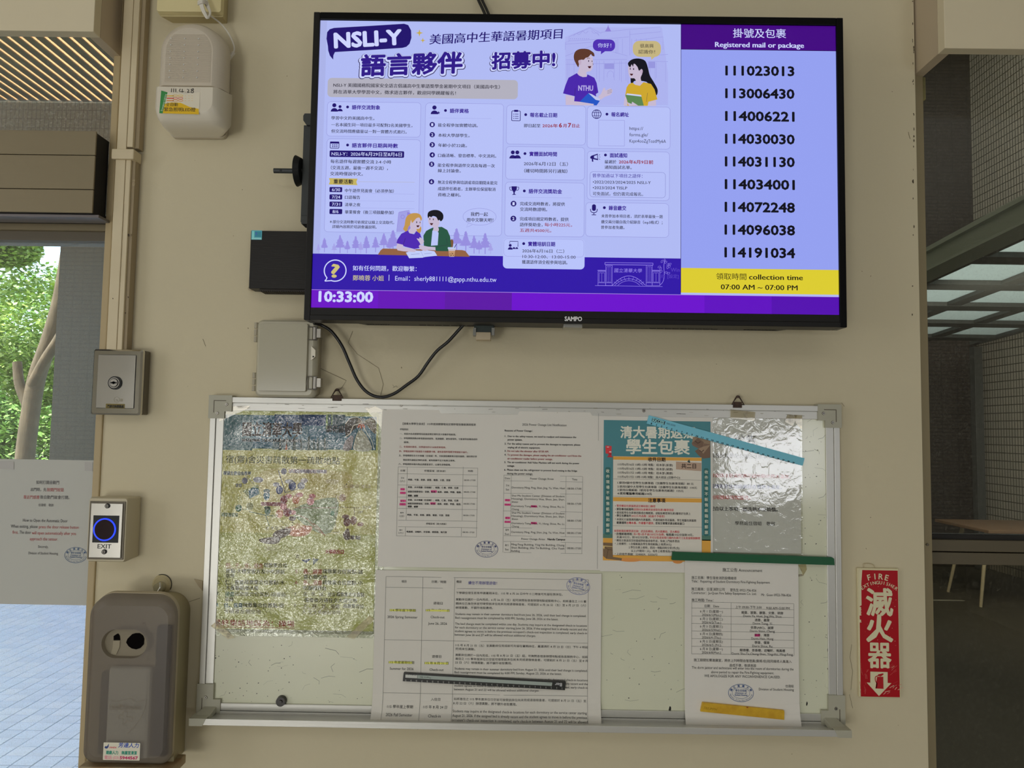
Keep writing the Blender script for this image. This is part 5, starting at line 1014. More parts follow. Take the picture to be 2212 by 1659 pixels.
for x, y, rx, ry, cl in ((533, 1070, 34, 38, LAV), (690, 1060, 60, 34, LAV), (990, 962, 34, 36, (80, 76, 104)), (938, 1178, 42, 50, BLU), (900, 1115, 40, 26, LAV), (1088, 1130, 44, 56, BLU), (1050, 1080, 50, 26, LAV), (1190, 1130, 44, 44, LAV), (1225, 1070, 44, 30, (150, 140, 150)), (788, 1245, 38, 56, TEAL), (790, 1190, 40, 24, (80, 100, 110)),
    (592, 1368, 42, 44, (130, 130, 90)), (462, 1390, 40, 42, GRN), (990, 1290, 44, 48, RDD), (1045, 1250, 40, 26, PNK), (1130, 1290, 44, 52, ORG), (1170, 1235, 44, 26, PNK), (1300, 1310, 44, 46, PNK), (1320, 1250, 40, 28, PNK), (985, 1370, 40, 46, PNK), (1030, 1440, 48, 50, RDD), (1090, 1440, 44, 26, PNK), (938, 1455, 44, 50, ORG), (800, 1420, 36, 48, GRN), (795, 1385, 40, 18, (90, 110, 80)),
    (1672, 1270, 40, 44, (140, 110, 90)), (1724, 1550, 42, 52, (104, 64, 64)), (1800, 1535, 40, 50, (116, 78, 66)), (1710, 1490, 44, 24, (120, 90, 90)), (1880, 1578, 38, 24, (120, 70, 60)), (1088, 1510, 44, 28, (110, 96, 100)), (1555, 1450, 24, 30, (90, 130, 110)), (1150, 1600, 44, 34, (190, 140, 90)), (1550, 1080, 80, 30, (180, 160, 130))): c.ell(x, y, rx, ry, cl, 2.4, n=12 if rx > 36 else 16)
for x, y in ((1088, 1555), (1088, 1590), (1720, 1110)): c.circ(x, y, 7, DKP, 2.6, n=8)
c.frame(*G2)
c.rect(150, 1235, 2030, 1300, (140, 140, 126), 1.2)
for pts in ([(700, 190), (860, 160), (950, 180), (900, 240), (760, 235)], [(900, 90), (1040, 60), (1060, 120), (950, 180), (860, 150)]): c.blob(pts, (104, 92, 92), 2)
c.blob([(1000, 60), (1150, 30), (1320, 40), (1250, 140), (1080, 150)], ORG, 1.8); c.line([(1330, 0), (1400, 60), (1470, 150)], 6, (170, 90, 84), 2.2); c.T('公車站', 1700, 190, 1880, 50, (96, 84, 88), 3, bold=.05); c.line([(1560, 105), (1640, 105)], 5, DKP, 2.2); c.blob([(1680, 120), (1740, 60), (1760, 180), (1700, 190)], (110, 96, 96), 2)
c.T('大學路出口', 1470, 355, 1685, 50, (150, 70, 60), 3, bold=.05); c.T('文', 1120, 410, 1175, 50, DKP, 3); c.poly([(1190, 430), (1310, 415), (1250, 465)], (90, 96, 130), 2); c.poly([(1325, 410), (1400, 420), (1330, 490)], (100, 110, 120), 2); c.T('(第二)', 775, 318, 885, 46, (150, 140, 110), 3)
IK = (36, 40, 22)
for t, x, y, x1, em, cl in (('1.', 215, 508, 250, 58, (150, 92, 56)), ('明、平、善、華齋', 312, 515, 745, 56, (150, 88, 52)), ('疏散集合位', 755, 515, 1027, 56, IK), ('置點-大禮堂後方及小吃部前', 312, 582, 998, 56, IK), ('草坪', 312, 640, 412, 54, IK),
    ('2.', 212, 706, 250, 58, IK), ('仁、實齋', 305, 712, 522, 56, IK), ('疏散集合位置點-水', 528, 712, 997, 56, IK), ('木餐廳前溜冰場', 310, 778, 690, 56, IK), ('3.', 205, 838, 240, 58, (80, 96, 78)), ('碩齋', 305, 850, 408, 56, (50, 100, 90)), ('疏散集合位置點-碩齋前', 412, 850, 1010, 56, (90, 92, 60)), ('道路', 300, 912, 402, 54, IK),
    ('4.', 200, 970, 232, 58, (60, 110, 120)), ('信、儒齋', 290, 980, 508, 56, (34, 84, 120)), ('疏散集合位置點-宿', 512, 980, 985, 56, IK), ('舍碩實左側空地', 290, 1050, 720, 54, (80, 76, 50)),
    ('5.', 1122, 582, 1160, 58, (140, 40, 40)), ('義、誠齋', 1215, 586, 1434, 56, (150, 30, 44)), ('疏散集合位置點-誠', 1440, 586, 1908, 56, IK), ('齋右側空地', 1218, 652, 1490, 56, IK), ('6.', 1120, 710, 1160, 58, (140, 50, 40)), ('新、清齋', 1215, 716, 1434, 56, (150, 50, 36)), ('疏散集合位置點-小', 1438, 716, 1905, 56, IK), ('吃部前野台', 1215, 780, 1482, 56, IK),
    ('7.', 1112, 850, 1140, 56, (90, 90, 70)), ('鴻、學、誠、禮齋', 1210, 852, 1590, 54, (110, 108, 80)), ('疏散集合位置點', 1600, 854, 1925, 54, IK), ('-儒齋後方通往交大旁空地', 1210, 920, 1842, 54, IK), ('8.', 1105, 978, 1140, 56, (120, 116, 80)), ('文、靜、慧、雅齋', 1210, 990, 1640, 54, (100, 90, 60)), ('疏散集合位', 1680, 990, 1920, 54, IK), ('方-女生餐廳前草坪', 1200, 1060, 1650, 52, (110, 104, 70))):
    c.T(t, x, y, x1, em, cl, 3, bold=.012)
for x0, y, x1, cl in ((305, 520, 748, (150, 88, 52)), (305, 717, 524, IK), (305, 853, 408, (50, 100, 90)), (290, 988, 508, (34, 84, 120)), (1215, 591, 1436, (150, 30, 44)), (1215, 720, 1436, (150, 50, 36)), (1210, 998, 1580, (110, 70, 60))): c.h(x0, y, x1, 3.5, cl, 3)
c.T('最終集結地區為：操場', 168, 1195, 1110, 78, (140, 36, 26), 3, bold=.015); c.h(165, 1208, 1115, 5, (140, 36, 26), 3)
c.build('printing', pe)
def warp_e(x, z): return .0009 * math.sin(x * 60 + 9 * z) * math.sin(z * 40) + .0006
sheet('laminate', 473, 879, 824, 1379, ED + .0012, M_film, pe, lambda x, z: .0, n=2)
M_tape = glass_mat('yellowed_tape', (.93, .90, .82), dust=.16, dustcol=(.60, .56, .46), scale=40)
def tape(par, pts, d, name='tape'): MB().prismpx(pts, d, d + .0004).build(name, M_tape, par)
tape(pe, [(475, 878), (540, 876), (534, 884), (474, 910)], ED + .002); tape(pe, [(787, 880), (812, 878), (827, 886), (824, 925), (816, 915)], ED + .002)
tape(pe, [(455, 1352), (468, 1342), (508, 1378), (492, 1381)], ED + .002); tape(pe, [(748, 1376), (798, 1330), (808, 1338), (765, 1381)], ED + .002)
# ---- laminated hot water notice (partly under the parcel poster)
HD = .0132
ph = thing('hot_water_notice', 'glossy laminated white notice with red and blue lines under the blue ruler', 'notice', (W(1630, 1050, HD)[0], -HD, W(1630, 1196, HD)[1]))
sheet('paper', 1490, 897, 1731, 1196, HD, mat('laminated_white', seen((176, 173, 168)), .6), ph, n=2)
c = Canvas(HD + .0003); c.frame(1520, 870, 6.9125)
c.T('公告', 462, 625, 785, 165, (44, 44, 50), 2)
for t, x, y, x1, em, cl, b_ in (('看各位同學配合盥洗注意事項', 100, 823, 1020, 74, (64, 60, 64), 0), ('宿舍請注意溫度顯示器所顯示熱水溫度。', 95, 1112, 1298, 64, (160, 62, 62), .01), ('前請先至住宿組網頁查看熱水溫度。', 95, 1275, 1165, 66, (58, 62, 118), .01), ('利用離峰時間盥洗。', 95, 1440, 700, 66, (170, 70, 70), .01), ('配合以上事項，盥洗熱水沒煩惱。', 95, 1610, 1102, 66, (34, 34, 36), .03)): c.T(t, x, y, x1, em, cl, 2, bold=b_)
c.frame(1520, 1080, 6.9125); c.T('學務處住宿組　敬啟', 468, 374, 1068, 62, (44, 44, 46), 2)
c.build('printing', ph)
glass_mat('laminate_film_notice', (.95, .95, .93)); lam_mat('laminate_film_notice', 60, .4)
sheet('laminate', 1490, 895, 1735, 1202, HD + .0011, _m['laminate_film_notice'], ph, n=2)
tape(ph, [(1578, 884), (1632, 890), (1630, 909), (1578, 903)], HD + .0045); tape(ph, [(1701, 895), (1722, 897), (1713, 921), (1695, 911)], HD + .002); tape(ph, [(1716, 896), (1733, 897), (1733, 928), (1719, 914)], HD + .002)
tape(ph, [(1724, 1220), (1741, 1218), (1743, 1230), (1735, 1244), (1724, 1246), (1724, 1241), (1734, 1240)], .0120)
# ---- parcel poster
PD = .0148
pp = thing('parcel_poster', 'white sheet with teal and orange student parcel poster printed on it', 'poster', (W(1420, 1080, PD)[0], -PD, W(1420, 1236, PD)[1]))
sheet('paper', 1299, 890, 1540, 1238, PD, M_pap, pp, n=2)
c = Canvas(PD + .0003); Q1 = (1290, 880, 8.508); Q2 = (1290, 1040, 8.508)
TE = (60, 104, 110); TE2 = (44, 84, 82); OR = (180, 128, 56); WP = (168, 164, 154); BRN = (98, 80, 68)
def q(v): return v - 160 * 8.508
c.frame(*Q1)
c.rect(122, 232, 2086, 2430, TE, 1)
c.frame(*Q2); c.rect(108, 1040, 2086, 1482, OR, 1.3); c.rect(108, 960, 280, 1040, (66, 96, 84), 1.3); c.rect(1926, 990, 2088, 1090, (66, 96, 84), 1.3)
c.ell(600, 1440, 200, 35, (184, 116, 62), 1.5); c.ell(1480, 1470, 90, 40, (184, 116, 62), 1.5)
c.frame(*Q1)
c.poly([(1735, 650), (1880, 560), (2078, 600), (2078, 925), (1960, 940), (1800, 800), (1860, 755), (1750, 700)], BRN, 1.5); c.poly([(1760, 545), (1850, 530), (2078, 600), (2078, 680), (1960, 660), (1930, 740), (1745, 645)], (116, 98, 80), 1.6); c.poly([(1850, 560), (1960, 640), (1930, 745), (1740, 655)], (92, 74, 62), 1.7)
c.poly([(1795, 805), (1940, 730), (2078, 690), (2078, 925), (1940, 940), (1860, 880)], (92, 74, 62), 1.8); c.poly([(1860, 760), (1950, 720), (2078, 690), (1950, 850)], (122, 104, 86), 1.9); c.line([(1800, 620), (1850, 660), (1900, 630)], 14, (60, 48, 42), 2.1); c.line([(1880, 790), (1920, 820), (1960, 780)], 14, (60, 48, 42), 2.1)
c.T('清大暑期返鄉', 428, 562, 1800, 235, (176, 172, 160), 3, bold=.025, rot=.3); c.T('學生包裹', 535, 855, 1695, 292, (176, 172, 160), 3, bold=.025, rot=.2)
c.poly([(150, 710), (170, 700), (265, 712), (262, 860), (170, 850), (155, 840)], (168, 50, 54), 2); c.rect(205, 850, 262, 900, (150, 40, 46), 2); c.poly([(185, 895), (280, 900), (280, 918), (190, 915)], (150, 40, 46), 2); c.rect(178, 722, 218, 735, (200, 180, 170), 2.3); c.rect(222, 808, 258, 826, (200, 180, 170), 2.3)
c.frame(0, 0, 1)
PX0, PY0, PX1, PY1 = 1290 + 292 / 8.508, 880 + 895 / 8.508, 1290 + 1922 / 8.508, 1040 + 1405 / 8.508
c.rect(PX0, PY0, PX1, PY1 - 3, WP, 2); c.rect(PX0, PY0 + .8, PX1, PY0 + 10.5, OR, 2.2); c.rect(PX0, 1040 + 288 / 8.508, PX1, 1040 + 388 / 8.508, OR, 2.2)
for y in (880 + 1312 / 8.508, 880 + 1632 / 8.508, 1040 + 813 / 8.508): c.h(PX0, y, PX1, .45, (60, 56, 50), 2.3)
c.srrect(PX0, PY0, PX1, PY1 - 3, .1, .35, (60, 56, 50), 2.4)
c.frame(*Q1)
c.poly([(1448, 995), (1912, 1020), (1912, 1172), (1448, 1138)], (142, 122, 106), 2.6); c.T('共二日', 1548, 1120, 1815, 96, (34, 24, 22), 3, bold=.02); c.blob([(1655, 990), (1675, 980), (1680, 962), (1700, 965), (1695, 985), (1712, 1000), (1695, 1020), (1675, 1010)], (40, 60, 62), 3, 2)
BK = (30, 28, 28)
c.T('收件日期', 937, 992, 1250, 80, (44, 30, 22), 3, bold=.03)
for t, y, x1 in (('115年6月16日 10時-12時 地點：校本部 (新齋)', 1070, 1387), ('115年6月16日 13時-15時 地點：校本部 (碩齋)', 1146, 1387), ('115年6月17日 10時-12時 地點：校本部 (雅齋)', 1220, 1387), ('115年6月17日 13時-15時 地點：南大校區 (活動中心)', 1296, 1520)): c.T(t, 382, y, x1, 50, BK, 3, bold=.02)
for t, y, x1 in (('1.使用4號中型學生包裹專箱（含購學生包裹專用箱）80 元', 1405, 1770), ('2.使用5號中大型學生包裹專箱（含購學生包裹專用箱）110元', 1476, 1832), ('3.使用自備紙箱（使用非學生包裹專用紙箱）125元', 1538, 1585), ('4.使用電腦專用紙箱210元', 1602, 1003)): c.T(t, 372, y, x1, 48, BK, 3, bold=.03)
c.frame(*Q2); c.T('注意事項', 937, 384, 1250, 82, (44, 30, 22), 3, bold=.03); RR = (150, 40, 48)
for t, x, y, x1, cl in (('•', 330, 462, 342, BK), ('暫停郵局包裹服務請至郵局窗口辦理', 358, 468, 1068, RR), ('•', 330, 522, 342, BK), ('索取專用紙箱時', 358, 530, 665, BK), ('請預付包裹郵資並索取包裹3聯單填寫', 670, 536, 1403, RR), ('•', 330, 582, 342, BK), ('使用舊學生包裹專用箱或自備紙箱，請黏貼郵票與包裹3聯單於包裹上', 358, 594, 1715, BK), ('•', 330, 642, 342, BK), ('學生包裹每件', 358, 650, 622, BK), ('20公斤內為限（超過不予收寄）', 626, 654, 1240, RR),
    ('•', 330, 702, 342, BK), ('本便民方案僅適用國內包裹服務，不適用國外寄送服務，學生電腦包裹服務', 358, 718, 1820, BK), ('範圍僅限', 358, 778, 533, BK), ('台灣本島，外島暫不提供，', 538, 782, 1045, RR), ('若有交寄需求請洽郵局窗口', 1070, 790, 1597, BK), ('如需紙箱和郵票請洽詢：武昌街郵局、西大路郵局、清大郵局', 312, 928, 1508, RR), ('•', 325, 975, 337, BK), ('自備紙箱規格：', 356, 984, 655, BK), ('長+寬+高不逾150公分為限，', 668, 989, 1240, RR), ('每超過10公分加收10元，', 1265, 998, 1765, BK),
    ('未滿10公分，按10公分計算。', 356, 1042, 945, BK), ('不可分裝者按現行國內包裹尺寸及重量限制辦理', 962, 1052, 1890, RR), ('•', 325, 1090, 337, BK), ('郵局主動派員至校園或學校宿舍收件者，免收上門收件費用', 356, 1104, 1508, BK), ('•', 325, 1152, 337, BK), ('上收郵件：1.自備紙箱及學生專用紙箱(上收費20元)', 356, 1165, 1362, BK), ('2.學生包裹上收時，若同一地點同時交寄2件(含)', 580, 1232, 1510, BK), ('以上(不限同一人)，每件上收費用為10元', 624, 1296, 1430, BK), ('•', 325, 1340, 337, BK), ('上府收件專線：5240059、5255672', 356, 1354, 1105, BK)): c.T(t, x, y, x1, 48 if x1 - x > 30 else 40, cl, 3, bold=.02)
c.poly([(108, 1122), (278, 1130), (290, 1385), (456, 1412), (445, 1452), (168, 1420), (108, 1368)], (96, 78, 58), 2.6); c.line([(110, 1180), (200, 1250), (285, 1262)], 5, (44, 34, 26), 2.8); c.line([(200, 1250), (172, 1415)], 5, (44, 34, 26), 2.8); c.poly([(108, 1170), (140, 1190), (130, 1245), (108, 1225)], (166, 146, 96), 2.9); c.poly([(130, 1178), (280, 1190), (280, 1202), (130, 1192)], (166, 146, 96), 2.8)
c.frame(*Q1)
for x0, x1, y0, y1 in ((148, 238, 1100, 980 + 1361), (1958, 2048, 1118, 1005 + 1361)): c.rrect(x0, y0, x1, y1, 28, TE2, 2)
for k, ch in enumerate('收件現場不販售紙箱和郵票'):
    c.T(ch, 163, 1200 + k * 99.5, 225, 68, (160, 164, 150), 3, bold=.02); c.T(ch, 1974, 1218 + k * 101, 2036, 68, (160, 164, 150), 3, bold=.02)
c.build('printing', pp)
# ---- fire equipment announcement
AD = .0162
pa = thing('construction_notice', 'white notice with date table and oval stamp, lowest right on the whiteboard', 'notice', (W(1600, 1400, AD)[0], -AD, W(1600, 1565, AD)[1]))
def warp_a(x, z): return .0008 + .0006 * math.sin(z * 30) + max(0, (zc0 - .006) - z) ** 2 * 7
sheet('paper', 1479, 1206, 1727, 1566, AD, M_pap, pa, warp_a, n=16)
c = Canvas(AD + .0003, warp=warp_a); c.frame(1470, 1210, 6.9125)
for t, x, y, x1, em in (('施工公告 Announcement', 625, 170, 1217, 60), ('施工名稱：學生宿舍消防設備維修', 162, 280, 833, 48), ('Title：Repairing of Student Dormitory Fire-Fighting Equipment', 162, 333, 1330, 50), ('施工廠商：巨荃消防公司', 160, 450, 655, 48), ('官先生 0922-706-826', 737, 465, 1127, 48), ('Contractor：Ju-Quan Fire Safety Equipment Co. Ltd.', 160, 505, 1130, 50), ('Mr. Guan 0922-706-826', 1202, 532, 1645, 50), ('施工時間/ Time：', 162, 614, 488, 48),
    ('日期　Date', 357, 703, 572, 46), ('上午 09:00-下午 5:00', 815, 718, 1208, 46), ('9:00 AM~5:00 PM', 1277, 730, 1625, 50)): c.T(t, x, y, x1, em, INK, 2)
X0, X1, X2 = 165, 752, 1688
rows = [622, 712, 830, 943, 1056, 1170, 1284, 1397]
for i, y in enumerate(rows): c.h(X0, y, X2, 3.2, TLN, 1)
for x, e_ in ((X0, 0), (X1, 10), (X2, 28)): c.v(x, rows[0] + e_, rows[-1] + e_ * .9, 3.2, TLN, 1)
for i, (a_, b_, cc, d_, xa, xb) in enumerate((('6 月 1 日(星期一)', '2026/6/1(Mon.)', '雅齋、慧齋、靜齋、文齋、碩齋', 'Dorm Ya, Huei, Jing,We, Shuo', 905, 1530), ('6 月 2 日(星期二)', '2026/6/2(Tue.)', '清齋、義齋', 'Dorm Tsing, Yi', 1105, 1325), ('6 月 3 日(星期三)', '2026/6/3(Wed.)', '信齋(ABC)、誠齋', 'Dorm Shinn, Cheng', 1045, 1387), ('6 月 4 日(星期四)', '2026/6/4 (Thu.)', '新齋、鴻齋', 'Dorm Hsin, Hung', 1105, 1325), ('6 月 5 日(星期五)', '2026/6/5 (Fri.)', '學齋、儒齋', 'Dorm Shiue, Ru', 1105, 1327), ('6 月 8 日(星期一)', '2026/6/8(Mon.)', '樹德樓、崇善樓、迎曦軒、鳴鳳樓', 'Dorm Shu-Te,Chung-Shan, Ying-Hsi, Ming-Feng', 883, 1560))):
    y = 782 + i * 112.5; c.T(a_, 290, y, 628, 46, INK, 2); c.T(b_, 318, y + 48, 602, 46, INK, 2)
    wd = (570, 285, 368, 328, 298, 910)[i] / 2; cx_ = 1220
    c.T(cc, xa, y + 18, xb, 44, INK, 2, bold=.01); c.T(d_, cx_ - wd, y + 66, cx_ + wd, 48, INK, 2)
c.rect(1105, 1102, 1185, 1140, (196, 30, 100), 1.6)
c.frame(1470, 1400, 5.672)
for t, x, y, x1, em in (('施工期間如需進寢室，將依上列時間由管理員(齋媽/伯)陪同維修人員進入', 162, 162, 1360, 38), ('造成不便，敬請見諒', 597, 227, 925, 38), ('The dorm janitor and technicians will enter into the room of dormitories during the', 137, 250, 1383, 42), ('above period to repair the Fire-Fighting equipment.', 372, 305, 1142, 42), ('WE APOLOGIZE FOR ANY INCONVENIENCE CAUSED.', 290, 352, 1222, 42), ('住宿組', 1282, 480, 1383, 36), ('Division of Student Housing', 957, 514, 1385, 40)): c.T(t, x, y, x1, em, INK, 2)
c.stamp(738, 547, 150, 102, (50, 70, 108), 2)
c.build('printing', pa)
# ================================================================ magnets
MD = .0188
rl = thing('magnetic_ruler', 'light blue magnetic ruler with numbers lying diagonally across the notices', 'ruler', (W(1570, 950, MD)[0], -MD, W(1570, 1000, MD)[1]))
MB().prismpx([(1397, 915), (1402, 897), (1738, 990), (1734, 1006)], MD - .003, MD).build('bar', mat('light_blue_plastic', seen((88, 146, 162)), .45), rl, bevel=.0006)
c = Canvas(MD + .0001, rough=.5); an = -15.3; c.frame(0, 0, 1)
def along(t, off): 
    x0_, y0_ = 1401, 899; ux, uy = math.cos(math.radians(15.4)), math.sin(math.radians(15.4)); return x0_ + ux * t - uy * off, y0_ + uy * t + ux * off
c.poly([along(9, 1.2), along(38, 1.2), along(38, 9), along(9, 9)], (24, 30, 44), 1); x, y = along(10, 8.2); c.T('SUCCESS', x, y, x + 26, 9.5, (120, 170, 180), 2, bold=.03, rot=an)
x, y = along(42, 6.3); c.T('NO.3230', x, y, x + 19, 5.6, (50, 80, 95), 2, rot=an)
for k in range(29):
    t = 10 + k * 11.36; x, y = along(t, 15.0); c.T(str(k + 1), x - (.8 if k < 9 else 1.9), y, x + (1 if k < 9 else 2.4), 4.6, (24, 34, 44), 2, bold=.05, rot=an)
    c.line([along(t, 16.6), along(t, 17.6)], .4, (24, 34, 44), 1)
c.build('scale_printing', rl)
gm = thing('magnetic_strip', 'dark green magnetic strip crossing the right frame of the whiteboard', 'magnet', (W(1627, 1205, .022)[0], -.02, W(1627, 1218, .022)[1]))
MB().prismpx([(1451, 1209), (1453, 1192), (1798, 1204), (1802, 1207), (1803, 1221), (1452, 1210)], .0175, .023).build('bar', mat('dark_green_magnet', seen((6, 62, 34)), .4, bump=(30, .4, (1, 1, 1), .0008)), gm, bevel=.0008)
c = Canvas(.0231, rough=.5); c.frame(1520, 1080, 6.9125); c.T('TRIUMPH', 560, 888, 960, 62, (14, 72, 44), 1, rot=-1.2); c.build('embossed_lettering', gm)
km = thing('magnetic_bar_ruler', 'black magnetic bar ruler with grey label lying across the schedule', 'ruler', (W(1045, 1470, .021)[0], -.02, W(1045, 1490, .021)[1]))
MB().prismpx([(870, 1471.5), (872, 1453.5), (1222, 1473), (1220.5, 1491)], .0155, .0215).build('bar', mat('black_magnet', (.02, .02, .018), .4), km, bevel=.0006)
c = Canvas(.0216, rough=.5); c.frame(800, 1390, 8.508)
c.poly([(645, 570), (865, 578), (862, 640), (643, 628)], (150, 152, 146), 1); c.frame(0, 0, 1); c.poly([(902.5, 1458.2), (1193, 1474.3), (1192, 1481.8), (902, 1465.6)], (122, 130, 124), 1)
c.frame(800, 1390, 8.508); c.T('COX', 852, 588, 695, 62, (30, 30, 30), 2, rot=-2.4)
c.frame(1040, 1390, 8.508)
v_, f_g = glyphs('Bar', 0)
def Tinv(cv, t, x, y, x1, em, cl, L, rot=0):
    """upside-down lettering: starts at the right and runs left"""
    v, f = glyphs(t, .01); a_ = cv.w(x, y); b__ = cv.w(x1, y); mx = max(p[0] for p in v); e = em * cv.u(); kx = (b__[0] - a_[0]) / mx
    r_ = math.radians(rot); out = []
    for px, pz in v: X = px * kx; Z = -pz * e; out.append((a_[0] + X * math.cos(r_) - Z * math.sin(r_), a_[1] + X * math.sin(r_) + Z * math.cos(r_)))
    cv.put(out, [tuple(reversed(q_)) for q_ in f], cl, L)
Tinv(c, 'Bar', 1487, 728, 1350, 84, (180, 180, 172), 2, -2)
Tinv(c, 'Magnet Bar', -925, 620, -1140, 34, (60, 66, 62), 2, -3); Tinv(c, 'MB-300', 1280, 726, 1205, 16, (60, 66, 62), 2, -3)
for k in range(30):
    x = 876.5 + k * 11.65; y = 1468.5 + k * .585
    c.frame(0, 0, 1); s_t = str(30 - k); Tinv(c, s_t, x + (1.4 if len(s_t) > 1 else .7), y - .8, x - (1.4 if len(s_t) > 1 else .7), 4, (150, 150, 144), 2); c.v(x, y + 2.4, y + 3.2, .6, (170, 170, 164), 2)
c.build('scale_printing', km)
ym = thing('magnetic_strip', 'short worn yellow magnetic strip at the foot of the date table notice', 'magnet', (W(1604, 1535, .023)[0], -.02, W(1604, 1555, .023)[1]))
MB().prismpx([(1513, 1537), (1518, 1518), (1694, 1535), (1694.5, 1541), (1694, 1555)], .0178, .0235).build('bar', mat('yellow_magnet', seen((160, 128, 28)), .45, noise=(60, .15, seen((148, 112, 20))), bump=(40, .5, (1, 1, 1), .0008)), ym, bevel=.001)
c = Canvas(.0236, rough=.5); c.frame(1470, 1400, 5.672); c.T('TRIUMPH', 275, 748, 440, 44, (120, 92, 16), 1, rot=-6, skew=.3); c.blob([(805, 722), (820, 720), (832, 730), (815, 734)], (110, 40, 16), 1, 2); c.build('worn_lettering', ym)
x, z = W(606, 1516, .02); b = MB(); b.cyl((x, -.012, z), (x, -.021, z), .0095, .0085, n=24); b.cyl((x + .0005, -.021, z + .0005), (x + .0005, -.0235, z + .0005), .0035, .003, n=14)
tag(b.build('round_magnet', mat('dark_brown_magnet', (.03, .024, .02), .35), bevel=.0008), 'small round black magnet on the lower left of the whiteboard', 'magnet')
tag(MB().prismpx([(419, 1251), (437, 1255), (437, 1276), (430, 1268)], .001, .0025).build('torn_tape', mat('tape_scrap', seen((128, 116, 92)), .5), solid=0), 'scrap of torn tape beside the left whiteboard frame', 'tape')
# ================================================================ fire extinguisher sign
fs = thing('fire_extinguisher_sign', 'narrow scuffed red fire extinguisher sign with white characters right of the whiteboard', 'sign', (W(1900, 1370, .006)[0], 0, W(1900, 1508, .006)[1]))
MB().boxpx(1852, 1227, 1946, 1507, .0005, .006, mat('sign_white_backing', seen((160, 152, 122)), .55)).build('plate', _m['sign_white_backing'], fs, bevel=.0008)
c = Canvas(.0061, rough=.35); c.frame(1780, 1245, 4.007)
SR = (128, 8, 18); SW = (164, 158, 130)
c.rect(303, -55, 656, 1046, SR, 1); c.poly([(303, -55), (330, -55), (322, 60), (324, 250), (303, 262)], SW, 2)
c.T('滅', 370, 338, 594, 246, SW, 2, bold=.026); c.T('火', 372, 562, 592, 240, SW, 2, bold=.032); c.T('器', 385, 790, 580, 232, SW, 2, bold=.022)
c.arc_text('FIRE', 470, 300, 290, 290, 105, 75, 68, SW, 2, bold=.02); c.arc_text('EXTINGUISHER', 480, 302, 240, 240, 127, 53, 40, SW, 2, bold=.018)
c.poly([(400, 824), (550, 828), (550, 922), (583, 924), (475, 1036), (368, 918), (400, 920)], SW, 2)
c.poly([(458, 868), (512, 868), (514, 973), (444, 970)], (132, 20, 26), 3); c.curve([(470, 858), (445, 870), (444, 900), (456, 930), (450, 968)], 7, (132, 20, 26), 3); c.poly([(466, 848), (512, 838), (514, 850), (490, 866), (468, 862)], (132, 20, 26), 3)
for _ in range(26):
    x, y = random.uniform(500, 650), random.uniform(760, 1035)
    if (y < 920 and x < 560) : continue
    c.line([(x, y), (x + random.uniform(15, 45), y - random.uniform(8, 26))], random.uniform(2, 6), random.choice([(150, 92, 84), (164, 130, 112), (142, 52, 50)]), 1.6)
for _ in range(16):
    x, y = random.uniform(308, 372), random.uniform(770, 1030); c.line([(x, y), (x + random.uniform(-6, 12), y - random.uniform(18, 45))], random.uniform(1.5, 4), random.choice([(142, 52, 50), (150, 80, 74)]), 1.6)
for _ in range(40):
    x, y = random.uniform(308, 650), random.uniform(-50, 700); c.ell(x, y, random.uniform(1, 5), random.uniform(1, 4), random.choice([(160, 120, 104), (142, 52, 50)]), 1.5, n=6)
for y in (275, 300, 325, 385, 20): c.blob([(303, y - 12), (322, y - 6), (316, y + 4), (326, y + 10), (303, y + 14)], SW, 2.2, 2)
c.build('printing', fs)
cl_ = MB().tube([(W(x, y, .002)[0], -.002, W(x, y, .002)[1]) for x, y in ((1866, 1226), (1866, 1218), (1876, 1217), (1886, 1220), (1890, 1226))], .0007, n=6); cl_.build('hanging_loop', mat('clear_line', seen((140, 128, 100)), .3), fs)
# ================================================================ trunking beside the door
M_duct = mat('cream_pvc_trunking', seen((160, 150, 126)), .55, bump=(60, .3, (1, 1, 1), .0008), noise=(6, .3, seen((150, 138, 112))))
M_duct2 = mat('cream_pvc_trunking_shaded', seen((118, 106, 84)), .6)  # darker copy for the side face, its shade is in the colour
du = thing('cable_trunking', 'painted cream cable trunking running down beside the left door', 'trunking', (W(285, 400)[0], -.01, W(260, 760)[1]))
dx0 = W(246, 400, .028)[0]; dx1 = W(302, 400, .0)[0]
zclip0, zclip1 = W(275, 344, .03)[1], W(275, 322, .03)[1]; zk = W(255, 770, .03)[1]
sm = dx0 + (dx1 - dx0) * .56
b = MB(); b.box(dx0, sm - .0005, -.0265, -.001, zk, zclip1); b.build('cover', M_duct, du, bevel=.001)
MB().box(sm, dx1 - .006, -.0255, -.001, zk, zclip1).build('cover', M_duct, du, bevel=.001)
MB().box(dx1 - .006, dx1, -.020, -.001, zk, zclip1).build('base_edge', M_duct2, du)
ux0 = W(262, 150, .028)[0] + .002; um = W(288, 150, .028)[0]; ux1 = W(311, 150, .028)[0]; ux2 = W(324, 150, .0)[0]
MB().box(dx0 + .001, sm - .0005, -.0265, -.001, zclip1, 3.38).build('cover', M_duct, du, bevel=.001)
MB().box(sm, dx1 - .004, -.0255, -.001, zclip1 + .006, 3.38).build('cover', M_duct, du, bevel=.001)
MB().box(dx1 - .0045, dx1 + .004, -.018, -.001, zclip1 + .006, 3.38).build('base_edge', M_duct2, du)
MB().box(dx0 - .006, dx1 + .002, -.032, -.001, zclip0, zclip1).build('joint_clip', M_duct, du, bevel=.002)
c = Canvas(.0266, rough=.8); c.frame(0, 0, 1)
v_, f_ = glyphs('ID-3', 0); x, z = W(291, 402, .0266)
c.put([(x - pz * .007, z + px * .007) for px, pz in v_], f_, (138, 126, 100), 1)
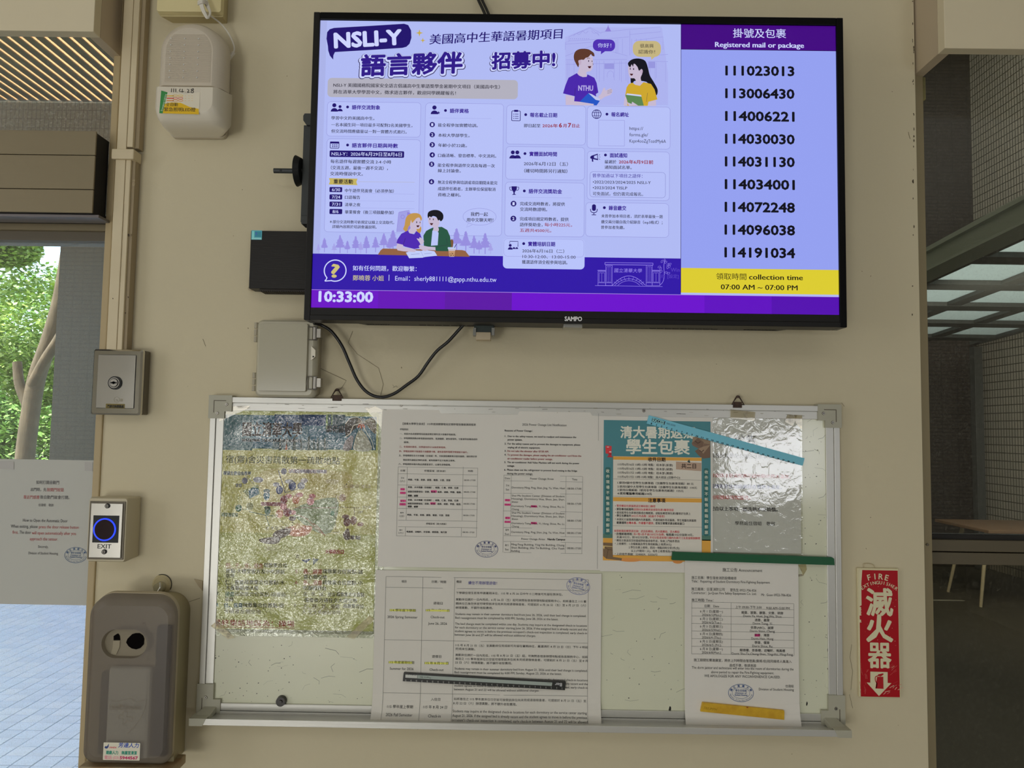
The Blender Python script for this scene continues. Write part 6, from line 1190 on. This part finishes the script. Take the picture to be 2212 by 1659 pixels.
for xx, yy, r in ((278, 508, 2.2), (244, 645, 1), (277, 642, 1.2), (271, 676, 1.2)): c.ell(xx, yy, r, r * 1.6, (50, 42, 32), 1, rot=20, n=8)
for xx, y0, y1 in ((272, 440, 610),): c.v(xx - 3, y0, y1, .35, (110, 100, 78), 1)
tag(c.build('embossed_mark', du), 'faint embossed mark ID-3')
# ================================================================ surface socket box and bundled cord
sb = thing('socket_box', 'yellowed cream socket box at the top above the emergency light', 'socket', (W(415, 20)[0], -.02, W(415, 50)[1]))
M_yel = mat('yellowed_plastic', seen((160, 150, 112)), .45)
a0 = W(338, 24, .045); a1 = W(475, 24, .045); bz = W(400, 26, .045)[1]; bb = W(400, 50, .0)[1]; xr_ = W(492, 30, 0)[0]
MB().loft([(0, a0[0] + .008, xr_, bb, bb + .16, .003, .003), (-.034, a0[0] + .001, a1[0] + .002, bz - .003, bb + .155, .003, .003)], n=3).build('back_box', mat('yellowed_plastic_shaded', seen((140, 130, 96)), .5), sb)  # back box is the cover plastic darkened, side shade in the colour
MB().loft([(-.0345, a0[0] - .001, a1[0] + .003, bz, bb + .16, .003, .003), (-.044, a0[0], a1[0] + .001, bz + .0015, bb + .158, .004, .004)], n=4).build('cover_plate', M_yel, sb)
x, z = W(486, 6, .02)
b = MB(); 
for k in range(20):
    t0, t1 = k * .314, (k + 1) * .314
    b.cyl((W(486, 5, .01)[0] + .0, -.012 - .006 * math.cos(t0), z + .009 * math.sin(t0)), (W(486, 5, .01)[0], -.012 - .006 * math.cos(t1), z + .009 * math.sin(t1)), .0005, n=5, caps=False)
b.build('knockout_ring', mat('dark_mark', (.05, .04, .03), .7), sb)
# emergency light
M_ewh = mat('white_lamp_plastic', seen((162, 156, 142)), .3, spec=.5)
M_elens = mat('frosted_lens', seen((150, 142, 128)), .22, spec=.5, bump=(1, .5, (1, 1, 500), .001))
el = thing('emergency_light', 'white wall emergency light with frosted domed lens and red indicator, upper left', 'lamp', (W(420, 170)[0], -.03, W(420, 300)[1]))
fx0 = W(337, 200, .070)[0]; fx1 = W(472, 200, .070)[0]; ftop = W(405, 47, .068)[1]; bbot = W(430, 301, .0)[1]; bxr = W(496, 200, 0)[0]; zm = W(400, 188, .07)[1]
zq = zm + .0
MB().loft([(-.001, fx0, bxr + .001, bbot - .001, ftop - .002, .055, .012), (-.010, fx0, bxr + .001, bbot - .001, ftop - .002, .055, .012)], n=12).build('back_plate', mat('white_lamp_shaded', seen((140, 132, 116)), .4), el)  # lamp plastic in a darker copy, shade of the sides painted in
MB().loft([(-.0105, fx0 + .001, bxr - .002, zm, ftop - .003, .055, .001), (-.045, fx0 + .001, fx1 + .010, zm, ftop - .001, .058, .001), (-.062, fx0 + .002, fx1 + .004, zm, ftop - .001, .060, .001), (-.070, fx0 + .006, fx1 - .003, zm, ftop - .006, .056, .001), (-.074, fx0 + .014, fx1 - .012, zm + .001, ftop - .015, .048, .001)], n=14).build('lens_dome', M_elens, el)
c0 = MB(); hz = ftop - .018; hw = (fx1 - fx0 - .032) / 2; xm_ = (fx0 + fx1) / 2 + .001
for k in range(52):
    z_ = zm + .008 + k * .00178
    if z_ > hz - .004: break
    t_ = max(0, z_ - (hz - .042)) / .042; ww = hw - .042 + .042 * math.sqrt(max(0, 1 - t_ * t_)); c0.box(xm_ - ww, xm_ + ww, -.0748, -.0738, z_, z_ + .0009)
c0.build('lens_ribs', M_elens, el)
l0 = MB()
for i in range(3):
    for j in range(7): l0.cyl((fx0 + .026 + i * .026, -.0745, zm + .016 + j * .0125), (fx0 + .026 + i * .026, -.0755, zm + .016 + j * .0125), .0012, n=8)
l0.build('led_dots', mat('led_white', (.75, .74, .7), .3), el)
MB().loft([(-.0105, fx0 + .001, bxr - .002, bbot, zm - .0006, .001, .012), (-.040, fx0 + .0, fx1 + .014, bbot + .001, zm - .0006, .001, .014), (-.062, fx0 + .0, fx1 + .004, bbot + .004, zm - .0006, .002, .018), (-.072, fx0 + .001, fx1 - .001, bbot + .012, zm - .0006, .002, .02), (-.077, fx0 + .006, fx1 - .008, bbot + .022, zm - .003, .002, .018)], n=10).build('lower_cover', M_ewh, el)
c = Canvas(.0772, rough=.4); c.frame(0, 0, 3.998)
c.poly([(1393, 790), (1500, 800), (1600, 815), (1728, 795), (1718, 988), (1380, 978)], (168, 162, 146), 1)
c.poly([(1410, 900), (1480, 885), (1560, 888), (1640, 925), (1716, 940), (1718, 988), (1380, 978)], (184, 140, 28), 1.4); c.poly([(1393, 782), (1448, 798), (1405, 980), (1376, 978)], (44, 106, 56), 1.8)
for y, cl in ((828, (190, 140, 40)), (849, (170, 50, 40)), (869, (196, 110, 50))):
    c.h(1440, y, 1500, 9, cl, 1.6); 
    for x in (1515, 1560): c.ell(x, y, 22, 8, cl, 1.6, n=10, wd=4)
    for x in (1595, 1625, 1652): c.h(x, y, x + 14, 4, (196, 150, 110), 1.6)
c.T('全自動', 1432, 918, 1536, 36, (30, 30, 32), 2, bold=.01); c.T('緊急照明LED燈', 1418, 962, 1688, 40, (30, 30, 32), 2, bold=.015)
vt, ft = glyphs('Emergency Lighting', .01); mxx = max(p[0] for p in vt); a_ = c.w(1404, 962); b_ = c.w(1440, 815); ln = math.hypot(b_[0] - a_[0], b_[1] - a_[1]); th = math.atan2(b_[1] - a_[1], b_[0] - a_[0]); kk = ln / mxx
c.put([(a_[0] + px * kk * math.cos(th) - pz * kk * 1.2 * math.sin(th), a_[1] + px * kk * math.sin(th) + pz * kk * 1.2 * math.cos(th)) for px, pz in vt], ft, (170, 190, 160), 2.5)
for pts in ([(1482, 765), (1480, 797)], [(1500, 765), (1499, 797)], [(1518, 766), (1518, 797)], [(1530, 795), (1534, 797)], [(1556, 768), (1550, 790), (1590, 792)], [(1575, 768), (1574, 800)], [(1600, 795), (1604, 797)], [(1615, 770), (1632, 780), (1618, 798), (1640, 796)], [(1668, 765), (1650, 775), (1668, 785), (1668, 800), (1650, 798), (1655, 785), (1672, 772), (1668, 765)]): c.curve(pts, 5, (28, 26, 26), 2)
c.build('sticker', el)
sx = W(485, 140, .03)
def side(px, py, d): x, z = W(px, py, d); return (x, -d, z)
for (px, py, r_, m_, nm) in ((484, 155, .0036, mat('red_led', (.6, .02, .02), .3, emit=((1, .03, .02), 2.5)), 'indicator_light'), (484, 120, .0022, M_blk, 'test_hole')):
    p = side(px, py, .034); MB().cyl(p, (p[0] + .004, p[1] - .003, p[2]), r_, n=12).build(nm, m_, el)
p = side(485, 139, .032); MB().box(p[0] - .001, p[0] + .0035, p[1] - .0035, p[1] + .0035, p[2] - .008, p[2] + .008).build('switch_slot', M_blk, el)
M_cord = mat('pale_grey_cord', seen((162, 158, 148)), .4)
pt = [(432, -20, .06), (437, 4, .062), (441, 22, .066), (452, 32, .05), (478, 52, .03), (496, 76, .022), (505, 98, .022), (505, 112, .024), (497, 126, .028)]
MB().tube([side(*q_) for q_ in pt], .0016, n=7, sub=5).build('power_cord', M_cord, el)
b = MB()
for k in range(6): t = k / 5; a_ = side(505 - 8 * t, 113 + 13 * t, .024 + .004 * t); c_2 = side(503 - 8 * t, 116 + 13 * t, .024 + .004 * t); b.cyl(a_, c_2, .0036 - .0002 * k, n=10)
b.build('strain_relief', M_cord, el)
bd = MB()
for k in range(5):
    o_ = k * 1.6; bd.tube([side(428 + o_, -40, .064), side(430 + o_, 0, .066 + .001 * k), side(436 + o_ * .9, 22, .068), side(446 + o_ * .5, 37 + (k % 2) * 3, .066), side(453 + o_ * .3, 28, .062), side(443 + o_, 8, .06), side(437 + o_, -10, .06)], .0015, n=6, sub=4)
for k in range(3): bd.tube([side(428, 4 + k * 3, .064), side(436, 0 + k * 3, .072), side(446, 3 + k * 3, .064), side(448, 8 + k * 3, .06)], .0016, n=6)
tag(bd.build('cord_bundle', M_cord), 'pale grey cord tied in a bundle hanging over the socket box', 'cord')
# ================================================================ key switch
ks = thing('key_switch', 'shiny steel key switch plate beside the left door, black keyhole in the middle', 'switch', (W(253, 828)[0], -.03, W(253, 900)[1]))
kx0, kz1 = W(202, 754, .030); kx1, kz0 = W(302, 897, .030)
MB().box(kx0 + .001, kx1 + .001, -.021, -.001, kz0 + .001, kz1 - .001).build('back_box', mat('dark_grey_box', seen((70, 64, 52)), .5), ks, bevel=.002)
M_mir = mat('polished_steel', (.66, .64, .58), .13, metal=1, bump=(10, .2, (1, 1, 1), .001))
MB().loft([(-.0215, kx0, kx1, kz0, kz1, .004, .004), (-.028, kx0, kx1, kz0, kz1, .004, .004), (-.031, kx0 + .003, kx1 - .003, kz0 + .003, kz1 - .003, .003, .003)], n=4, cap0=False, smooth=False).build('cover_plate', M_mir, ks)
b = MB(); ix0, ix1, iz0, iz1 = kx0 + .0115, kx1 - .0115, kz0 + .013, kz1 - .011
b.prism([(ix0, iz1), (ix0, iz0), (ix1, iz0), (ix1, iz1)], .030, .0325); b.build('inner_plate', mat('polished_steel_inner', (.62, .60, .55), .2, metal=1, bump=(8, .35, (1, 1, 1), .002)), ks, bevel=.0006)
b = MB()
for (xa, xb, za, zb__) in ((ix0 - .0008, ix0 - .0002, iz0, iz1), (ix1 + .0002, ix1 + .0008, iz0, iz1), (ix0, ix1, iz0 - .0008, iz0 - .0002), (ix0, ix1, iz1 + .0002, iz1 + .0008)): b.box(xa, xb, -.0314, -.029, za, zb__)
b.build('groove', M_blk, ks)
x, z = W(247.5, 827, .035); b = MB(); b.cyl((x, -.0325, z), (x, -.0355, z), .0125, n=28, m=M_blk); b.cyl((x, -.0356, z), (x, -.037, z), .0105, .010, n=28, m=M_st); b.cyl((x, -.0371, z), (x, -.0374, z), .0085, n=28, m=M_blk); b.cyl((x, -.0372, z), (x, -.0385, z), .0072, n=24, m=M_st)
b.build('lock_cylinder', M_st, ks)
b = MB(); b.cyl((x, -.0386, z), (x, -.0389, z), .0028, n=14, m=M_blk); b.box(x - .006, x + .006, -.0389, -.0386, z - .0015, z + .0015, M_blk); b.build('keyhole', M_blk, ks)
c = Canvas(.0327, rough=.5); c.frame(0, 830, 3.998); c.ell(1008, 134, 24, 24, (110, 104, 88), 1, n=20, wd=2); c.T('S', 998, 148, 1020, 30, (110, 104, 88), 1); c.T('鎖', 1036, 150, 1062, 28, (120, 114, 96), 1)
c.rect(915, 168, 1076, 210, (96, 84, 40), 1); c.srrect(920, 172, 1072, 206, 1, 2, (50, 44, 24), 1.6); c.T('門禁切換開關處', 928, 202, 1068, 26, (26, 24, 16), 2, bold=.04); c.build('name_label', ks)
# ================================================================ exit button
xb_ = thing('exit_button', 'no-touch door release box with glowing blue ring and EXIT plate', 'door release', (W(240, 1145)[0], -.04, W(240, 1215)[1]))
M_xw = mat('off_white_box', seen((142, 134, 112)), .45)
ex0, ez1 = W(192, 1074, .045); ex1, ez0 = W(273, 1215, .045); ex0 = W(188, 1145, .045)[0]; ex1 = W(274, 1145, .045)[0]; eb0 = W(300, 1145, 0)[0]
MB().loft([(-.001, ex0 + .003, ex1 + .0015, ez0 + .003, ez1 - .001, .004, .004), (-.040, ex0, ex1, ez0, ez1, .005, .005), (-.045, ex0 + .002, ex1 - .002, ez0 + .002, ez1 - .002, .004, .004)], n=5).build('back_box', M_xw, xb_)
g = .0055; 
MB().loft([(-.0451, ex0 + .004, ex1 - .004, ez0 + .005, ez1 - .007, .001, .001), (-.0465, ex0 + .004, ex1 - .004, ez0 + .005, ez1 - .007, .001, .001)], n=2).build('frame', mat('dark_bevel_frame', seen((66, 62, 54)), .3, metal=.7), xb_, bevel=.0006)
MB().box(ex0 + .0075, ex1 - .0075, -.049, -.0466, ez0 + .0085, ez1 - .0105).build('steel_plate', mat('brushed_plate', (.72, .70, .65), .25, metal=1, bump=(30, .06, (1, 1, 20), .0001)), xb_, bevel=.0006)
c = Canvas(.0491, rough=.4); c.frame(0, 830, 3.998)
c.rect(808, 1132, 1020, 1370, (16, 18, 18), 1)
c.T('EXIT', 842, 1418, 960, 54, (40, 40, 38), 1, bold=.01)
c.build('printing', xb_)
cx_, cz_ = W(226, 1144, .05); b = MB(); b.cyl((cx_ - .0, -.0493, cz_), (cx_, -.051, cz_), .0185, .018, n=36); b.build('sensor_lens', mat('dark_red_lens', (.02, .006, .010), .15), xb_)
b = MB(); n = 40; R0, R1 = .0182, .0208; vs_ = []; fs_ = []
for i in range(n):
    a = 2 * math.pi * i / n
    for (r_, y) in ((R0, -.0493), (R0, -.0508), (R1, -.0508), (R1, -.0493)): vs_.append((cx_ + r_ * math.cos(a), y, cz_ + r_ * math.sin(a)))
for i in range(n):
    for k in range(4): p, q_ = i * 4 + k, i * 4 + (k + 1) % 4; p2, q2 = ((i + 1) % n) * 4 + k, ((i + 1) % n) * 4 + (k + 1) % 4; fs_.append((p, q_, q2, p2))
b.add(vs_, fs_, None, True); b.build('blue_light_ring', mat('blue_glow', (.02, .05, .6), .3, emit=((.02, .06, 1.0), 1.0)), xb_)
for px, py in ((232, 1093), (225, 1192)):
    x, z = W(px, py, .05); b = MB(); b.cyl((x, -.049, z), (x, -.0515, z), .0045, .0042, n=16, m=M_blk); b.cyl((x, -.0516, z), (x, -.0522, z), .0028, n=12, m=M_st); b.box(x - .0025, x + .0025, -.0525, -.0522, z - .0005, z + .0005, M_blk); b.box(x - .0005, x + .0005, -.0525, -.0522, z - .0025, z + .0025, M_blk); b.build('screw', M_st, xb_)
# ================================================================ sanitiser dispenser
sd = thing('soap_dispenser', 'big grey wall dispenser with smoky translucent cover at the bottom left', 'dispenser', (W(290, 1480)[0], -.05, W(290, 1659)[1] - .02))
M_dbase = mat('grey_dispenser_plastic', seen((112, 104, 78)), .5)
M_cov = bpy.data.materials.new('smoky_cover'); M_cov.use_nodes = True
n_ = M_cov.node_tree.nodes; L_ = M_cov.node_tree.links; pb = n_['Principled BSDF']; pb.inputs['Base Color'].default_value = (*seen((88, 82, 76)), 1); pb.inputs['Roughness'].default_value = .3; pb.inputs['Specular IOR Level'].default_value = .4
tp = n_.new('ShaderNodeBsdfTransparent'); tp.inputs[0].default_value = (.85, .83, .78, 1); mx_ = n_.new('ShaderNodeMixShader'); mx_.inputs[0].default_value = .56
L_.new(tp.outputs[0], mx_.inputs[1]); L_.new(pb.outputs[0], mx_.inputs[2]); L_.new(mx_.outputs[0], n_['Material Output'].inputs[0])
FD = .102
sx0, sz1 = W(179, 1500, FD)[0], W(290, 1289, FD)[1]; sx1 = W(370, 1500, FD)[0]; bxr2 = W(404, 1500, .0)[0]; bt = W(340, 1277, 0)[1]
szb = W(290, 1655, FD)[1]
MB().loft([(-.001, sx0 + .006, bxr2, szb - .02, bt, .035, .006), (-.072, sx0 + .002, W(381, 1500, .072)[0], szb - .012, W(300, 1287, .072)[1], .036, .006)], n=10).build('base_shell', M_dbase, sd)
MB().loft([(-.0722, sx0 + .0005, W(379, 1500, .076)[0], szb - .004, sz1 + .0035, .036, .02), (-.080, sx0 + .0005, W(377, 1500, .08)[0], szb - .004, sz1 + .002, .036, .02)], n=10).build('cover_rim', mat('rim_grey', seen((128, 118, 96)), .4), sd)
from mathutils.geometry import tessellate_polygon
b = MB(); ox, oz = W(268, 1391, FD); ow, oh = W(317, 1391, FD)[0] - W(219, 1391, FD)[0], W(268, 1360, FD)[1] - W(268, 1422, FD)[1]
b.loft([(-.0802, sx0, W(376, 1500, .082)[0], szb - .003, sz1 + .001, .036, .02), (-.093, sx0 + .001, sx1 + .002, szb + .001, sz1 - .002, .035, .02), (-.0985, sx0 + .006, sx1 - .003, szb + .006, sz1 - .007, .031, .019), (-FD, sx0 + .015, sx1 - .011, szb + .014, sz1 - .016, .024, .016)], n=10, cap0=False, cap1=False)
outer = [Vector(v) for v in b.v[-44:]]
R = oh / 2; hw = ow / 2 - R; ov = [Vector((ox + sg * hw + R * math.cos(math.radians(a_)), -FD, oz + R * math.sin(math.radians(a_)))) for sg, rng in ((1, range(-90, 91, 12)), (-1, range(90, 271, 12))) for a_ in rng]
tris = tessellate_polygon([outer, ov]); b.add(outer + ov, [tuple(t_) for t_ in tris])
ov2 = [Vector((ox + (p.x - ox) * .96, -.094, oz + (p.z - oz) * .93)) for p in ov]; N = len(ov)
b.add(ov + ov2, [(i, (i + 1) % N, N + (i + 1) % N, N + i) for i in range(N)], None, True)
b.build('translucent_cover', M_cov, sd)
b = MB(); b.add([(p.x, -.0935, p.z) for p in ov2], [list(range(N))]); b.build('recess_plate', mat('recess_grey', seen((92, 84, 66)), .45), sd)
hx, hz = W(291, 1388, .095); b = MB(); pts_ = [W(*p, .095) for p in ((272, 1388), (275, 1380), (281, 1374), (285, 1370), (292, 1368), (301, 1368), (308, 1373), (311, 1380), (310, 1392), (303, 1400), (294, 1403), (284, 1401), (277, 1396))]
b.prism(pts_, .0936, .0945, mat('deep_black', (.004, .003, .003), .7, spec=.02)); b.prism([W(*p, .095) for p in ((245, 1374), (252, 1369.5), (255, 1369), (258, 1374), (259, 1383), (245, 1383))], .0936, .0945, _m['deep_black']); b.build('opening', _m['deep_black'], sd)
b = MB(); b.prism([W(*p, .095) for p in ((244.5, 1384), (259, 1384), (258, 1398), (251, 1414), (239, 1413), (243, 1400))], .0936, .0949); b.build('chute', mat('recess_grey_light', seen((106, 98, 78)), .4), sd)
# inner parts that show through the smoky cover
MB().box(sx0 + .022, sx0 + .040, -.090, -.0805, szb + .012, W(250, 1452, .09)[1]).build('sight_tube', mat('dim_tube', seen((70, 66, 56)), .5), sd, bevel=.008)
MB().box(W(233, 1500, .09)[0], W(326, 1500, .09)[0], -.094, -.0805, szb + .006, W(250, 1440, .09)[1]).build('inner_tank', mat('milky_tank', seen((205, 192, 165)), .5), sd, bevel=.012)
MB().box(W(330, 1500, .09)[0], W(362, 1500, .09)[0], -.088, -.0805, szb + .01, W(250, 1350, .09)[1]).build('motor_housing', M_blk, sd, bevel=.003)
c = Canvas(.1022, rough=.4); c.frame(0, 1245, 4.0)
for pts in ([(1060, 1170), (1100, 1170), (1100, 1215), (1140, 1215), (1140, 1250), (1100, 1250), (1075, 1275), (1060, 1275), (1060, 1230), (1028, 1230), (1028, 1200), (1060, 1200), (1060, 1170)], [(950, 1060), (1000, 1080), (1080, 1065), (1130, 1050), (1180, 1085), (1260, 1065), (1262, 1100), (1230, 1200), (1160, 1300), (1090, 1370)], [(945, 1150), (1220, 1148)]): c.curve(pts, 2.5, (84, 76, 64), 1)
c.T('HandProtector', 945, 1140, 1218, 46, (84, 76, 64), 1)
c.ell(1243, 405, 12, 13, (80, 72, 66), 1, n=16, wd=3)
c.build('embossed_emblem', sd)
c = Canvas(.1024, rough=.5); c.frame(0, 1245, 4.0)
c.rrect(896, 1434, 1206, 1592, 6, (166, 162, 146), 1); c.poly([(903, 1475), (915, 1465), (925, 1470), (942, 1442), (938, 1475), (925, 1488), (908, 1485)], (30, 46, 92), 2)
c.T('FANDA', 945, 1484, 1005, 18, (160, 60, 70), 2, bold=.03, skew=.3); c.T('芳達人力', 1022, 1478, 1196, 42, (36, 60, 130), 2, bold=.02, skew=.15); c.T('建廠人力　無塵室清潔', 917, 1536, 1182, 32, (40, 110, 92), 2, bold=.03); c.T('電話:(03)', 902, 1580, 1028, 34, (176, 84, 110), 2); c.T('5944567', 1036, 1579, 1190, 34, (150, 40, 80), 2, bold=.05)
c.build('sticker', sd)
MB().box(sx0 - .004, sx1 + .004, -.098, -.04, szb - .02, szb - .0045).build('rusty_drip_edge', mat('rusty_edge', (.30, .17, .07), .6, noise=(40, .2, (.42, .34, .2))), sd, bevel=.002)
# suction hook above the dispenser
sh = thing('suction_hook', 'clear round suction hook stuck on the wall above the dispenser', 'hook', (W(348, 1262)[0], 0, W(348, 1277)[1]))
x, z = W(348, 1263, .004); b = MB(); b.cyl((x, -.0005, z), (x, -.004, z), .0185, .015, n=30); b.cyl((x, -.004, z), (x, -.0048, z), .014, n=30); b.build('suction_pad', mat('pad_clear', seen((138, 128, 98)), .12, spec=.8), sh)
b = MB(); b.cyl((x, -.005, z - .004), (x, -.016, z - .004), .0105, .009, n=24); b.build('stem', mat('clear_knob', seen((120, 114, 90)), .08, spec=1, coat=1), sh)
MB().tube([(x + .004, -.017, z + .006), (x + .007, -.022, z - .001), (x + .004, -.024, z - .009), (x - .001, -.020, z - .010)], .0022, n=8).build('metal_hook', M_mir, sh)
b = MB()
for k in range(14): a0_, a1_ = math.radians(-30 + k * 10), math.radians(-20 + k * 10); b.cyl((x + .0186 * math.cos(a0_), -.0014, z + .0186 * math.sin(a0_)), (x + .0186 * math.cos(a1_), -.0014, z + .0186 * math.sin(a1_)), .0006, n=5, caps=False)
b.build('dark_rim', M_blk, sh)  # thin black arc along part of the pad edge
# ================================================================ notice on the glass door
GD = -.046
dn = thing('door_notice', 'white how-to-open notice sheet taped to the left glass door', 'notice', (W(90, 1150, GD)[0], .045, W(90, 1310, GD)[1]))
sheet('paper', -90, 990, 200, 1308, GD + .0006, mat('door_paper', seen((140, 140, 134)), .8), dn, n=2)
c = Canvas(GD + .0009); c.frame(0, 830, 3.998); DK_ = (58, 56, 58); DR_ = (128, 62, 62)
for t, x, y, x1, em, cl in (('如何打開自動門', 312, 862, 510, 34, DK_), ('出門時，先', 264, 924, 400, 34, DK_), ('按開門按鈕', 404, 926, 550, 34, DR_), ('靠近門感應', 203, 990, 340, 34, DR_), ('後自動門就會打開。', 345, 990, 600, 34, DK_), ('住宿組　敬啟', 332, 1054, 462, 26, DK_), ('How to Open the Automatic Door', 197, 1187, 583, 38, DK_), ('When exiting, please', 92, 1238, 325, 38, DK_), ('press the door release button', 336, 1243, 680, 38, DR_), ('first.', 108, 1290, 158, 38, DR_), ('The door', 168, 1291, 268, 38, DK_), ('will open automatically after you', 275, 1296, 656, 38, DR_), ('approach the sensor.', 257, 1347, 500, 38, DR_), ('Sincerely,', 328, 1413, 416, 32, DK_), ('Division of Student Housing', 246, 1468, 500, 32, DK_)): c.T(t, x, y, x1, em, cl, 2)
c.stamp(655, 1476, 96, 66, (60, 78, 104), 2)
c.build('printing', dn)
tape2 = mat('grey_tape', seen((132, 130, 126)), .5)
for pts in ([(-20, 995), (30, 997), (30, 1014), (-20, 1012)], [(183, 998), (200, 999), (200, 1018), (183, 1017)]): MB().prismpx(pts, GD + .001, GD + .0013).build('tape', tape2, dn)
